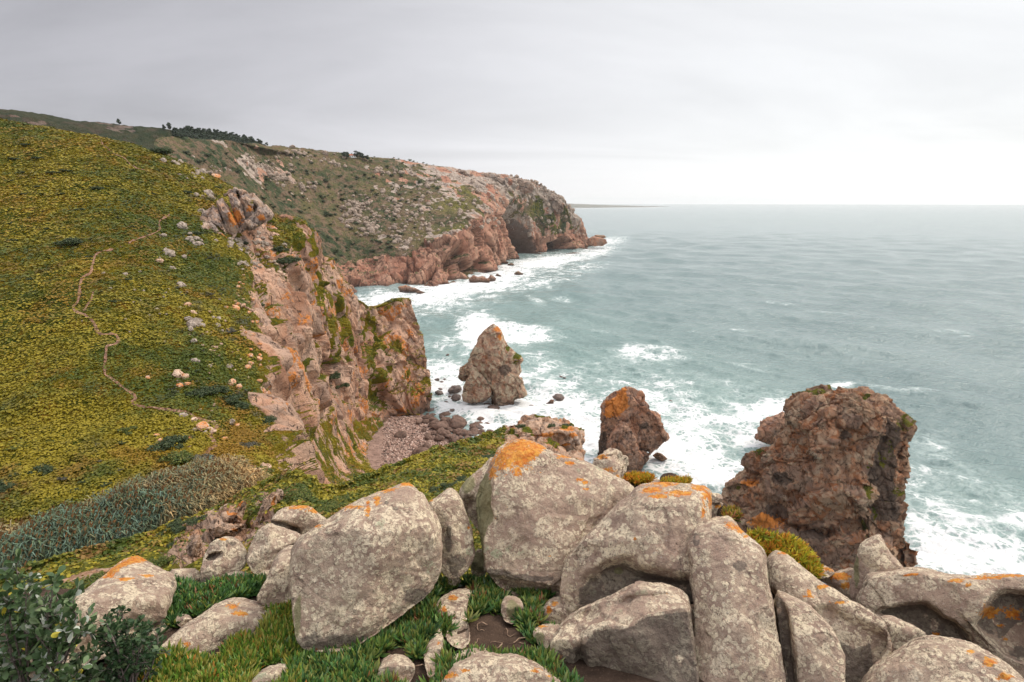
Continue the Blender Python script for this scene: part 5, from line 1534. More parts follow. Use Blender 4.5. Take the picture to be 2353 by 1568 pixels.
def bush(surface, x, y, wpx, kind, label, group, hgt=0.75, i=None, name='bush'):
    p, nrm = surface.pn(x, y)
    if p is None:
        return
    w = wpx / FL * np.linalg.norm(p - np.array([0, 0, CAMZ])) / 2
    o = obj(name, bush_proto(kind, random.randrange(4) if i is None else i), None, tuple(p - np.array([0, 0, 0.12 * w])))
    o.scale = (w * 1.05, w, w * hgt)
    o.rotation_euler = (0, 0, random.uniform(0, 6.28))
    return tag(o, label, 'bush', group)


def plant_bushes():
    G1 = 'dark bushes on the green hillside'
    big = [(162, 556, 50, 'dark', 'lone round dark bush on the open hillside left of the trail'), (290, 987, 38, 'green', 'small domed bush below the trail, alone on open turf'),
           (375, 1022, 70, 'dark', 'wide windblown dark bush left of the lower trail, upper of the cluster'), (412, 1018, 60, 'dark', 'dark bush beside the orange boulder at the trail bend'),
           (405, 1050, 66, 'green', 'lower green bush of the cluster beside the bend in the trail'), (462, 900, 60, 'dark', 'left bush of the dark spreading thicket below the cliff rim'),
           (492, 897, 56, 'dark', 'middle bush of the dark spreading thicket below the cliff rim'), (520, 915, 60, 'dark', 'taller bush of the dark spreading thicket below the cliff rim'),
           (545, 935, 52, 'dark', 'rightmost bush of the dark spreading thicket below the cliff rim'), (610, 966, 50, 'dark', 'round dark bush at the brink of the ravine'),
           (566, 1026, 44, 'grey', 'grey twiggy bush right of the trail where it drops to the reeds'), (660, 597, 56, 'dark', 'dark bush among white stones right of the slabby outcrop'),
           (640, 575, 40, 'dark', 'small dark bush above the one right of the slabby outcrop'), (768, 862, 44, 'dark', 'upper dark bush clinging to the cliff face'),
           (785, 885, 38, 'dark', 'lower dark bush clinging to the cliff face'), (98, 1080, 44, 'dark', 'dark bush on the left slope above the reeds'),
           (14, 1120, 50, 'dark', 'dark bush cut by the left edge above the reeds'), (370, 344, 46, 'dark', 'wide dark bush on the skyline where the green hill ends'),
           (230, 432, 24, 'dark', 'small dark tuft bush in the upper middle of the green hillside'), (470, 1055, 44, 'grey', 'grey bush at the left of the last trail bend'),
           (525, 760, 34, 'grey', 'grey cushion bush near the cliff rim'), (600, 700, 18, 'dark', 'small dark bush at the brink of the tallest cliff'), (500, 430, 20, 'dark', 'small bush beside stones near the top of the rim'),
           (430, 443, 26, 'dark', 'dark low bush above the upper trail'), (450, 535, 26, 'dark', 'dark bush at the left foot of the slabby outcrop'), (555, 560, 26, 'dark', 'dark bush under the slabby outcrop'),
           (600, 1085, 50, 'green', 'green mound bush where the trail meets the ravine head')]
    for x, y, w, k, lb in big:
        bush(hill, x, y, w, k, lb, G1, 0.7)
    g = random.Random(4)
    small = [(20, 415), (52, 446), (92, 428), (100, 446), (135, 446), (56, 397), (86, 362), (32, 365), (118, 398), (75, 498), (30, 550), (240, 570), (300, 520), (352, 445), (270, 500), (180, 480), (150, 392), (60, 330), (190, 350), (110, 525), (20, 512), (205, 590), (290, 640), (260, 690), (70, 640)]
    for x, y in small:
        bush(hill, x, y, g.uniform(13, 22), 'dark', 'small dark scrub tuft scattered over the upper green hillside', 'scrub tufts on the upper hillside', 0.5, name='scrub_tuft')
    gq = random.Random(14)
    for _ in range(46):
        x, y = gq.uniform(380, 590), gq.uniform(640, 1010)
        if x > 560 + 0.1 * (y - 640):
            continue
        bush(hill, x, y, gq.uniform(8, 17), gq.choice(['grey', 'grey', 'dark', 'green']), 'low scrub cushion between the stones on the right part of the green hillside', 'scrub cushions near the rim', 0.45, name='scrub_cushion')
    for _ in range(40):
        x, y = gq.uniform(10, 460), gq.uniform(1000, 1150)
        bush(hill, x, y, gq.uniform(10, 24), gq.choice(['grey', 'dark', 'green']), 'low scrub cushion on the turf just above the reeds', 'scrub cushions above the reeds', 0.45, name='scrub_cushion')
    G2 = 'junipers on the slope behind the boulders'
    for x, y, w, k, lb in [(1120, 1052, 46, 'dark', 'topmost dark juniper touching the orange-crowned boulder'), (1092, 1078, 46, 'dark', 'second dark juniper down the left of the orange-crowned boulder'),
                           (1060, 1106, 44, 'dark', 'dark juniper above the narrow upright slab'), (1032, 1118, 46, 'dark', 'dark juniper left of the peak of the narrow upright slab'),
                           (1000, 1128, 44, 'dark', 'dark juniper at the right shoulder of the big mottled boulder'), (766, 1166, 60, 'green', 'pale green juniper clump beyond the orange-topped slab'),
                           (738, 1174, 44, 'green', 'pale green juniper hugging the right end of the orange-topped slab'), (800, 1152, 50, 'green', 'low pale green juniper behind the left shoulder of the big mottled boulder'),
                           (690, 1138, 60, 'green', 'rounded green mound at the head of the ravine'), (665, 1150, 40, 'green', 'small green mound behind the upright buff rock'),
                           (370, 1228, 60, 'dark', 'dark low juniper along the lower edge of the reeds'), (415, 1208, 56, 'dark', 'middle low juniper along the lower edge of the reeds'),
                           (462, 1194, 50, 'dark', 'low juniper between the reeds and the splintered pinnacle'), (570, 1178, 30, 'green', 'green tuft right of the splintered pinnacle'),
                           (150, 1340, 80, 'green', 'wide low green cushion above the peaked boulder at left'), (60, 1365, 70, 'dark', 'dark cushion behind the taller leafy shrub'), (100, 1372, 80, 'green', 'green cushion between the leafy shrub and the trail'), (215, 1330, 36, 'green', 'green cushion just left of the orange-edged peak'),
                           (372, 1290, 44, 'green', 'green cushion right of the orange-edged peak'), (395, 1250, 22, 'dark', 'small dark tuft beside the pale knobbly rock'), (505, 1240, 24, 'dark', 'small dark bush on the crumbling rock face'), (640, 1190, 26, 'green', 'green tuft between the buff rock and the orange-topped slab')]:
        bush(slope, x, y, w, k, lb, G2, 0.55)
    G3 = 'shrubs on the pink outcrop'
    for (x, y, w, lb), Y in zip([(1197, 975, 26, 'dark shrub at the left end of the pink outcrop'), (1262, 974, 34, 'dark shrub in the middle of the pink outcrop top'), (1300, 974, 30, 'dark shrub at the right end of the pink outcrop top'),
                                 (1246, 1018, 26, 'green tuft growing halfway down the pink outcrop'), (1130, 1010, 34, 'dark shrub below the left end of the pink outcrop'), (1060, 1040, 18, 'small tuft on the slope edge')], (42.5, 42, 42.3, 39.6, 38, 33)):
        p = at(np.array(float(x)), np.array(float(y + w * .25)), Y)
        q = w / FL * Y / 2
        o = obj('bush', bush_proto('dark', random.randrange(4)), None, tuple(p))
        o.scale = (q, q, q * 0.8)
        tag(o, lb, 'bush', G3)


plant_bushes()


TRAILS = [([(396, 488), (385, 495), (368, 510), (366, 530), (345, 540), (310, 552), (280, 566), (250, 576), (226, 581), (216, 600), (211, 626), (190, 642), (184, 664), (180, 690), (172, 705), (176, 716), (200, 727), (216, 740), (226, 762), (238, 768), (262, 768), (272, 778), (268, 790), (248, 795), (244, 806), (243, 830), (240, 860), (250, 866), (272, 882), (290, 896), (310, 910), (312, 918), (306, 926), (330, 935), (360, 938), (395, 943), (420, 946), (440, 952), (450, 960), (470, 966), (490, 972), (497, 984), (486, 996), (490, 1010), (496, 1024), (480, 1036), (466, 1050), (468, 1064), (485, 1074)], 8.0),
          ([(212, 674), (208, 690), (200, 702), (192, 716)], 6.0), ([(232, 318), (244, 340), (268, 356), (285, 362), (300, 378), (318, 388), (340, 391)], 3.0), ([(545, 1076), (565, 1074), (590, 1071)], 9.0)]


def scatter_cover():
    """low cushions and leaf tufts all over the green slopes: nobody could count them"""
    g = np.random.default_rng(21)
    for surf, vegm, n, size, name, cols, seed in ((hill, hill_veg.reshape(-1), 240000, 0.31, 'ground_cover', None, 1),):
        P0, N0 = surf.P, surf.N
        w = np.clip(vegm, 0, 1) ** 2
        x, y, f = project(P0)
        w = w * ((x > -120) & (x < 1010) & (y > 200) & (y < 1400) & (f > 20))
        w = w * sstep(N0[:, 2], 0.3, 0.6)
        for pts, wd in TRAILS:
            q = np.asarray(pts, float)
            near_ = np.nonzero((x > q[:, 0].min() - 20) & (x < q[:, 0].max() + 20) & (y > q[:, 1].min() - 20) & (y < q[:, 1].max() + 20))[0]
            dd = np.full(len(near_), 1e9)
            for a_, b_ in zip(q[:-1], q[1:]):
                e_ = b_ - a_
                t_ = np.clip(((x[near_] - a_[0]) * e_[0] + (y[near_] - a_[1]) * e_[1]) / (e_ @ e_ + 1e-9), 0, 1)
                dd = np.minimum(dd, np.hypot(x[near_] - a_[0] - t_ * e_[0], y[near_] - a_[1] - t_ * e_[1]))
            w[near_] *= dd > wd * 0.34 * (0.8 + y[near_] / 2500)
        i = g.choice(len(P0), n, p=w / w.sum())
        P = P0[i] + g.normal(0, 0.35, (n, 3)) * np.array([1, 1, 0])
        N = N0[i] + np.array([0, 0, 1.2])
        a = 1.2 * fbm(P, 24.0, 4, 601) + 0.45 * fbm(P, 4.0, 3, 602) + g.normal(0, 0.08, n)
        b = fbm(P, 14.0, 4, 603) + 0.45 * fbm(P, 3.0, 2, 604) + g.normal(0, 0.08, n)
        px, py, _ = project(P)
        col = np.empty((n, 3))
        gr, ye, orr, br, gy = np.array([0.072, 0.098, 0.011]), np.array([0.275, 0.215, 0.013]), np.array([0.26, 0.130, 0.012]), np.array([0.105, 0.062, 0.030]), np.array([0.040, 0.044, 0.036])
        t = sstep(a, -0.40, 0.25)[:, None]
        col = gr * (1 - t) + ye * t
        t = (sstep(b, 0.08, 0.36) * (0.75 + 0.25 * sstep(px, 250, 560)))[:, None]
        col = col * (1 - t * 0.8) + orr * t * 0.8
        low = (sstep(py, 1030, 1190) * sstep(px, 620, 480) * sstep(b, -0.15, 0.2))[:, None]
        col = col * (1 - low * 0.75) + br * low * 0.75
        dk = (sstep(fbm(P, 5.0, 4, 605), 0.24, 0.42) * (0.35 + 0.65 * sstep(px, 300, 520)))[:, None]
        col = col * (1 - 0.75 * dk) + gy * 0.75 * dk
        col = col * g.uniform(0.90, 1.11, (n, 1))
        dist = np.linalg.norm(P - np.array([0, 0, CAMZ]), axis=1)
        s = size * g.uniform(0.5, 1.25, n) * np.clip(dist / 95, 0.55, 2.0)
        R = frames(N, g, 0.42)
        V, F = repeat(QUAD_V * np.array([1, 1, 1.4]), QUAD_F, P + np.array([0, 0, 0.06]), s[:, None] * np.ones((1, 3)), R)
        tag(obj(name, mesh_data(name, V, F, LEAF, {'tint': np.repeat(col, 4, 0)}, False)), kind='stuff')
    # the near slope
    P0, N0 = slope.P, slope.N
    x, y, f = project(P0)
    w = sstep(N0[:, 2], 0.5, 0.8) * (f > 6) * (x > -250) * (y < 1420)
    w = w * np.clip(1 - 1.3 * np.exp(-((x - 520) / 85) ** 2 - ((y - 1215) / 52) ** 2) - 0.9 * np.exp(-((x - 440) / 55) ** 2 - ((y - 1290) / 36) ** 2) - sstep(x, 1120, 1170), 0, 1)
    w = w * (1 - 0.95 * np.exp(-((y - np.interp(x, [60, 150, 250, 330, 420, 470], [1362, 1330, 1306, 1290, 1262, 1238])) / 14.0) ** 2) * sstep(x, 60, 150) * sstep(x, 470, 400))
    n = 60000
    i = g.choice(len(P0), n, p=w / w.sum())
    P = P0[i] + g.normal(0, 0.05, (n, 3)) * np.array([1, 1, 0])
    a = fbm(P, 3.0, 4, 611) + g.normal(0, 0.18, n)
    b = fbm(P, 1.6, 4, 612) + g.normal(0, 0.18, n)
    t = sstep(a, -0.3, 0.3)[:, None]
    col = np.array([0.070, 0.100, 0.014]) * (1 - t) + np.array([0.27, 0.22, 0.018]) * t
    t = sstep(b, 0.18, 0.42)[:, None]
    col = (col * (1 - 0.8 * t) + np.array([0.25, 0.13, 0.04]) * 0.8 * t) * g.uniform(0.65, 1.35, (n, 1))
    dist = np.linalg.norm(P - np.array([0, 0, CAMZ]), axis=1)
    V, F = repeat(QUAD_V, QUAD_F, P + np.array([0, 0, .02]), (0.12 * g.uniform(0.5, 1.2, n) * np.clip(dist / 22, .4, 2))[:, None] * np.ones((1, 3)), frames(N0[i] + np.array([0, 0, .5]), g, 0.6))
    tag(obj('ground_cover', mesh_data('ground_cover', V, F, LEAF, {'tint': np.repeat(col, 4, 0)}, False)), kind='stuff')


scatter_cover()


# ---- reeds in the gully
def reed_bed():
    g = np.random.default_rng(31)
    P0 = hill.P
    x, y, f = project(P0)
    poly = [(-160, 1390), (-160, 1330), (0, 1296), (150, 1246), (300, 1192), (430, 1140), (545, 1108), (590, 1128), (600, 1150), (560, 1172), (450, 1215), (300, 1285), (150, 1335), (0, 1370)]
    near = (f > 30) & (f < 90)
    idx = np.nonzero(near & (x > -180) & (x < 620) & (y > 1080) & (y < 1420))[0]
    idx = idx[poly_sd(x[idx], y[idx], poly) > 0]
    n = 8500
    i = g.choice(idx, n)
    B = P0[i] + g.normal(0, 0.25, (n, 3)) * np.array([1, 1, 0])
    px, py, _ = project(B)
    dry = np.clip(sstep(px, 260, 560) * 0.75 + 0.75 * sstep(fbm(B, 5.0, 3, 33), -0.05, 0.45) + g.normal(0, 0.14, n) - 0.24, 0, 1)
    h = g.uniform(2.4, 3.9, n) * (1 - 0.25 * sstep(px, 420, 590)) * (1 + 0.35 * fbm(B, 4.0, 3, 35))
    wind = np.array([0.55, 0.15, 0.0])
    Vs, Fs, Ts = [], [], []
    off = 0
    green, blue, tan, brn = np.array([0.115, 0.150, 0.075]), np.array([0.125, 0.190, 0.150]), np.array([0.50, 0.325, 0.145]), np.array([0.36, 0.200, 0.090])
    base = green + (blue - green) * g.uniform(0, 1, (n, 1))
    leafc = base * (1 - dry[:, None]) + tan * dry[:, None]
    L = 9
    for k in range(L):
        # a leaf: two-segment ribbon leaving the stem and arching over
        t0 = g.uniform(0.30, 1.0, n)
        az = g.uniform(0, 6.28, n)
        ln = g.uniform(0.55, 1.05, n)
        wd = g.uniform(0.022, 0.048, n)
        lean = wind * (t0 ** 2)[:, None] * h[:, None] * 0.33
        p0 = B + np.stack([0 * h, 0 * h, h * t0], -1) + lean
        d = np.stack([np.cos(az), np.sin(az), 0 * az], -1)
        p1 = p0 + d * (ln * 0.45)[:, None] + np.stack([0 * h, 0 * h, ln * 0.42], -1) + wind * (ln * .18)[:, None]
        p2 = p1 + d * (ln * 0.50)[:, None] + np.stack([0 * h, 0 * h, -ln * g.uniform(0.0, 0.40, n)], -1) + wind * (ln * .22)[:, None]
        sdv = np.stack([-np.sin(az), np.cos(az), 0 * az], -1) * wd[:, None]
        Vs.append(np.stack([p0 - sdv, p0 + sdv, p1 + sdv * 1.2, p1 - sdv * 1.2, p2 + sdv * .15, p2 - sdv * .15], 1).reshape(-1, 3))
        f0 = np.array([[0, 1, 2, 3], [3, 2, 4, 5]])
        Fs.append((f0[None] + off + (np.arange(n) * 6)[:, None, None]).reshape(-1, 4))
        c = leafc * g.uniform(0.6, 1.4, (n, 1))
        Ts.append(np.repeat(c, 6, 0))
        off += 6 * n
    # stems
    tp = B + np.stack([0 * h, 0 * h, h], -1) + wind * (h * .33)[:, None]
    for ang in (0.3, 1.9):
        s = np.array([math.cos(ang), math.sin(ang), 0]) * 0.028
        md = (B * .5 + tp * .5) - wind * (h * .06)[:, None]
        Vs.append(np.stack([B - s, B + s, md + s, md - s, tp + s * .5, tp - s * .5], 1).reshape(-1, 3))
        Fs.append((np.array([[0, 1, 2, 3], [3, 2, 4, 5]])[None] + off + (np.arange(n) * 6)[:, None, None]).reshape(-1, 4))
        Ts.append(np.repeat(leafc * 0.5 + tan * 0.5, 6, 0) * 0.9)
        off += 6 * n
    # plumes
    m = g.uniform(size=n) < 0.34
    k = m.sum()
    for ang in (0.0, 1.05, 2.1):
        s = np.array([math.cos(ang), math.sin(ang), 0]) * 0.075
        t = tp[m]
        a = t + np.array([0.03, 0, 0.16])
        e = t + np.array([0.16, 0.03, 0.42])
        Vs.append(np.stack([t - s * .3, t + s * .3, a + s, a - s, e + s * .1, e - s * .1], 1).reshape(-1, 3))
        Fs.append((np.array([[0, 1, 2, 3], [3, 2, 4, 5]])[None] + off + (np.arange(k) * 6)[:, None, None]).reshape(-1, 4))
        Ts.append(np.repeat(brn * g.uniform(0.8, 1.5, (k, 1)), 6, 0))
        off += 6 * k
    tag(obj('reed_bed', mesh_data('reed_bed', np.concatenate(Vs), np.concatenate(Fs), DRY, {'tint': np.concatenate(Ts)}, False)), kind='stuff')


reed_bed()


# ---- stones
def stone_mesh(seed, n, mat, angular, name='stone', sq=(1, 1, 0.75)):
    D, F = csphere(n)
    b1, _ = blocks(D + seed * 3.3, 0.95, seed, 1.2)
    b2, _ = blocks(D + seed * 3.3, 0.42, seed + 1, 1.0)
    r = 1 + angular * (0.55 * b1 + 0.25 * b2) + (1 - angular) * 0.35 * fbm(D + seed, 0.9, 3, seed)
    V = D * r[:, None] * np.array(sq)
    return mesh_data(name, V, F, mat, None, angular < 0.6)


PALE_ST = mat_simple('pale_stone', (0.30, 0.245, 0.20), (0.43, 0.355, 0.29), 1.3, 0.95, 0.15, c3=(0.22, 0.17, 0.14))
TAN_ST = mat_simple('tan_stone', (0.50, 0.33, 0.23), (0.60, 0.44, 0.33), 1.0, 0.95, 0.15, c3=(0.30, 0.19, 0.14))
ORA_ST = mat_simple('orange_lichened_stone', (0.58, 0.22, 0.06), (0.55, 0.38, 0.27), 1.1, 0.95, 0.15, c3=(0.46, 0.38, 0.31))
WET_ST = mat_simple('wet_dark_rock', (0.060, 0.045, 0.038), (0.135, 0.090, 0.072), 0.5, 0.55, 0.25, 0.4, c3=(0.19, 0.115, 0.085))
BRN_ST = mat_simple('brown_beach_rock', (0.115, 0.072, 0.055), (0.20, 0.125, 0.095), 0.4, 0.85, 0.25, c3=(0.08, 0.058, 0.048))
HEAD_ST = mat_simple('headland_stone', (0.27, 0.205, 0.16), (0.41, 0.325, 0.26), 0.25, 0.95, 0.6, c3=(0.20, 0.145, 0.11))
SM = {'pale': [stone_mesh(i, 9, PALE_ST, 0.75) for i in range(4)], 'tan': [stone_mesh(10 + i, 9, TAN_ST, 0.8) for i in range(3)], 'orange': [stone_mesh(20 + i, 9, ORA_ST, 0.8) for i in range(3)],
      'wet': [stone_mesh(30 + i, 9, WET_ST, 0.5, sq=(1.1, .9, .55)) for i in range(4)], 'brown': [stone_mesh(40 + i, 9, BRN_ST, 0.45, sq=(1.1, .95, .75)) for i in range(4)],
      'head': [stone_mesh(50 + i, 7, HEAD_ST, 0.85, sq=(1, 1, .85)) for i in range(5)]}


def stone(surface, x, y, wpx, kind, label, group, cat='stone', name='stone', sink=0.25, tall=1.0, p=None):
    if p is None:
        p = surface(x, y)
    if p is None:
        return
    r = wpx / FL * np.linalg.norm(p - np.array([0, 0, CAMZ])) / 2
    o = obj(name, random.choice(SM[kind]), None, tuple(p + np.array([0, 0, r * (0.5 - sink) * tall])))
    o.scale = (r * random.uniform(.9, 1.15), r * random.uniform(.8, 1.1), r * random.uniform(.75, 1.05) * tall)
    o.rotation_euler = (random.uniform(-.35, .35), random.uniform(-.35, .35), random.uniform(0, 6.28))
    return tag(o, label, cat, group)


def hillside_stones():
    GB = 'stones scattered on the green hillside'
    named = [(389, 583, 22, 'pale', 'pair-like pale boulder alone in turf left of the slabby outcrop'), (367, 600, 12, 'tan', 'small pinkish stone below the lone pale boulder'), (420, 591, 10, 'pale', 'flat pale stone right of the pinkish one below the outcrop'), (397, 616, 11, 'pale', 'upright pale stone in turf under the flat one'),
             (289, 631, 10, 'pale', 'small pale stone in mid-hillside right of the trail'), (414, 658, 16, 'pale', 'pale wedge-shaped stone with a dark side on mid-hillside'), (429, 701, 13, 'orange', 'orange-topped stone just above the group of standing stones'),
             (446, 717, 11, 'tan', 'tan stone touching the top of the standing group'), (432, 735, 15, 'pale', 'leftmost slab of the group of standing stones'), (444, 745, 24, 'pale', 'largest slab of the group of standing stones, orange-tinged'), (458, 740, 14, 'pale', 'rear right slab of the group of standing stones'), (464, 748, 13, 'pale', 'rightmost slab of the group of standing stones'), (440, 758, 12, 'pale', 'foot stone of the group of standing stones'),
             (490, 730, 8, 'pale', 'narrow upper stone of the small trio near the rim'), (502, 734, 11, 'pale', 'round upper stone of the small trio near the rim'), (501, 748, 10, 'pale', 'long lower stone of the small trio near the rim'), (446, 783, 13, 'pale', 'whitish tilted stone below the standing group'), (512, 759, 7, 'pale', 'narrow white stone beside the grey cushion bush'),
             (540, 708, 18, 'orange', 'orange-capped double stone near the rim'), (520, 705, 8, 'orange', 'small orange stone left of the double stone'), (448, 830, 15, 'pale', 'whitish flat stone in yellow turf'), (525, 843, 17, 'pale', 'single white blocky boulder in turf near the rim'), (497, 799, 9, 'tan', 'small tan stone above the white blocky boulder'), (480, 840, 9, 'pale', 'small pale twin stone left of the white blocky boulder'),
             (340, 869, 10, 'orange', 'small upright orange stone in turf by the lower trail'), (408, 862, 20, 'tan', 'tan boulder capped orange, left one of three'), (426, 864, 14, 'orange', 'orange-crested boulder, right one of three'), (411, 886, 12, 'orange', 'orange stone just below the tan capped boulder'), (430, 884, 14, 'orange', 'bright orange flat stone, lowest of three'),
             (536, 881, 18, 'orange', 'orange and white split stone at the rim above the thicket'), (550, 890, 14, 'orange', 'orange stone at right of the split stone'), (421, 956, 15, 'pale', 'pale stone lying in the bend of the lower trail'), (444, 966, 12, 'tan', 'tan stone on the lower trail after the bend'),
             (465, 980, 22, 'orange', 'big bright orange boulder beside the lower trail'), (447, 988, 10, 'pale', 'small grey stone left of the big orange boulder'), (472, 993, 11, 'pale', 'small pale stone at the foot of the big orange boulder'), (482, 985, 12, 'tan', 'tan stone right of the big orange boulder'), (490, 991, 13, 'tan', 'long tan stone edging the lower trail'),
             (531, 970, 14, 'pale', 'pale rounded stone alone right of the trail'), (545, 977, 9, 'orange', 'small orange stone beside the pale rounded one'), (360, 999, 10, 'orange', 'orange stone above the wide windblown bush'), (371, 1012, 9, 'orange', 'small orange stone touching the wide windblown bush'), (437, 1005, 9, 'orange', 'orange stone above the bush cluster'), (435, 1026, 10, 'tan', 'pink stone right of the bush cluster'),
             (517, 1010, 13, 'orange', 'slanted orange stone between the trail and the ravine'), (555, 1061, 15, 'orange', 'buff stone at the lower end of the trail'), (563, 1071, 11, 'orange', 'small buff stone below the one at the trail end'), (520, 1071, 10, 'tan', 'tan stone beside the last trail bend'), (590, 1085, 18, 'tan', 'pink boulder at the head of the ravine'), (610, 1075, 22, 'tan', 'larger pink boulder at the brink of the ravine head'),
             (377, 541, 10, 'pale', 'small pale stone at the left foot of the slabby outcrop'), (418, 522, 20, 'pale', 'rounded boulder touching the left edge of the slabby outcrop'), (478, 385, 8, 'pale', 'solitary white stone just under the skyline'), (377, 370, 11, 'pale', 'white stone on the skyline shoulder'),
             (400, 374, 9, 'pale', 'upper stone of the small heap on the skyline shoulder'), (405, 377, 12, 'pale', 'lower stone of the small heap on the skyline shoulder'), (416, 372, 10, 'pale', 'right stone of the small heap on the skyline shoulder'), (497, 405, 16, 'orange', 'tall orange-faced slab on the skyline of the rim'), (470, 392, 14, 'pale', 'pale boulder on the rim left of the orange-faced slab'), (481, 512, 12, 'pale', 'boulder on the top edge of the slabby outcrop') if False else (463, 487, 15, 'pale', 'pale boulder on the left crest of the slabby outcrop')]
    for x, y, w, k, lb in named:
        stone(hill, x, y, w, k, lb, GB, tall=1.15, sink=0.38)
    g = random.Random(9)
    clusters = [((480, 450, 24, 14), 9, (8, 14), 'pale', 'pale boulder in the heap above the slabby outcrop', 'boulder heap above the outcrop'),
                ((450, 400, 30, 18), 14, (5, 9), 'pale', 'small pale stone strewn along the upper rim', 'stones along the upper rim'),
                ((445, 555, 26, 12), 12, (8, 14), 'pale', 'grey boulder in the rubble at the lower left foot of the outcrop', 'rubble at the foot of the outcrop'),
                ((550, 555, 26, 14), 12, (9, 16), 'pale', 'whitish boulder in the rubble at the lower right foot of the outcrop', 'rubble right of the outcrop'),
                ((600, 560, 40, 26), 24, (6, 13), 'pale', 'white angular stone in the boulder field right of the outcrop', 'boulder field right of the outcrop'),
                ((575, 605, 36, 16), 30, (4, 10), 'pale', 'small white stone in the dense stone patch below the outcrop', 'dense stone patch below the outcrop'),
                ((640, 620, 22, 24), 12, (6, 14), 'tan', 'warm grey block near the brink right of the stone patch', 'blocks at the brink of the cliff'),
                ((350, 690, 120, 120), 26, (3.5, 6), 'pale', 'tiny pale stone dotted in the middle of the green slope', 'tiny stones on the mid slope'),
                ((500, 800, 80, 100), 30, (3.5, 7), 'tan', 'tiny reddish stone dotted in the turf by the rim', 'tiny stones by the rim'),
                ((560, 700, 24, 60), 16, (5, 11), 'orange', 'orange-lichened stone at the crumbling cliff rim', 'stones at the crumbling rim'),
                ((580, 800, 18, 60), 16, (6, 14), 'orange', 'orange-lichened block on the rim above the tallest cliff', 'blocks on the rim of the tallest cliff'),
                ((480, 960, 70, 60), 16, (3.5, 6), 'tan', 'tiny reddish stone beside the lower trail', 'tiny stones beside the lower trail')]
    for (cx, cy, rx, ry), n, (a, b), k, lb, grp in clusters:
        for _ in range(n):
            stone(hill, g.gauss(cx, rx * .55), g.gauss(cy, ry * .55), g.uniform(a, b), k, lb, grp, sink=0.4)


hillside_stones()


def headland_stones():
    g = random.Random(19)
    cl = [((590, 372, 50, 14), 14, 'crag near the upper left of the headland'), ((640, 405, 34, 16), 34, 'white crag on the left of the headland'), ((490, 395, 24, 12), 18, 'pale boulder pile on the left end of the headland'), ((680, 352, 90, 12), 24, 'stones along the headland brow'),
          ((700, 425, 30, 10), 16, 'stones below the white crag'), ((815, 485, 26, 22), 46, 'big white boulder field in the headland scrub'), ((850, 520, 26, 22), 34, 'lower half of the white boulder field'), ((840, 460, 26, 16), 20, 'top of the white boulder field'),
          ((910, 505, 20, 40), 44, 'boulder band right of the white field'), ((760, 380, 70, 20), 24, 'stones under the tiny white house'), ((930, 430, 50, 40), 46, 'stones on the middle of the headland'), ((1000, 450, 60, 50), 40, 'stones high above the red cliff')]
    first = None
    k = 0
    for (cx, cy, rx, ry), n, where in cl:
        for _ in range(n):
            if k >= 230:
                break
            x, y = g.gauss(cx, rx * .55), g.gauss(cy, ry * .55)
            stone(headland, x, y, (2.6 + 9 * g.random() ** 2.2) * (1.15 if 'white' in where else 1), 'head', 'pale rock in the ' + where if 'stones' not in where and 'field' in where or 'crag' in where or 'pile' in where or 'band' in where else 'pale rock among the ' + where, where[0].upper() * 0 + where, 'rock', 'rock', 0.2)
            k += 1
    # the rest of the rubble, too many to count
    n = 1100
    gg = np.random.default_rng(5)
    P = []
    for _ in range(n):
        r = g.random()
        if r < .34:
            x, y = g.uniform(960, 1330), g.uniform(400, 540)
        elif r < .62:
            cx, cy = g.choice([(905, 480), (915, 530), (930, 560), (890, 450), (945, 500), (960, 470), (980, 520)])
            x, y = g.gauss(cx, 12), g.gauss(cy, 14)
        elif r < .80:
            cx, cy = g.choice([(585, 370), (620, 385), (640, 405), (655, 412), (600, 400), (700, 360), (760, 372), (880, 392), (930, 400)])
            x, y = g.gauss(cx, 16), g.gauss(cy, 7)
        else:
            cx, cy = g.choice([(812, 470), (822, 490), (840, 512), (852, 530), (800, 510), (860, 500)])
            x, y = g.gauss(cx, 9), g.gauss(cy, 9)
        p = headland(x, y)
        if p is not None:
            P.append(p)
    P = np.array(P)
    P = P[P[:, 1] > 500]
    me = SM['head'][0]
    V = np.empty(len(me.vertices) * 3)
    me.vertices.foreach_get('co', V)
    D, F = csphere(3)
    V = D * (1 + 0.3 * fbm(D, 0.7, 2, 3))[:, None]
    W, G = repeat(V, F, P + np.array([0, 0, .3]), (0.6 + 3.2 * gg.random((len(P), 1)) ** 3) * np.array([[1, 1, .8]]) * (P[:, 1:2] / 800), frames(np.tile([[0, 0, 1.0]], (len(P), 1)), gg, 0.4))
    tag(obj('rubble', mesh_data('rubble', W, G, HEAD_ST, None, False)), kind='stuff')


headland_stones()


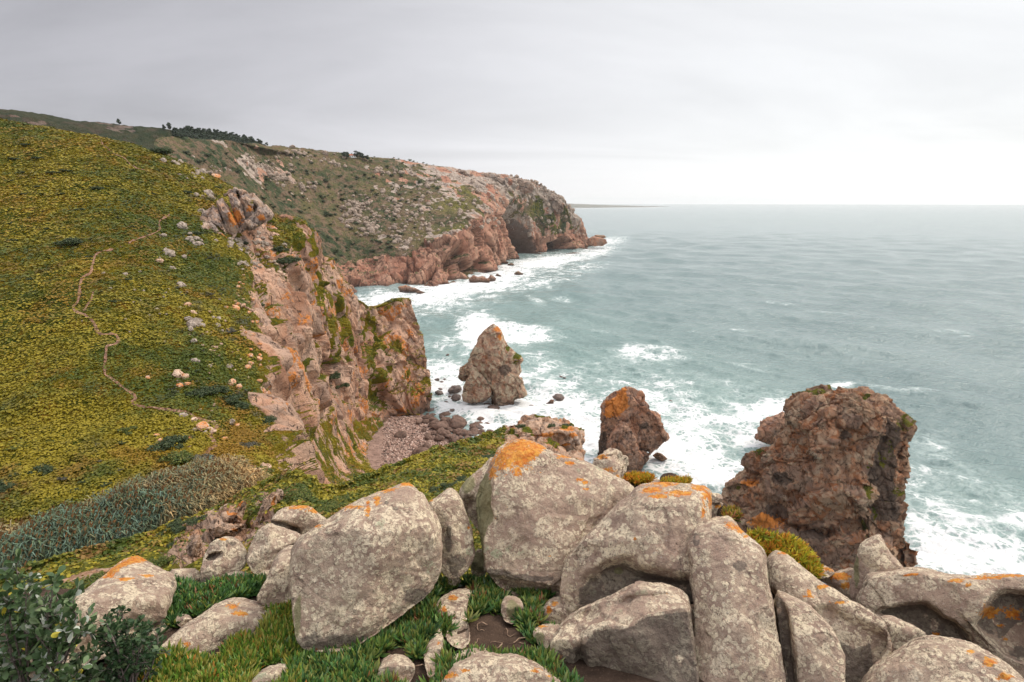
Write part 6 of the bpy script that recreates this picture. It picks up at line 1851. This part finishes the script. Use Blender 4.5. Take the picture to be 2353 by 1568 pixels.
def beach_rocks():
    g = random.Random(29)
    GBR = 'brown boulders at the edge of the shingle'
    for x, y, w, lb in [(1048, 981, 44, 'largest smooth brown boulder on the beach'), (1008, 1010, 22, 'dark angular boulder in the middle of the shingle'), (1010, 986, 34, 'broad brown boulder left of the largest one'), (981, 1039, 36, 'orange-tinged flat boulder at the back of the beach'), (969, 1052, 44, 'grey flat slab at the back of the beach'), (1070, 1017, 22, 'brown block near the slope edge'),
                        (918, 1003, 24, 'dark pointed stone at the left of the shingle') if False else (920, 1005, 24, 'dark pointed stone at the left of the shingle'), (1062, 1000, 28, 'brown boulder below the largest one'), (1022, 1003, 26, 'brown boulder in the centre of the beach'), (1042, 1012, 24, 'round boulder toward the slope edge'), (1090, 985, 26, 'wet brown boulder at the water line'), (1102, 975, 30, 'big wet boulder just in the surf')]:
        stone(beach, x, y, w, 'brown', lb, GBR, 'boulder', 'beach_boulder', 0.15)
    for _ in range(150):
        t = g.random()
        x = 980 + 150 * t + g.gauss(0, 14)
        y = 966 + 42 * t + g.gauss(0, 17)
        stone(beach, x, y, g.uniform(8, 22) * (0.7 + .5 * g.random()), 'brown', 'brown boulder in the band along the water line of the beach', 'boulder band along the beach water line', 'boulder', 'beach_boulder', 0.15)
    surf = [(1003, 876, 14), (1015, 880, 10), (1022, 873, 10), (1012, 895, 9), (1010, 905, 18), (1045, 898, 34), (1033, 912, 8), (1048, 916, 24), (1024, 926, 10), (1035, 940, 10), (1055, 935, 12), (1042, 948, 22), (1028, 950, 14), (1050, 944, 12), (1064, 947, 20), (1018, 962, 16), (1120, 934, 18), (1133, 944, 34), (1107, 950, 14), (1142, 955, 14), (1150, 952, 12), (1145, 963, 20), (1172, 963, 14), (1060, 960, 12), (1090, 966, 12), (1102, 970, 18), (1103, 987, 28), (1160, 998, 28), (1068, 984, 14), (1080, 996, 20), (1223, 940, 18), (1284, 915, 22), (1290, 867, 8), (1297, 869, 6), (1088, 1004, 22), (1028, 817, 8), (1112, 1002, 20), (1130, 1000, 14), (1210, 985, 14), (1196, 976, 18), (1178, 985, 16), (1540, 923, 8), (1585, 884, 7), (1005, 935, 14), (995, 945, 16)]
    for x, y, w in surf:
        p = atz(np.array(float(x)), np.array(float(y)), -0.1)
        stone(None, x, y, w, 'wet', 'dark wet rock poking out of the foam around the pointed sea stack', 'dark rocks in the cove surf', 'rock', 'surf_rock', 0.3, p=p)
    # shingle
    gg = np.random.default_rng(77)
    x, y, f = project(beach.P)
    ok = np.nonzero((x > 880) & (x < 1180) & (y > 940) & (y < 1095) & (beach.P[:, 2] > 0.0))[0]
    i = gg.choice(ok, 9000)
    P = beach.P[i] + gg.normal(0, .5, (9000, 3)) * np.array([1, 1, 0])
    D, F = csphere(2)
    sz = 0.22 + 0.5 * gg.random((9000, 1)) ** 3
    W, G = repeat(D * np.array([1, .85, .6]), F, P, sz * np.ones((1, 3)), frames(np.tile([[0, 0, 1.0]], (9000, 1)), gg, .3))
    col = pick(gg, 9000, [(0.29, 0.18, 0.14), (0.37, 0.25, 0.20), (0.19, 0.12, 0.095), (0.46, 0.34, 0.285), (0.11, 0.075, 0.062)])
    tag(obj('shingle', mesh_data('shingle', W, G, mat_leaf('shingle', 0.9, 0.2), {'tint': np.repeat(col, len(D), 0)})), kind='stuff')


beach_rocks()


# ---- trails
def trail(name, pts, w0, w1, surface, lift=0.10):
    pts = np.array(pts, float)
    seg = np.concatenate([[0], np.cumsum(np.hypot(*np.diff(pts, axis=0).T))])
    n = int(seg[-1] / 2.2)
    s = np.linspace(0, seg[-1], n)
    q = cr(pts, n * 3)
    qs = np.concatenate([[0], np.cumsum(np.hypot(*np.diff(q, axis=0).T))])
    c = np.stack([np.interp(np.linspace(0, qs[-1], n), qs, q[:, k]) for k in (0, 1)], -1)
    c = c + np.stack([np.interp(np.arange(n), np.arange(0, n + 6, 6), rng.normal(0, 1.3, len(np.arange(0, n + 6, 6)))), np.interp(np.arange(n), np.arange(0, n + 6, 6), rng.normal(0, .9, len(np.arange(0, n + 6, 6))))], -1)
    t = np.gradient(c, axis=0)
    t /= np.linalg.norm(t, axis=1, keepdims=True)
    nr = np.stack([-t[:, 1], t[:, 0]], -1)
    m = 7
    V = np.zeros((n, m, 3))
    wv = np.interp(np.linspace(0, 1, n), [0, 1], [w0, w1]) * (1 + 0.45 * np.interp(np.arange(n), np.arange(0, n + 4, 4), rng.normal(0, 1, len(np.arange(0, n + 4, 4)))).clip(-1.2, 1.6) * .6)
    for i in range(n):
        for j in range(m):
            o = (j / (m - 1) - 0.5) * wv[i]
            x, y = c[i] + nr[i] * np.array([o, o * 0.7])
            V[i, j] = surface(x, y)
    # even out the draped ribbon
    for _ in range(2):
        V[1:-1] = 0.5 * V[1:-1] + 0.25 * (V[:-2] + V[2:])
        V[:, 1:-1] = 0.5 * V[:, 1:-1] + 0.25 * (V[:, :-2] + V[:, 2:])
    toc = np.array([0, 0, CAMZ]) - V
    V = V + toc / np.linalg.norm(toc, axis=-1, keepdims=True) * lift + np.array([0, 0, lift * 1.2])
    tag(obj(name, mesh_data(name, V, grid_faces(n, m), PATH_MAT)), kind='structure')


PATH_MAT = mat_simple('bare_earth', (0.125, 0.066, 0.042), (0.25, 0.130, 0.082), 1.6, 0.95, 0.1, c3=(0.42, 0.27, 0.185))
for (pts_, w_), (a_, b_, l_) in zip(TRAILS, ((4.5, 10, 0.05), (4.5, 4.5, 0.05), (1.6, 2.0, 0.08), (7, 9, 0.05))):
    trail('path', pts_, a_, b_, hill, l_)


# ---- far away: house and woods on the headland brow
def house():
    p = headland(810, 366)
    p = at(np.array(811.0), np.array(361.5), p[1] + 10)
    e = obj('house', None, None, tuple(p + np.array([0, 0, -1.2])))
    tag(e, 'tiny white house with a red roof on the headland skyline', 'house')
    W = mat_simple('whitewash', (0.78, 0.78, 0.76), (0.82, 0.82, 0.80), 0.4)
    R_ = mat_simple('roof_tiles', (0.36, 0.12, 0.07), (0.45, 0.17, 0.10), 0.6)
    L, D, H = 5.2, 3.2, 3.6
    V = np.array([[x, y, z] for z in (0, H) for y in (-D, D) for x in (-L, L)], float)
    F = np.array([[0, 1, 5, 4], [1, 3, 7, 5], [3, 2, 6, 7], [2, 0, 4, 6], [4, 5, 7, 6]])
    obj('wall', mesh_data('wall', V, F, W, smooth=False), e)
    k = 0.5
    V = np.array([[-L - k, -D - k, H], [L + k, -D - k, H], [L + k, 0, H + 2.2], [-L - k, 0, H + 2.2], [L + k, D + k, H], [-L - k, D + k, H]])
    obj('roof', mesh_data('roof', V, np.array([[0, 1, 2, 3], [3, 2, 4, 5], [0, 5, 4, 1]]), R_, smooth=False), e)
    G = mat_simple('window_glass', (0.05, 0.06, 0.08), (0.07, 0.08, 0.10), 1.0, 0.3)
    for x in (-3.0, 0.2, 3.2):
        v = np.array([[x - .6, -D - .04, 1.2], [x + .6, -D - .04, 1.2], [x + .6, -D - .04, 2.5], [x - .6, -D - .04, 2.5]])
        obj('window', mesh_data('window', v, np.array([[0, 1, 2, 3]]), G, smooth=False), e)


house()


def far_trees():
    g = random.Random(41)
    gg = np.random.default_rng(41)
    cols = [(0.018, 0.034, 0.018), (0.028, 0.048, 0.024), (0.042, 0.062, 0.032)]
    tv, tf = None, None
    crowns = []
    for i in range(3):
        V, F, T = leaf_cloud(700 + i, 700, [(0.3 * g.uniform(-1, 1), 0.3 * g.uniform(-1, 1), 0.55 + 0.14 * q, 0.30 - 0.02 * q) for q in range(5)], 0.13, cols, None, 0.7)
        crowns.append(mesh_data('crown', V, F, LEAF, {'tint': T}, False))
    th = np.linspace(0, 2 * math.pi, 7)[:-1]
    V = np.concatenate([np.stack([np.cos(th) * r, np.sin(th) * r, np.full(6, z)], -1) for r, z in ((0.05, -0.1), (0.03, 0.6))])
    trunk = mesh_data('trunk', V, grid_faces(2, 6, True), mat_simple('bark', (0.08, 0.055, 0.04), (0.13, 0.09, 0.07), 2.0))

    def tree(p, h, label, group, wide=0.8):
        e = obj('pine_tree', None, None, tuple(p))
        e.scale = (h * wide, h * wide, h)
        e.rotation_euler = (0, 0, g.uniform(0, 6.28))
        obj('trunk', trunk, e)
        obj('crown', g.choice(crowns), e)
        tag(e, label, 'tree', group)
    for k in range(46):
        t = k / 45
        x = 428 + 165 * t + g.gauss(0, 2)
        y = np.interp(x, [400, 500, 580, 620], [299, 312, 328, 338]) + g.uniform(0, 5)
        p = far_hill(x, y)
        tree(p, g.uniform(5.5, 9.5), 'dark windswept pine on the skyline of the wooded hill', 'pines on the skyline', 1.0)
    for x, y, h, lb in [(388, 300, 10, 'solitary bent pine left of the wood'), (376, 300, 7, 'small round tree left of the bent pine'), (275, 289, 8, 'low dark tree on the bare brow, far left'), (600, 334, 8, 'last small pine at the right end of the wood'), (612, 337, 6, 'dwarf pine right of the wood')]:
        p = far_hill(x, y)
        tree(p, h, lb, 'pines on the skyline')
    for x, y, h, lb in [(790, 362, 8, 'first dark tree left of the tiny house'), (797, 363, 9, 'dark tree just left of the tiny house'), (822, 363, 10, 'dark tree just right of the tiny house'), (832, 365, 9, 'second dark tree right of the tiny house'), (842, 367, 7, 'small dark tree far right of the tiny house')]:
        p = headland(x, y + 1)
        tree(p, h, lb, 'trees around the tiny house', 1.2)
    # the wood itself
    n = 0
    P = []
    for _ in range(2200):
        x = g.triangular(395, 612, 520)
        top = np.interp(x, [400, 500, 580, 620], [300, 314, 330, 340])
        y = top + g.random() ** 1.3 * np.interp(x, [395, 440, 500, 600], [30, 50, 34, 10])
        p = far_hill(x, y)
        if p is not None:
            P.append(p)
    P = np.array(P)
    D, _ = csphere(2)
    V, F, T = leaf_cloud(800, 60, [(0, 0, .5, .45), (.3, 0, .4, .3), (-.2, .2, .45, .3)], 0.3, cols, None, .8)
    W, G = repeat(V, F, P, gg.uniform(4.5, 8.5, (len(P), 1)) * np.ones((1, 3)), frames(np.tile([[0, 0, 1.0]], (len(P), 1)), gg, .1))
    tag(obj('pine_wood', mesh_data('pine_wood', W, G, LEAF, {'tint': np.tile(T, (len(P), 1)) * np.repeat(gg.uniform(.7, 1.3, (len(P), 1)), len(V), 0)}, False)), kind='stuff')
    # scrub mottling the headland
    P = []
    for _ in range(800):
        x, y = g.uniform(420, 1010), g.uniform(345, 640)
        if y > np.interp(x, [420, 780, 900, 1010], [520, 640, 600, 500]):
            continue
        p = headland(x, y)
        if p is not None and p[1] > 500:
            P.append(p)
    P = np.array(P)
    W, G = repeat(V * np.array([1, 1, .6]), F, P, (1.6 + 7 * gg.random((len(P), 1)) ** 2.5) * np.ones((1, 3)), frames(np.tile([[0, 0, 1.0]], (len(P), 1)), gg, .1))
    tag(obj('scrub', mesh_data('scrub', W, G, LEAF, {'tint': np.tile(T, (len(P), 1)) * np.repeat(gg.uniform(.7, 1.6, (len(P), 1)), len(V), 0) * np.array([1.9, 1.5, 1.2])}, False)), kind='stuff')


far_trees()


# ---- ice plant in the foreground
def ice_leaf():
    prof = [(0.0, 0.75, 0.0), (0.35, 1.3, 0.10), (0.75, 1.0, 0.34), (1.0, 0.0, 0.55)]
    V = []
    for x, r, z in prof[:3]:
        for a in (90, 210, 330):
            V.append((x, r * 0.085 * math.cos(math.radians(a)), z * 0.55 + r * 0.085 * math.sin(math.radians(a))))
    V.append((1.0, 0, 0.34))
    F = []
    for k in range(2):
        for q in range(3):
            a, b = k * 3 + q, k * 3 + (q + 1) % 3
            F.append((a, b, b + 3, a + 3))
    for q in range(3):
        F.append((6 + q, 6 + (q + 1) % 3, 9, 9))
    return np.array(V), np.array(F)


IV, IF = ice_leaf()
IFt = np.concatenate([IF[:, [0, 1, 2]], IF[:6][:, [0, 2, 3]]])
ICE = mat_leaf('succulent_leaf', 0.42, 0.4, 0.12)


def ice_mat(P, N, length, cols, w, seed, name='ice_plant_mat', per=7, tipcol=None, lift=0.0):
    g = np.random.default_rng(seed)
    n = len(P)
    R0 = frames(N, g, 0.25)
    pos, RR, sc, T = [], [], [], []
    rc = pick(g, n, cols, w)
    up = np.clip(0.03 * fbm(P, 0.18, 3, seed) + g.uniform(-.01, .03, n), -.01, .08)
    for k in range(per):
        az = 2 * math.pi * k / per + g.uniform(-.4, .4, n)
        el = g.uniform(0.0, 0.90, n)
        ca, sa, ce, se = np.cos(az), np.sin(az), np.cos(el), np.sin(el)
        x = np.stack([ca * ce, sa * ce, se], -1)
        y = np.stack([-sa, ca, 0 * az], -1)
        z = np.cross(x, y)
        L = np.stack([x, y, z], -1)
        RR.append(np.einsum('nij,njk->nik', R0, L))
        pos.append(P + np.array([0, 0, 1.0]) * (lift + up)[:, None])
        sc.append(length * g.uniform(0.7, 1.25, n))
        T.append(rc * g.uniform(0.7, 1.3, (n, 1)))
    V, F = repeat(IV, IFt, np.concatenate(pos), np.concatenate(sc)[:, None] * np.ones((1, 3)), np.concatenate(RR))
    T = np.concatenate(T)
    T = np.repeat(T[:, None], len(IV), 1)
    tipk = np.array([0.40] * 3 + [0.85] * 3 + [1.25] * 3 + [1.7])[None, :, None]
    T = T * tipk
    if tipcol is not None:
        tm = (g.random((len(T), 1, 1)) < 0.35) * np.array([0] * 6 + [.55] * 3 + [1.0])[None, :, None]
        T = T * (1 - tm) + np.array(tipcol) * tm
    tag(obj(name, mesh_data(name, V, F, ICE, {'tint': T.reshape(-1, 3)}, False)), kind='stuff')


def ice_plants():
    g = np.random.default_rng(51)
    P0 = groundP.reshape(-1, 3)
    N0 = groundN.reshape(-1, 3)

    def inside(polys, n, holes=(), jit=0.02):
        # even spread over the soil itself
        m = 60000
        X = g.uniform(-4.5, 2.0, m)
        Y = g.uniform(2.2, 5.0, m)
        ix = np.clip(np.round((X + 6.5) / 14.0 * 419).astype(int), 0, 419)
        iy = np.clip(np.round((Y + 1.0) / 8.2 * 299).astype(int), 0, 299)
        Z = groundP[iy, ix, 2]
        P = np.stack([X, Y, Z], -1)
        x, y, f = project(P)
        sd = np.max([poly_sd(x, y, q) for q in polys], 0)
        for h in list(holes) + STONES_PX:
            sd = np.minimum(sd, -poly_sd(x, y, h))
        sd = sd + 26 * fbm(P, 0.35, 3, 52) - 40 * sstep(fbm(P, 0.16, 3, 53), 0.18, 0.40)
        i = np.nonzero(sd > 0)[0][:n]
        return P[i], groundN[iy[i], ix[i]]
    greens = [(0.034, 0.080, 0.022), (0.052, 0.118, 0.026), (0.095, 0.155, 0.028), (0.15, 0.15, 0.03), (0.17, 0.075, 0.03)]
    holes = [[(1080, 1420), (1130, 1400), (1190, 1430), (1240, 1500), (1230, 1530), (1130, 1510), (1085, 1500)], [(930, 1545), (985, 1500), (1010, 1560), (960, 1600), (900, 1590)], [(850, 1540), (905, 1480), (950, 1500), (870, 1600)]]
    P, N = inside([[(660, 1500), (760, 1500), (900, 1440), (1010, 1330), (1060, 1300), (1180, 1320), (1260, 1370), (1290, 1430), (1270, 1520), (1310, 1600), (1290, 1640), (640, 1640)]], 2900, holes)
    ice_mat(P, N, 0.088, greens, [.36, .34, .18, .07, .05], 61, per=8, tipcol=(.20, .22, .05))
    P, N = inside([[(330, 1640), (330, 1520), (420, 1500), (520, 1500), (560, 1410), (640, 1380), (700, 1420), (700, 1640)]], 2500)
    ice_mat(P, N, 0.092, [(0.055, 0.110, 0.014), (0.085, 0.150, 0.018), (0.130, 0.185, 0.022), (0.20, 0.19, 0.03), (.35, .14, .03)], [.32, .32, .22, .09, .05], 62, per=8, tipcol=(.32, .26, .05))
    P, N = inside([[(376, 1400), (400, 1350), (470, 1360), (560, 1330), (600, 1350), (590, 1385), (500, 1380), (420, 1450), (385, 1450)]], 1500)
    ice_mat(P, N, 0.085, greens, [.40, .34, .15, .06, .05], 63, per=7)
    # mats to either side of the view
    for k, (x0, x1, cnt) in enumerate([(-6.4, -2.7, 2600), (3.6, 7.3, 2200)]):
        X, Y = g.uniform(x0, x1, cnt), g.uniform(0.5, 5.0, cnt)
        ix = np.clip(np.round((X + 6.5) / 14.0 * 419).astype(int), 0, 419)
        iy = np.clip(np.round((Y + 1.0) / 8.2 * 299).astype(int), 0, 299)
        P = np.stack([X, Y, groundP[iy, ix, 2]], -1)
        px_, py_, _ = project(P)
        ok = (fbm(P, 0.7, 3, 54) > -0.12) & ((px_ < -30) | (px_ > 2390) | (py_ > 1600))
        ice_mat(P[ok], groundN[iy, ix][ok], 0.11, greens, [.36, .34, .18, .07, .05], 65 + k, per=7)
    # clumps on the rocks at the cliff edge
    for k, (poly, Y, n, cols, L) in enumerate([([(1722, 1240), (1745, 1232), (1790, 1240), (1812, 1246), (1845, 1262), (1864, 1292), (1880, 1318), (1860, 1330), (1800, 1300), (1740, 1290)], 4.6, 1500, [(0.20, 0.24, 0.02), (0.36, 0.34, 0.03), (0.46, 0.38, 0.04), (.44, .20, .03)], 0.070),
                                               ([(1432, 1104), (1450, 1096), (1480, 1096), (1502, 1101), (1490, 1110), (1450, 1110)], 6.3, 240, [(0.30, 0.25, 0.02), (0.44, 0.28, 0.02), (.52, .18, .02)], 0.055),
                                               ([(1520, 1108), (1560, 1104), (1585, 1108), (1575, 1118), (1530, 1118)], 6.2, 300, [(0.26, 0.27, 0.02), (0.42, 0.30, 0.03), (.48, .20, .02)], 0.055),
                                               ([(1660, 1180), (1690, 1176), (1702, 1190), (1680, 1198), (1662, 1194)], 5.15, 60, [(0.10, 0.14, 0.02), (0.24, 0.20, 0.03), (.30, .12, .05)], 0.06)]):
        poly = np.array(poly, float)
        lo, hi = poly.min(0), poly.max(0)
        q = g.uniform(lo, hi, (n * 4, 2))
        q = q[poly_sd(q[:, 0], q[:, 1], poly) > 0][:n]
        # a low mound: higher rows stand further back
        v = (q[:, 1] - lo[1]) / (hi[1] - lo[1])
        P = at(q[:, 0], q[:, 1], Y - 0.30 * v + g.normal(0, 0.04, len(q)))
        ice_mat(P, np.tile([[0, -0.35, 1.0]], (len(P), 1)), L, cols, None, 70 + k, per=7, tipcol=(.5, .3, .03))
        cx = at(poly[:, 0], poly[:, 1] + 4, Y - 0.1)
        # earth mound that carries the clump
        D, F = csphere(16)
        c = (cx.min(0) + cx.max(0)) / 2
        s = np.maximum((cx.max(0) - cx.min(0)) / 2 * 0.92, 0.05)
        s[1] = max(s[1], 0.28)
        E = D * s
        E[:, 2] = np.where(E[:, 2] < 0, E[:, 2] * 5.0, E[:, 2])      # the earth reaches down to the rock
        V = E + c + np.array([0, 0.06, -0.02])
        V = V + 0.02 * np.stack([fbm(V, .15, 3, 5)] * 3, -1)
        tag(centred('soil_mound', V, F, bpy.data.materials['soil']), kind='structure')


ice_plants()


def dry_runners():
    g = np.random.default_rng(81)
    mat = mat_simple('dry_runner', (0.16, 0.10, 0.07), (0.36, 0.25, 0.17), 30, 0.9)
    spots = [(1120, 1440, 26), (1100, 1470, 22), (1160, 1450, 20), (1180, 1480, 30), (1140, 1490, 24), (1215, 1505, 24), (1090, 1400, 20), (980, 1520, 24), (940, 1545, 26), (900, 1560, 22), (1000, 1480, 18), (850, 1560, 24), (1230, 1530, 20), (1110, 1358, 18), (1150, 1350, 18), (880, 1500, 16), (420, 1440, 18), (440, 1432, 16)]
    for k, (x, y, L) in enumerate(spots):
        r = at(np.array(float(x)), np.array(float(y)), 1.0) - np.array([0, 0, CAMZ])
        # where that line of sight meets the soil
        Yv = 2.175 / max(1e-3, (-r[2] - 0.25))
        p = np.array([r[0] * Yv, Yv, 0])
        n = 14
        a = g.uniform(0, 6.28)
        pts = [p]
        for _ in range(n - 1):
            a += g.normal(0, 0.5)
            pts.append(pts[-1] + np.array([math.cos(a), math.sin(a), 0]) * (L / 1307 * 4 * 2.6 / n))
        pts = np.array(pts)
        ix = np.clip(np.round((pts[:, 0] + 6.5) / 14.0 * 419).astype(int), 0, 419)
        iy = np.clip(np.round((pts[:, 1] + 1.0) / 8.2 * 299).astype(int), 0, 299)
        pts[:, 2] = groundP[iy, ix, 2] + 0.010 + 0.02 * np.sin(np.linspace(0, math.pi * g.uniform(1, 2.5), n)).clip(-.2, 1)
        V, F = tube(pts, np.linspace(0.0045, 0.002, n), 5)
        tag(centred('dry_runner', V, F, mat), 'thin dried runner curling over the bare soil between the boulders', 'dead stem', 'dried runners on bare soil')


def tube(pts, rad, k=6):
    t = np.gradient(pts, axis=0)
    t /= np.linalg.norm(t, axis=1, keepdims=True) + 1e-9
    up = np.array([0.13, 0.31, 0.94])
    a = np.cross(t, up)
    a /= np.linalg.norm(a, axis=1, keepdims=True) + 1e-9
    b = np.cross(t, a)
    th = np.linspace(0, 2 * math.pi, k + 1)[:-1]
    V = pts[:, None] + (a[:, None] * np.cos(th)[None, :, None] + b[:, None] * np.sin(th)[None, :, None]) * np.asarray(rad)[:, None, None]
    return V.reshape(-1, 3), grid_faces(len(pts), k, True)


dry_runners()


# ---- the two leafy shrubs at bottom left
def shrub(label, base, tips, Yr, leaf, cols, w, seed, per_tip, spread):
    g = np.random.default_rng(seed)
    e = obj('shrub', None, None, tuple(base))
    base = np.array(base)
    tag(e, label, 'shrub', 'leafy shrubs at the lower left')
    Vs, Fs, off = [], [], 0
    L_p, L_d = [], []
    for (x, y) in tips:
        T = at(np.array(float(x)), np.array(float(y)), g.uniform(*Yr))
        n = 10
        s = np.linspace(0, 1, n)[:, None]
        mid = base + (T - base) * 0.5 + g.normal(0, 0.05, 3) + np.array([0, 0, -0.03])
        pts = base * (1 - s) ** 2 + 2 * mid * s * (1 - s) + T * s ** 2
        pts[1:-1] += np.cumsum(g.normal(0, 0.006, (n - 2, 3)), 0)
        V, F = tube(pts, np.linspace(0.008, 0.0025, n), 5)
        Vs.append(V)
        Fs.append(F + off)
        off += len(V)
        main = pts[-1] - pts[-3]
        main /= np.linalg.norm(main)
        for q in range(per_tip):
            d = main * 0.5 + g.normal(0, 0.75, 3) + np.array([0, 0, 0.55])
            d /= np.linalg.norm(d)
            st = pts[g.integers(6, n)]
            ln = spread * g.uniform(0.5, 1.3)
            tw = st + d * np.linspace(0, ln, 4)[:, None] + g.normal(0, 0.004, (4, 3))
            V, F = tube(tw, np.linspace(0.0028, 0.0014, 4), 4)
            Vs.append(V)
            Fs.append(F + off)
            off += len(V)
            k = 9
            f = g.uniform(0.35, 1.0, k)
            L_p.append(st + d * (ln * f)[:, None])
            dd = d[None] * (0.3 + 0.9 * f[:, None]) + g.normal(0, 0.75, (k, 3))
            L_d.append(dd)
    wood = mat_simple('grey_twig', (0.11, 0.085, 0.075), (0.22, 0.18, 0.16), 40, 0.9)
    obj('stems', mesh_data('stems', np.concatenate(Vs) - base, np.concatenate(Fs), wood), e)
    P, D = np.concatenate(L_p), np.concatenate(L_d)
    D /= np.linalg.norm(D, axis=1, keepdims=True)
    side = np.cross(D, g.normal(size=D.shape))
    side /= np.linalg.norm(side, axis=1, keepdims=True)
    R = np.stack([side, D, np.cross(side, D)], -1)
    # spoon-shaped leaf
    LV = np.array([[0, 0, 0], [.20, .35, .03], [.30, .68, .02], [.16, .95, -.03], [0, 1.03, -.06], [-.16, .95, -.03], [-.30, .68, .02], [-.20, .35, .03], [0, .5, -.06]])
    LF = np.array([[0, 1, 8, 8], [1, 2, 8, 8], [2, 3, 8, 8], [3, 4, 8, 8], [4, 5, 8, 8], [5, 6, 8, 8], [6, 7, 8, 8], [7, 0, 8, 8]])[:, :3]
    V, F = repeat(LV, LF, P, leaf * g.uniform(0.6, 1.2, (len(P), 1)) * np.ones((1, 3)), R)
    T = np.repeat(pick(g, len(P), cols, w), len(LV), 0)
    obj('foliage', mesh_data('foliage', V - base, F, mat_leaf('shrub_leaf_%d' % seed, 0.5, 0.3, 0.15), {'tint': T}, True), e)
    return e


g_ = random.Random(3)
T1 = [(40, 1318), (15, 1345), (50, 1350), (122, 1345), (112, 1368), (60, 1378), (166, 1356), (160, 1392), (134, 1378), (20, 1400), (85, 1402), (105, 1405), (40, 1425), (10, 1440), (30, 1462), (62, 1440), (20, 1505), (52, 1530), (100, 1500), (172, 1452), (198, 1448), (150, 1480), (112, 1540), (62, 1556), (8, 1552), (92, 1470), (-20, 1380), (-30, 1460), (-20, 1530), (130, 1455), (30, 1560), (85, 1570), (150, 1520), (180, 1500), (130, 1560), (172, 1556), (205, 1530), (60, 1500), (212, 1562), (140, 1590), (190, 1590), (95, 1520)]
shrub('taller silvery-leaved shrub at the left edge with bare twigs low down', tuple(at(np.array(70.0), np.array(1640.0), 2.75)), T1, (2.55, 3.0), 0.050,
      [(0.060, 0.105, 0.040), (0.095, 0.150, 0.060), (0.15, 0.20, 0.095), (0.42, 0.45, 0.38), (0.5, 0.42, 0.05)], [.40, .34, .15, .10, .01], 90, 9, 0.085)
T2 = []
poly2 = np.array([(275, 1395), (310, 1410), (345, 1440), (375, 1455), (370, 1490), (345, 1530), (320, 1560), (250, 1565), (220, 1520), (215, 1475), (245, 1425)], float)
while len(T2) < 34:
    q = (g_.uniform(210, 380), g_.uniform(1390, 1570))
    if poly_sd(np.array([q[0]]), np.array([q[1]]), poly2)[0] > 6:
        T2.append(q)
shrub('rounder dense dark green shrub in front of the peaked boulder', tuple(at(np.array(285.0), np.array(1640.0), 2.8)), T2, (2.8, 3.15), 0.034,
      [(0.036, 0.074, 0.030), (0.062, 0.110, 0.044), (0.098, 0.145, 0.064), (0.22, 0.26, 0.18)], [.45, .35, .16, .04], 91, 8, 0.075)


# ------------------------------------------------------------------ haze
def build_haze():
    m = bpy.data.materials.new('haze')
    m.use_nodes = True
    nt = m.node_tree
    nt.nodes.clear()
    v = nt.nodes.new('ShaderNodeVolumePrincipled')
    v.inputs['Color'].default_value = (0.96, 0.97, 0.98, 1)
    v.inputs['Density'].default_value = HAZE
    v.inputs['Anisotropy'].default_value = 0.3
    o = nt.nodes.new('ShaderNodeOutputMaterial')
    nt.links.new(v.outputs[0], o.inputs['Volume'])
    L, z0, z1 = 46500.0, -16.0 - 4000 * 0, 330.0
    V = np.array([[x, y, z] for z in (z0, z1) for y in (-L, L) for x in (-L, L)], float)
    F = np.array([[0, 2, 3, 1], [4, 5, 7, 6], [0, 1, 5, 4], [2, 6, 7, 3], [0, 4, 6, 2], [1, 3, 7, 5]])
    tag(obj('haze', mesh_data('haze', V, F, m, smooth=False)), kind='stuff')


HAZE = 0.00003
build_haze()
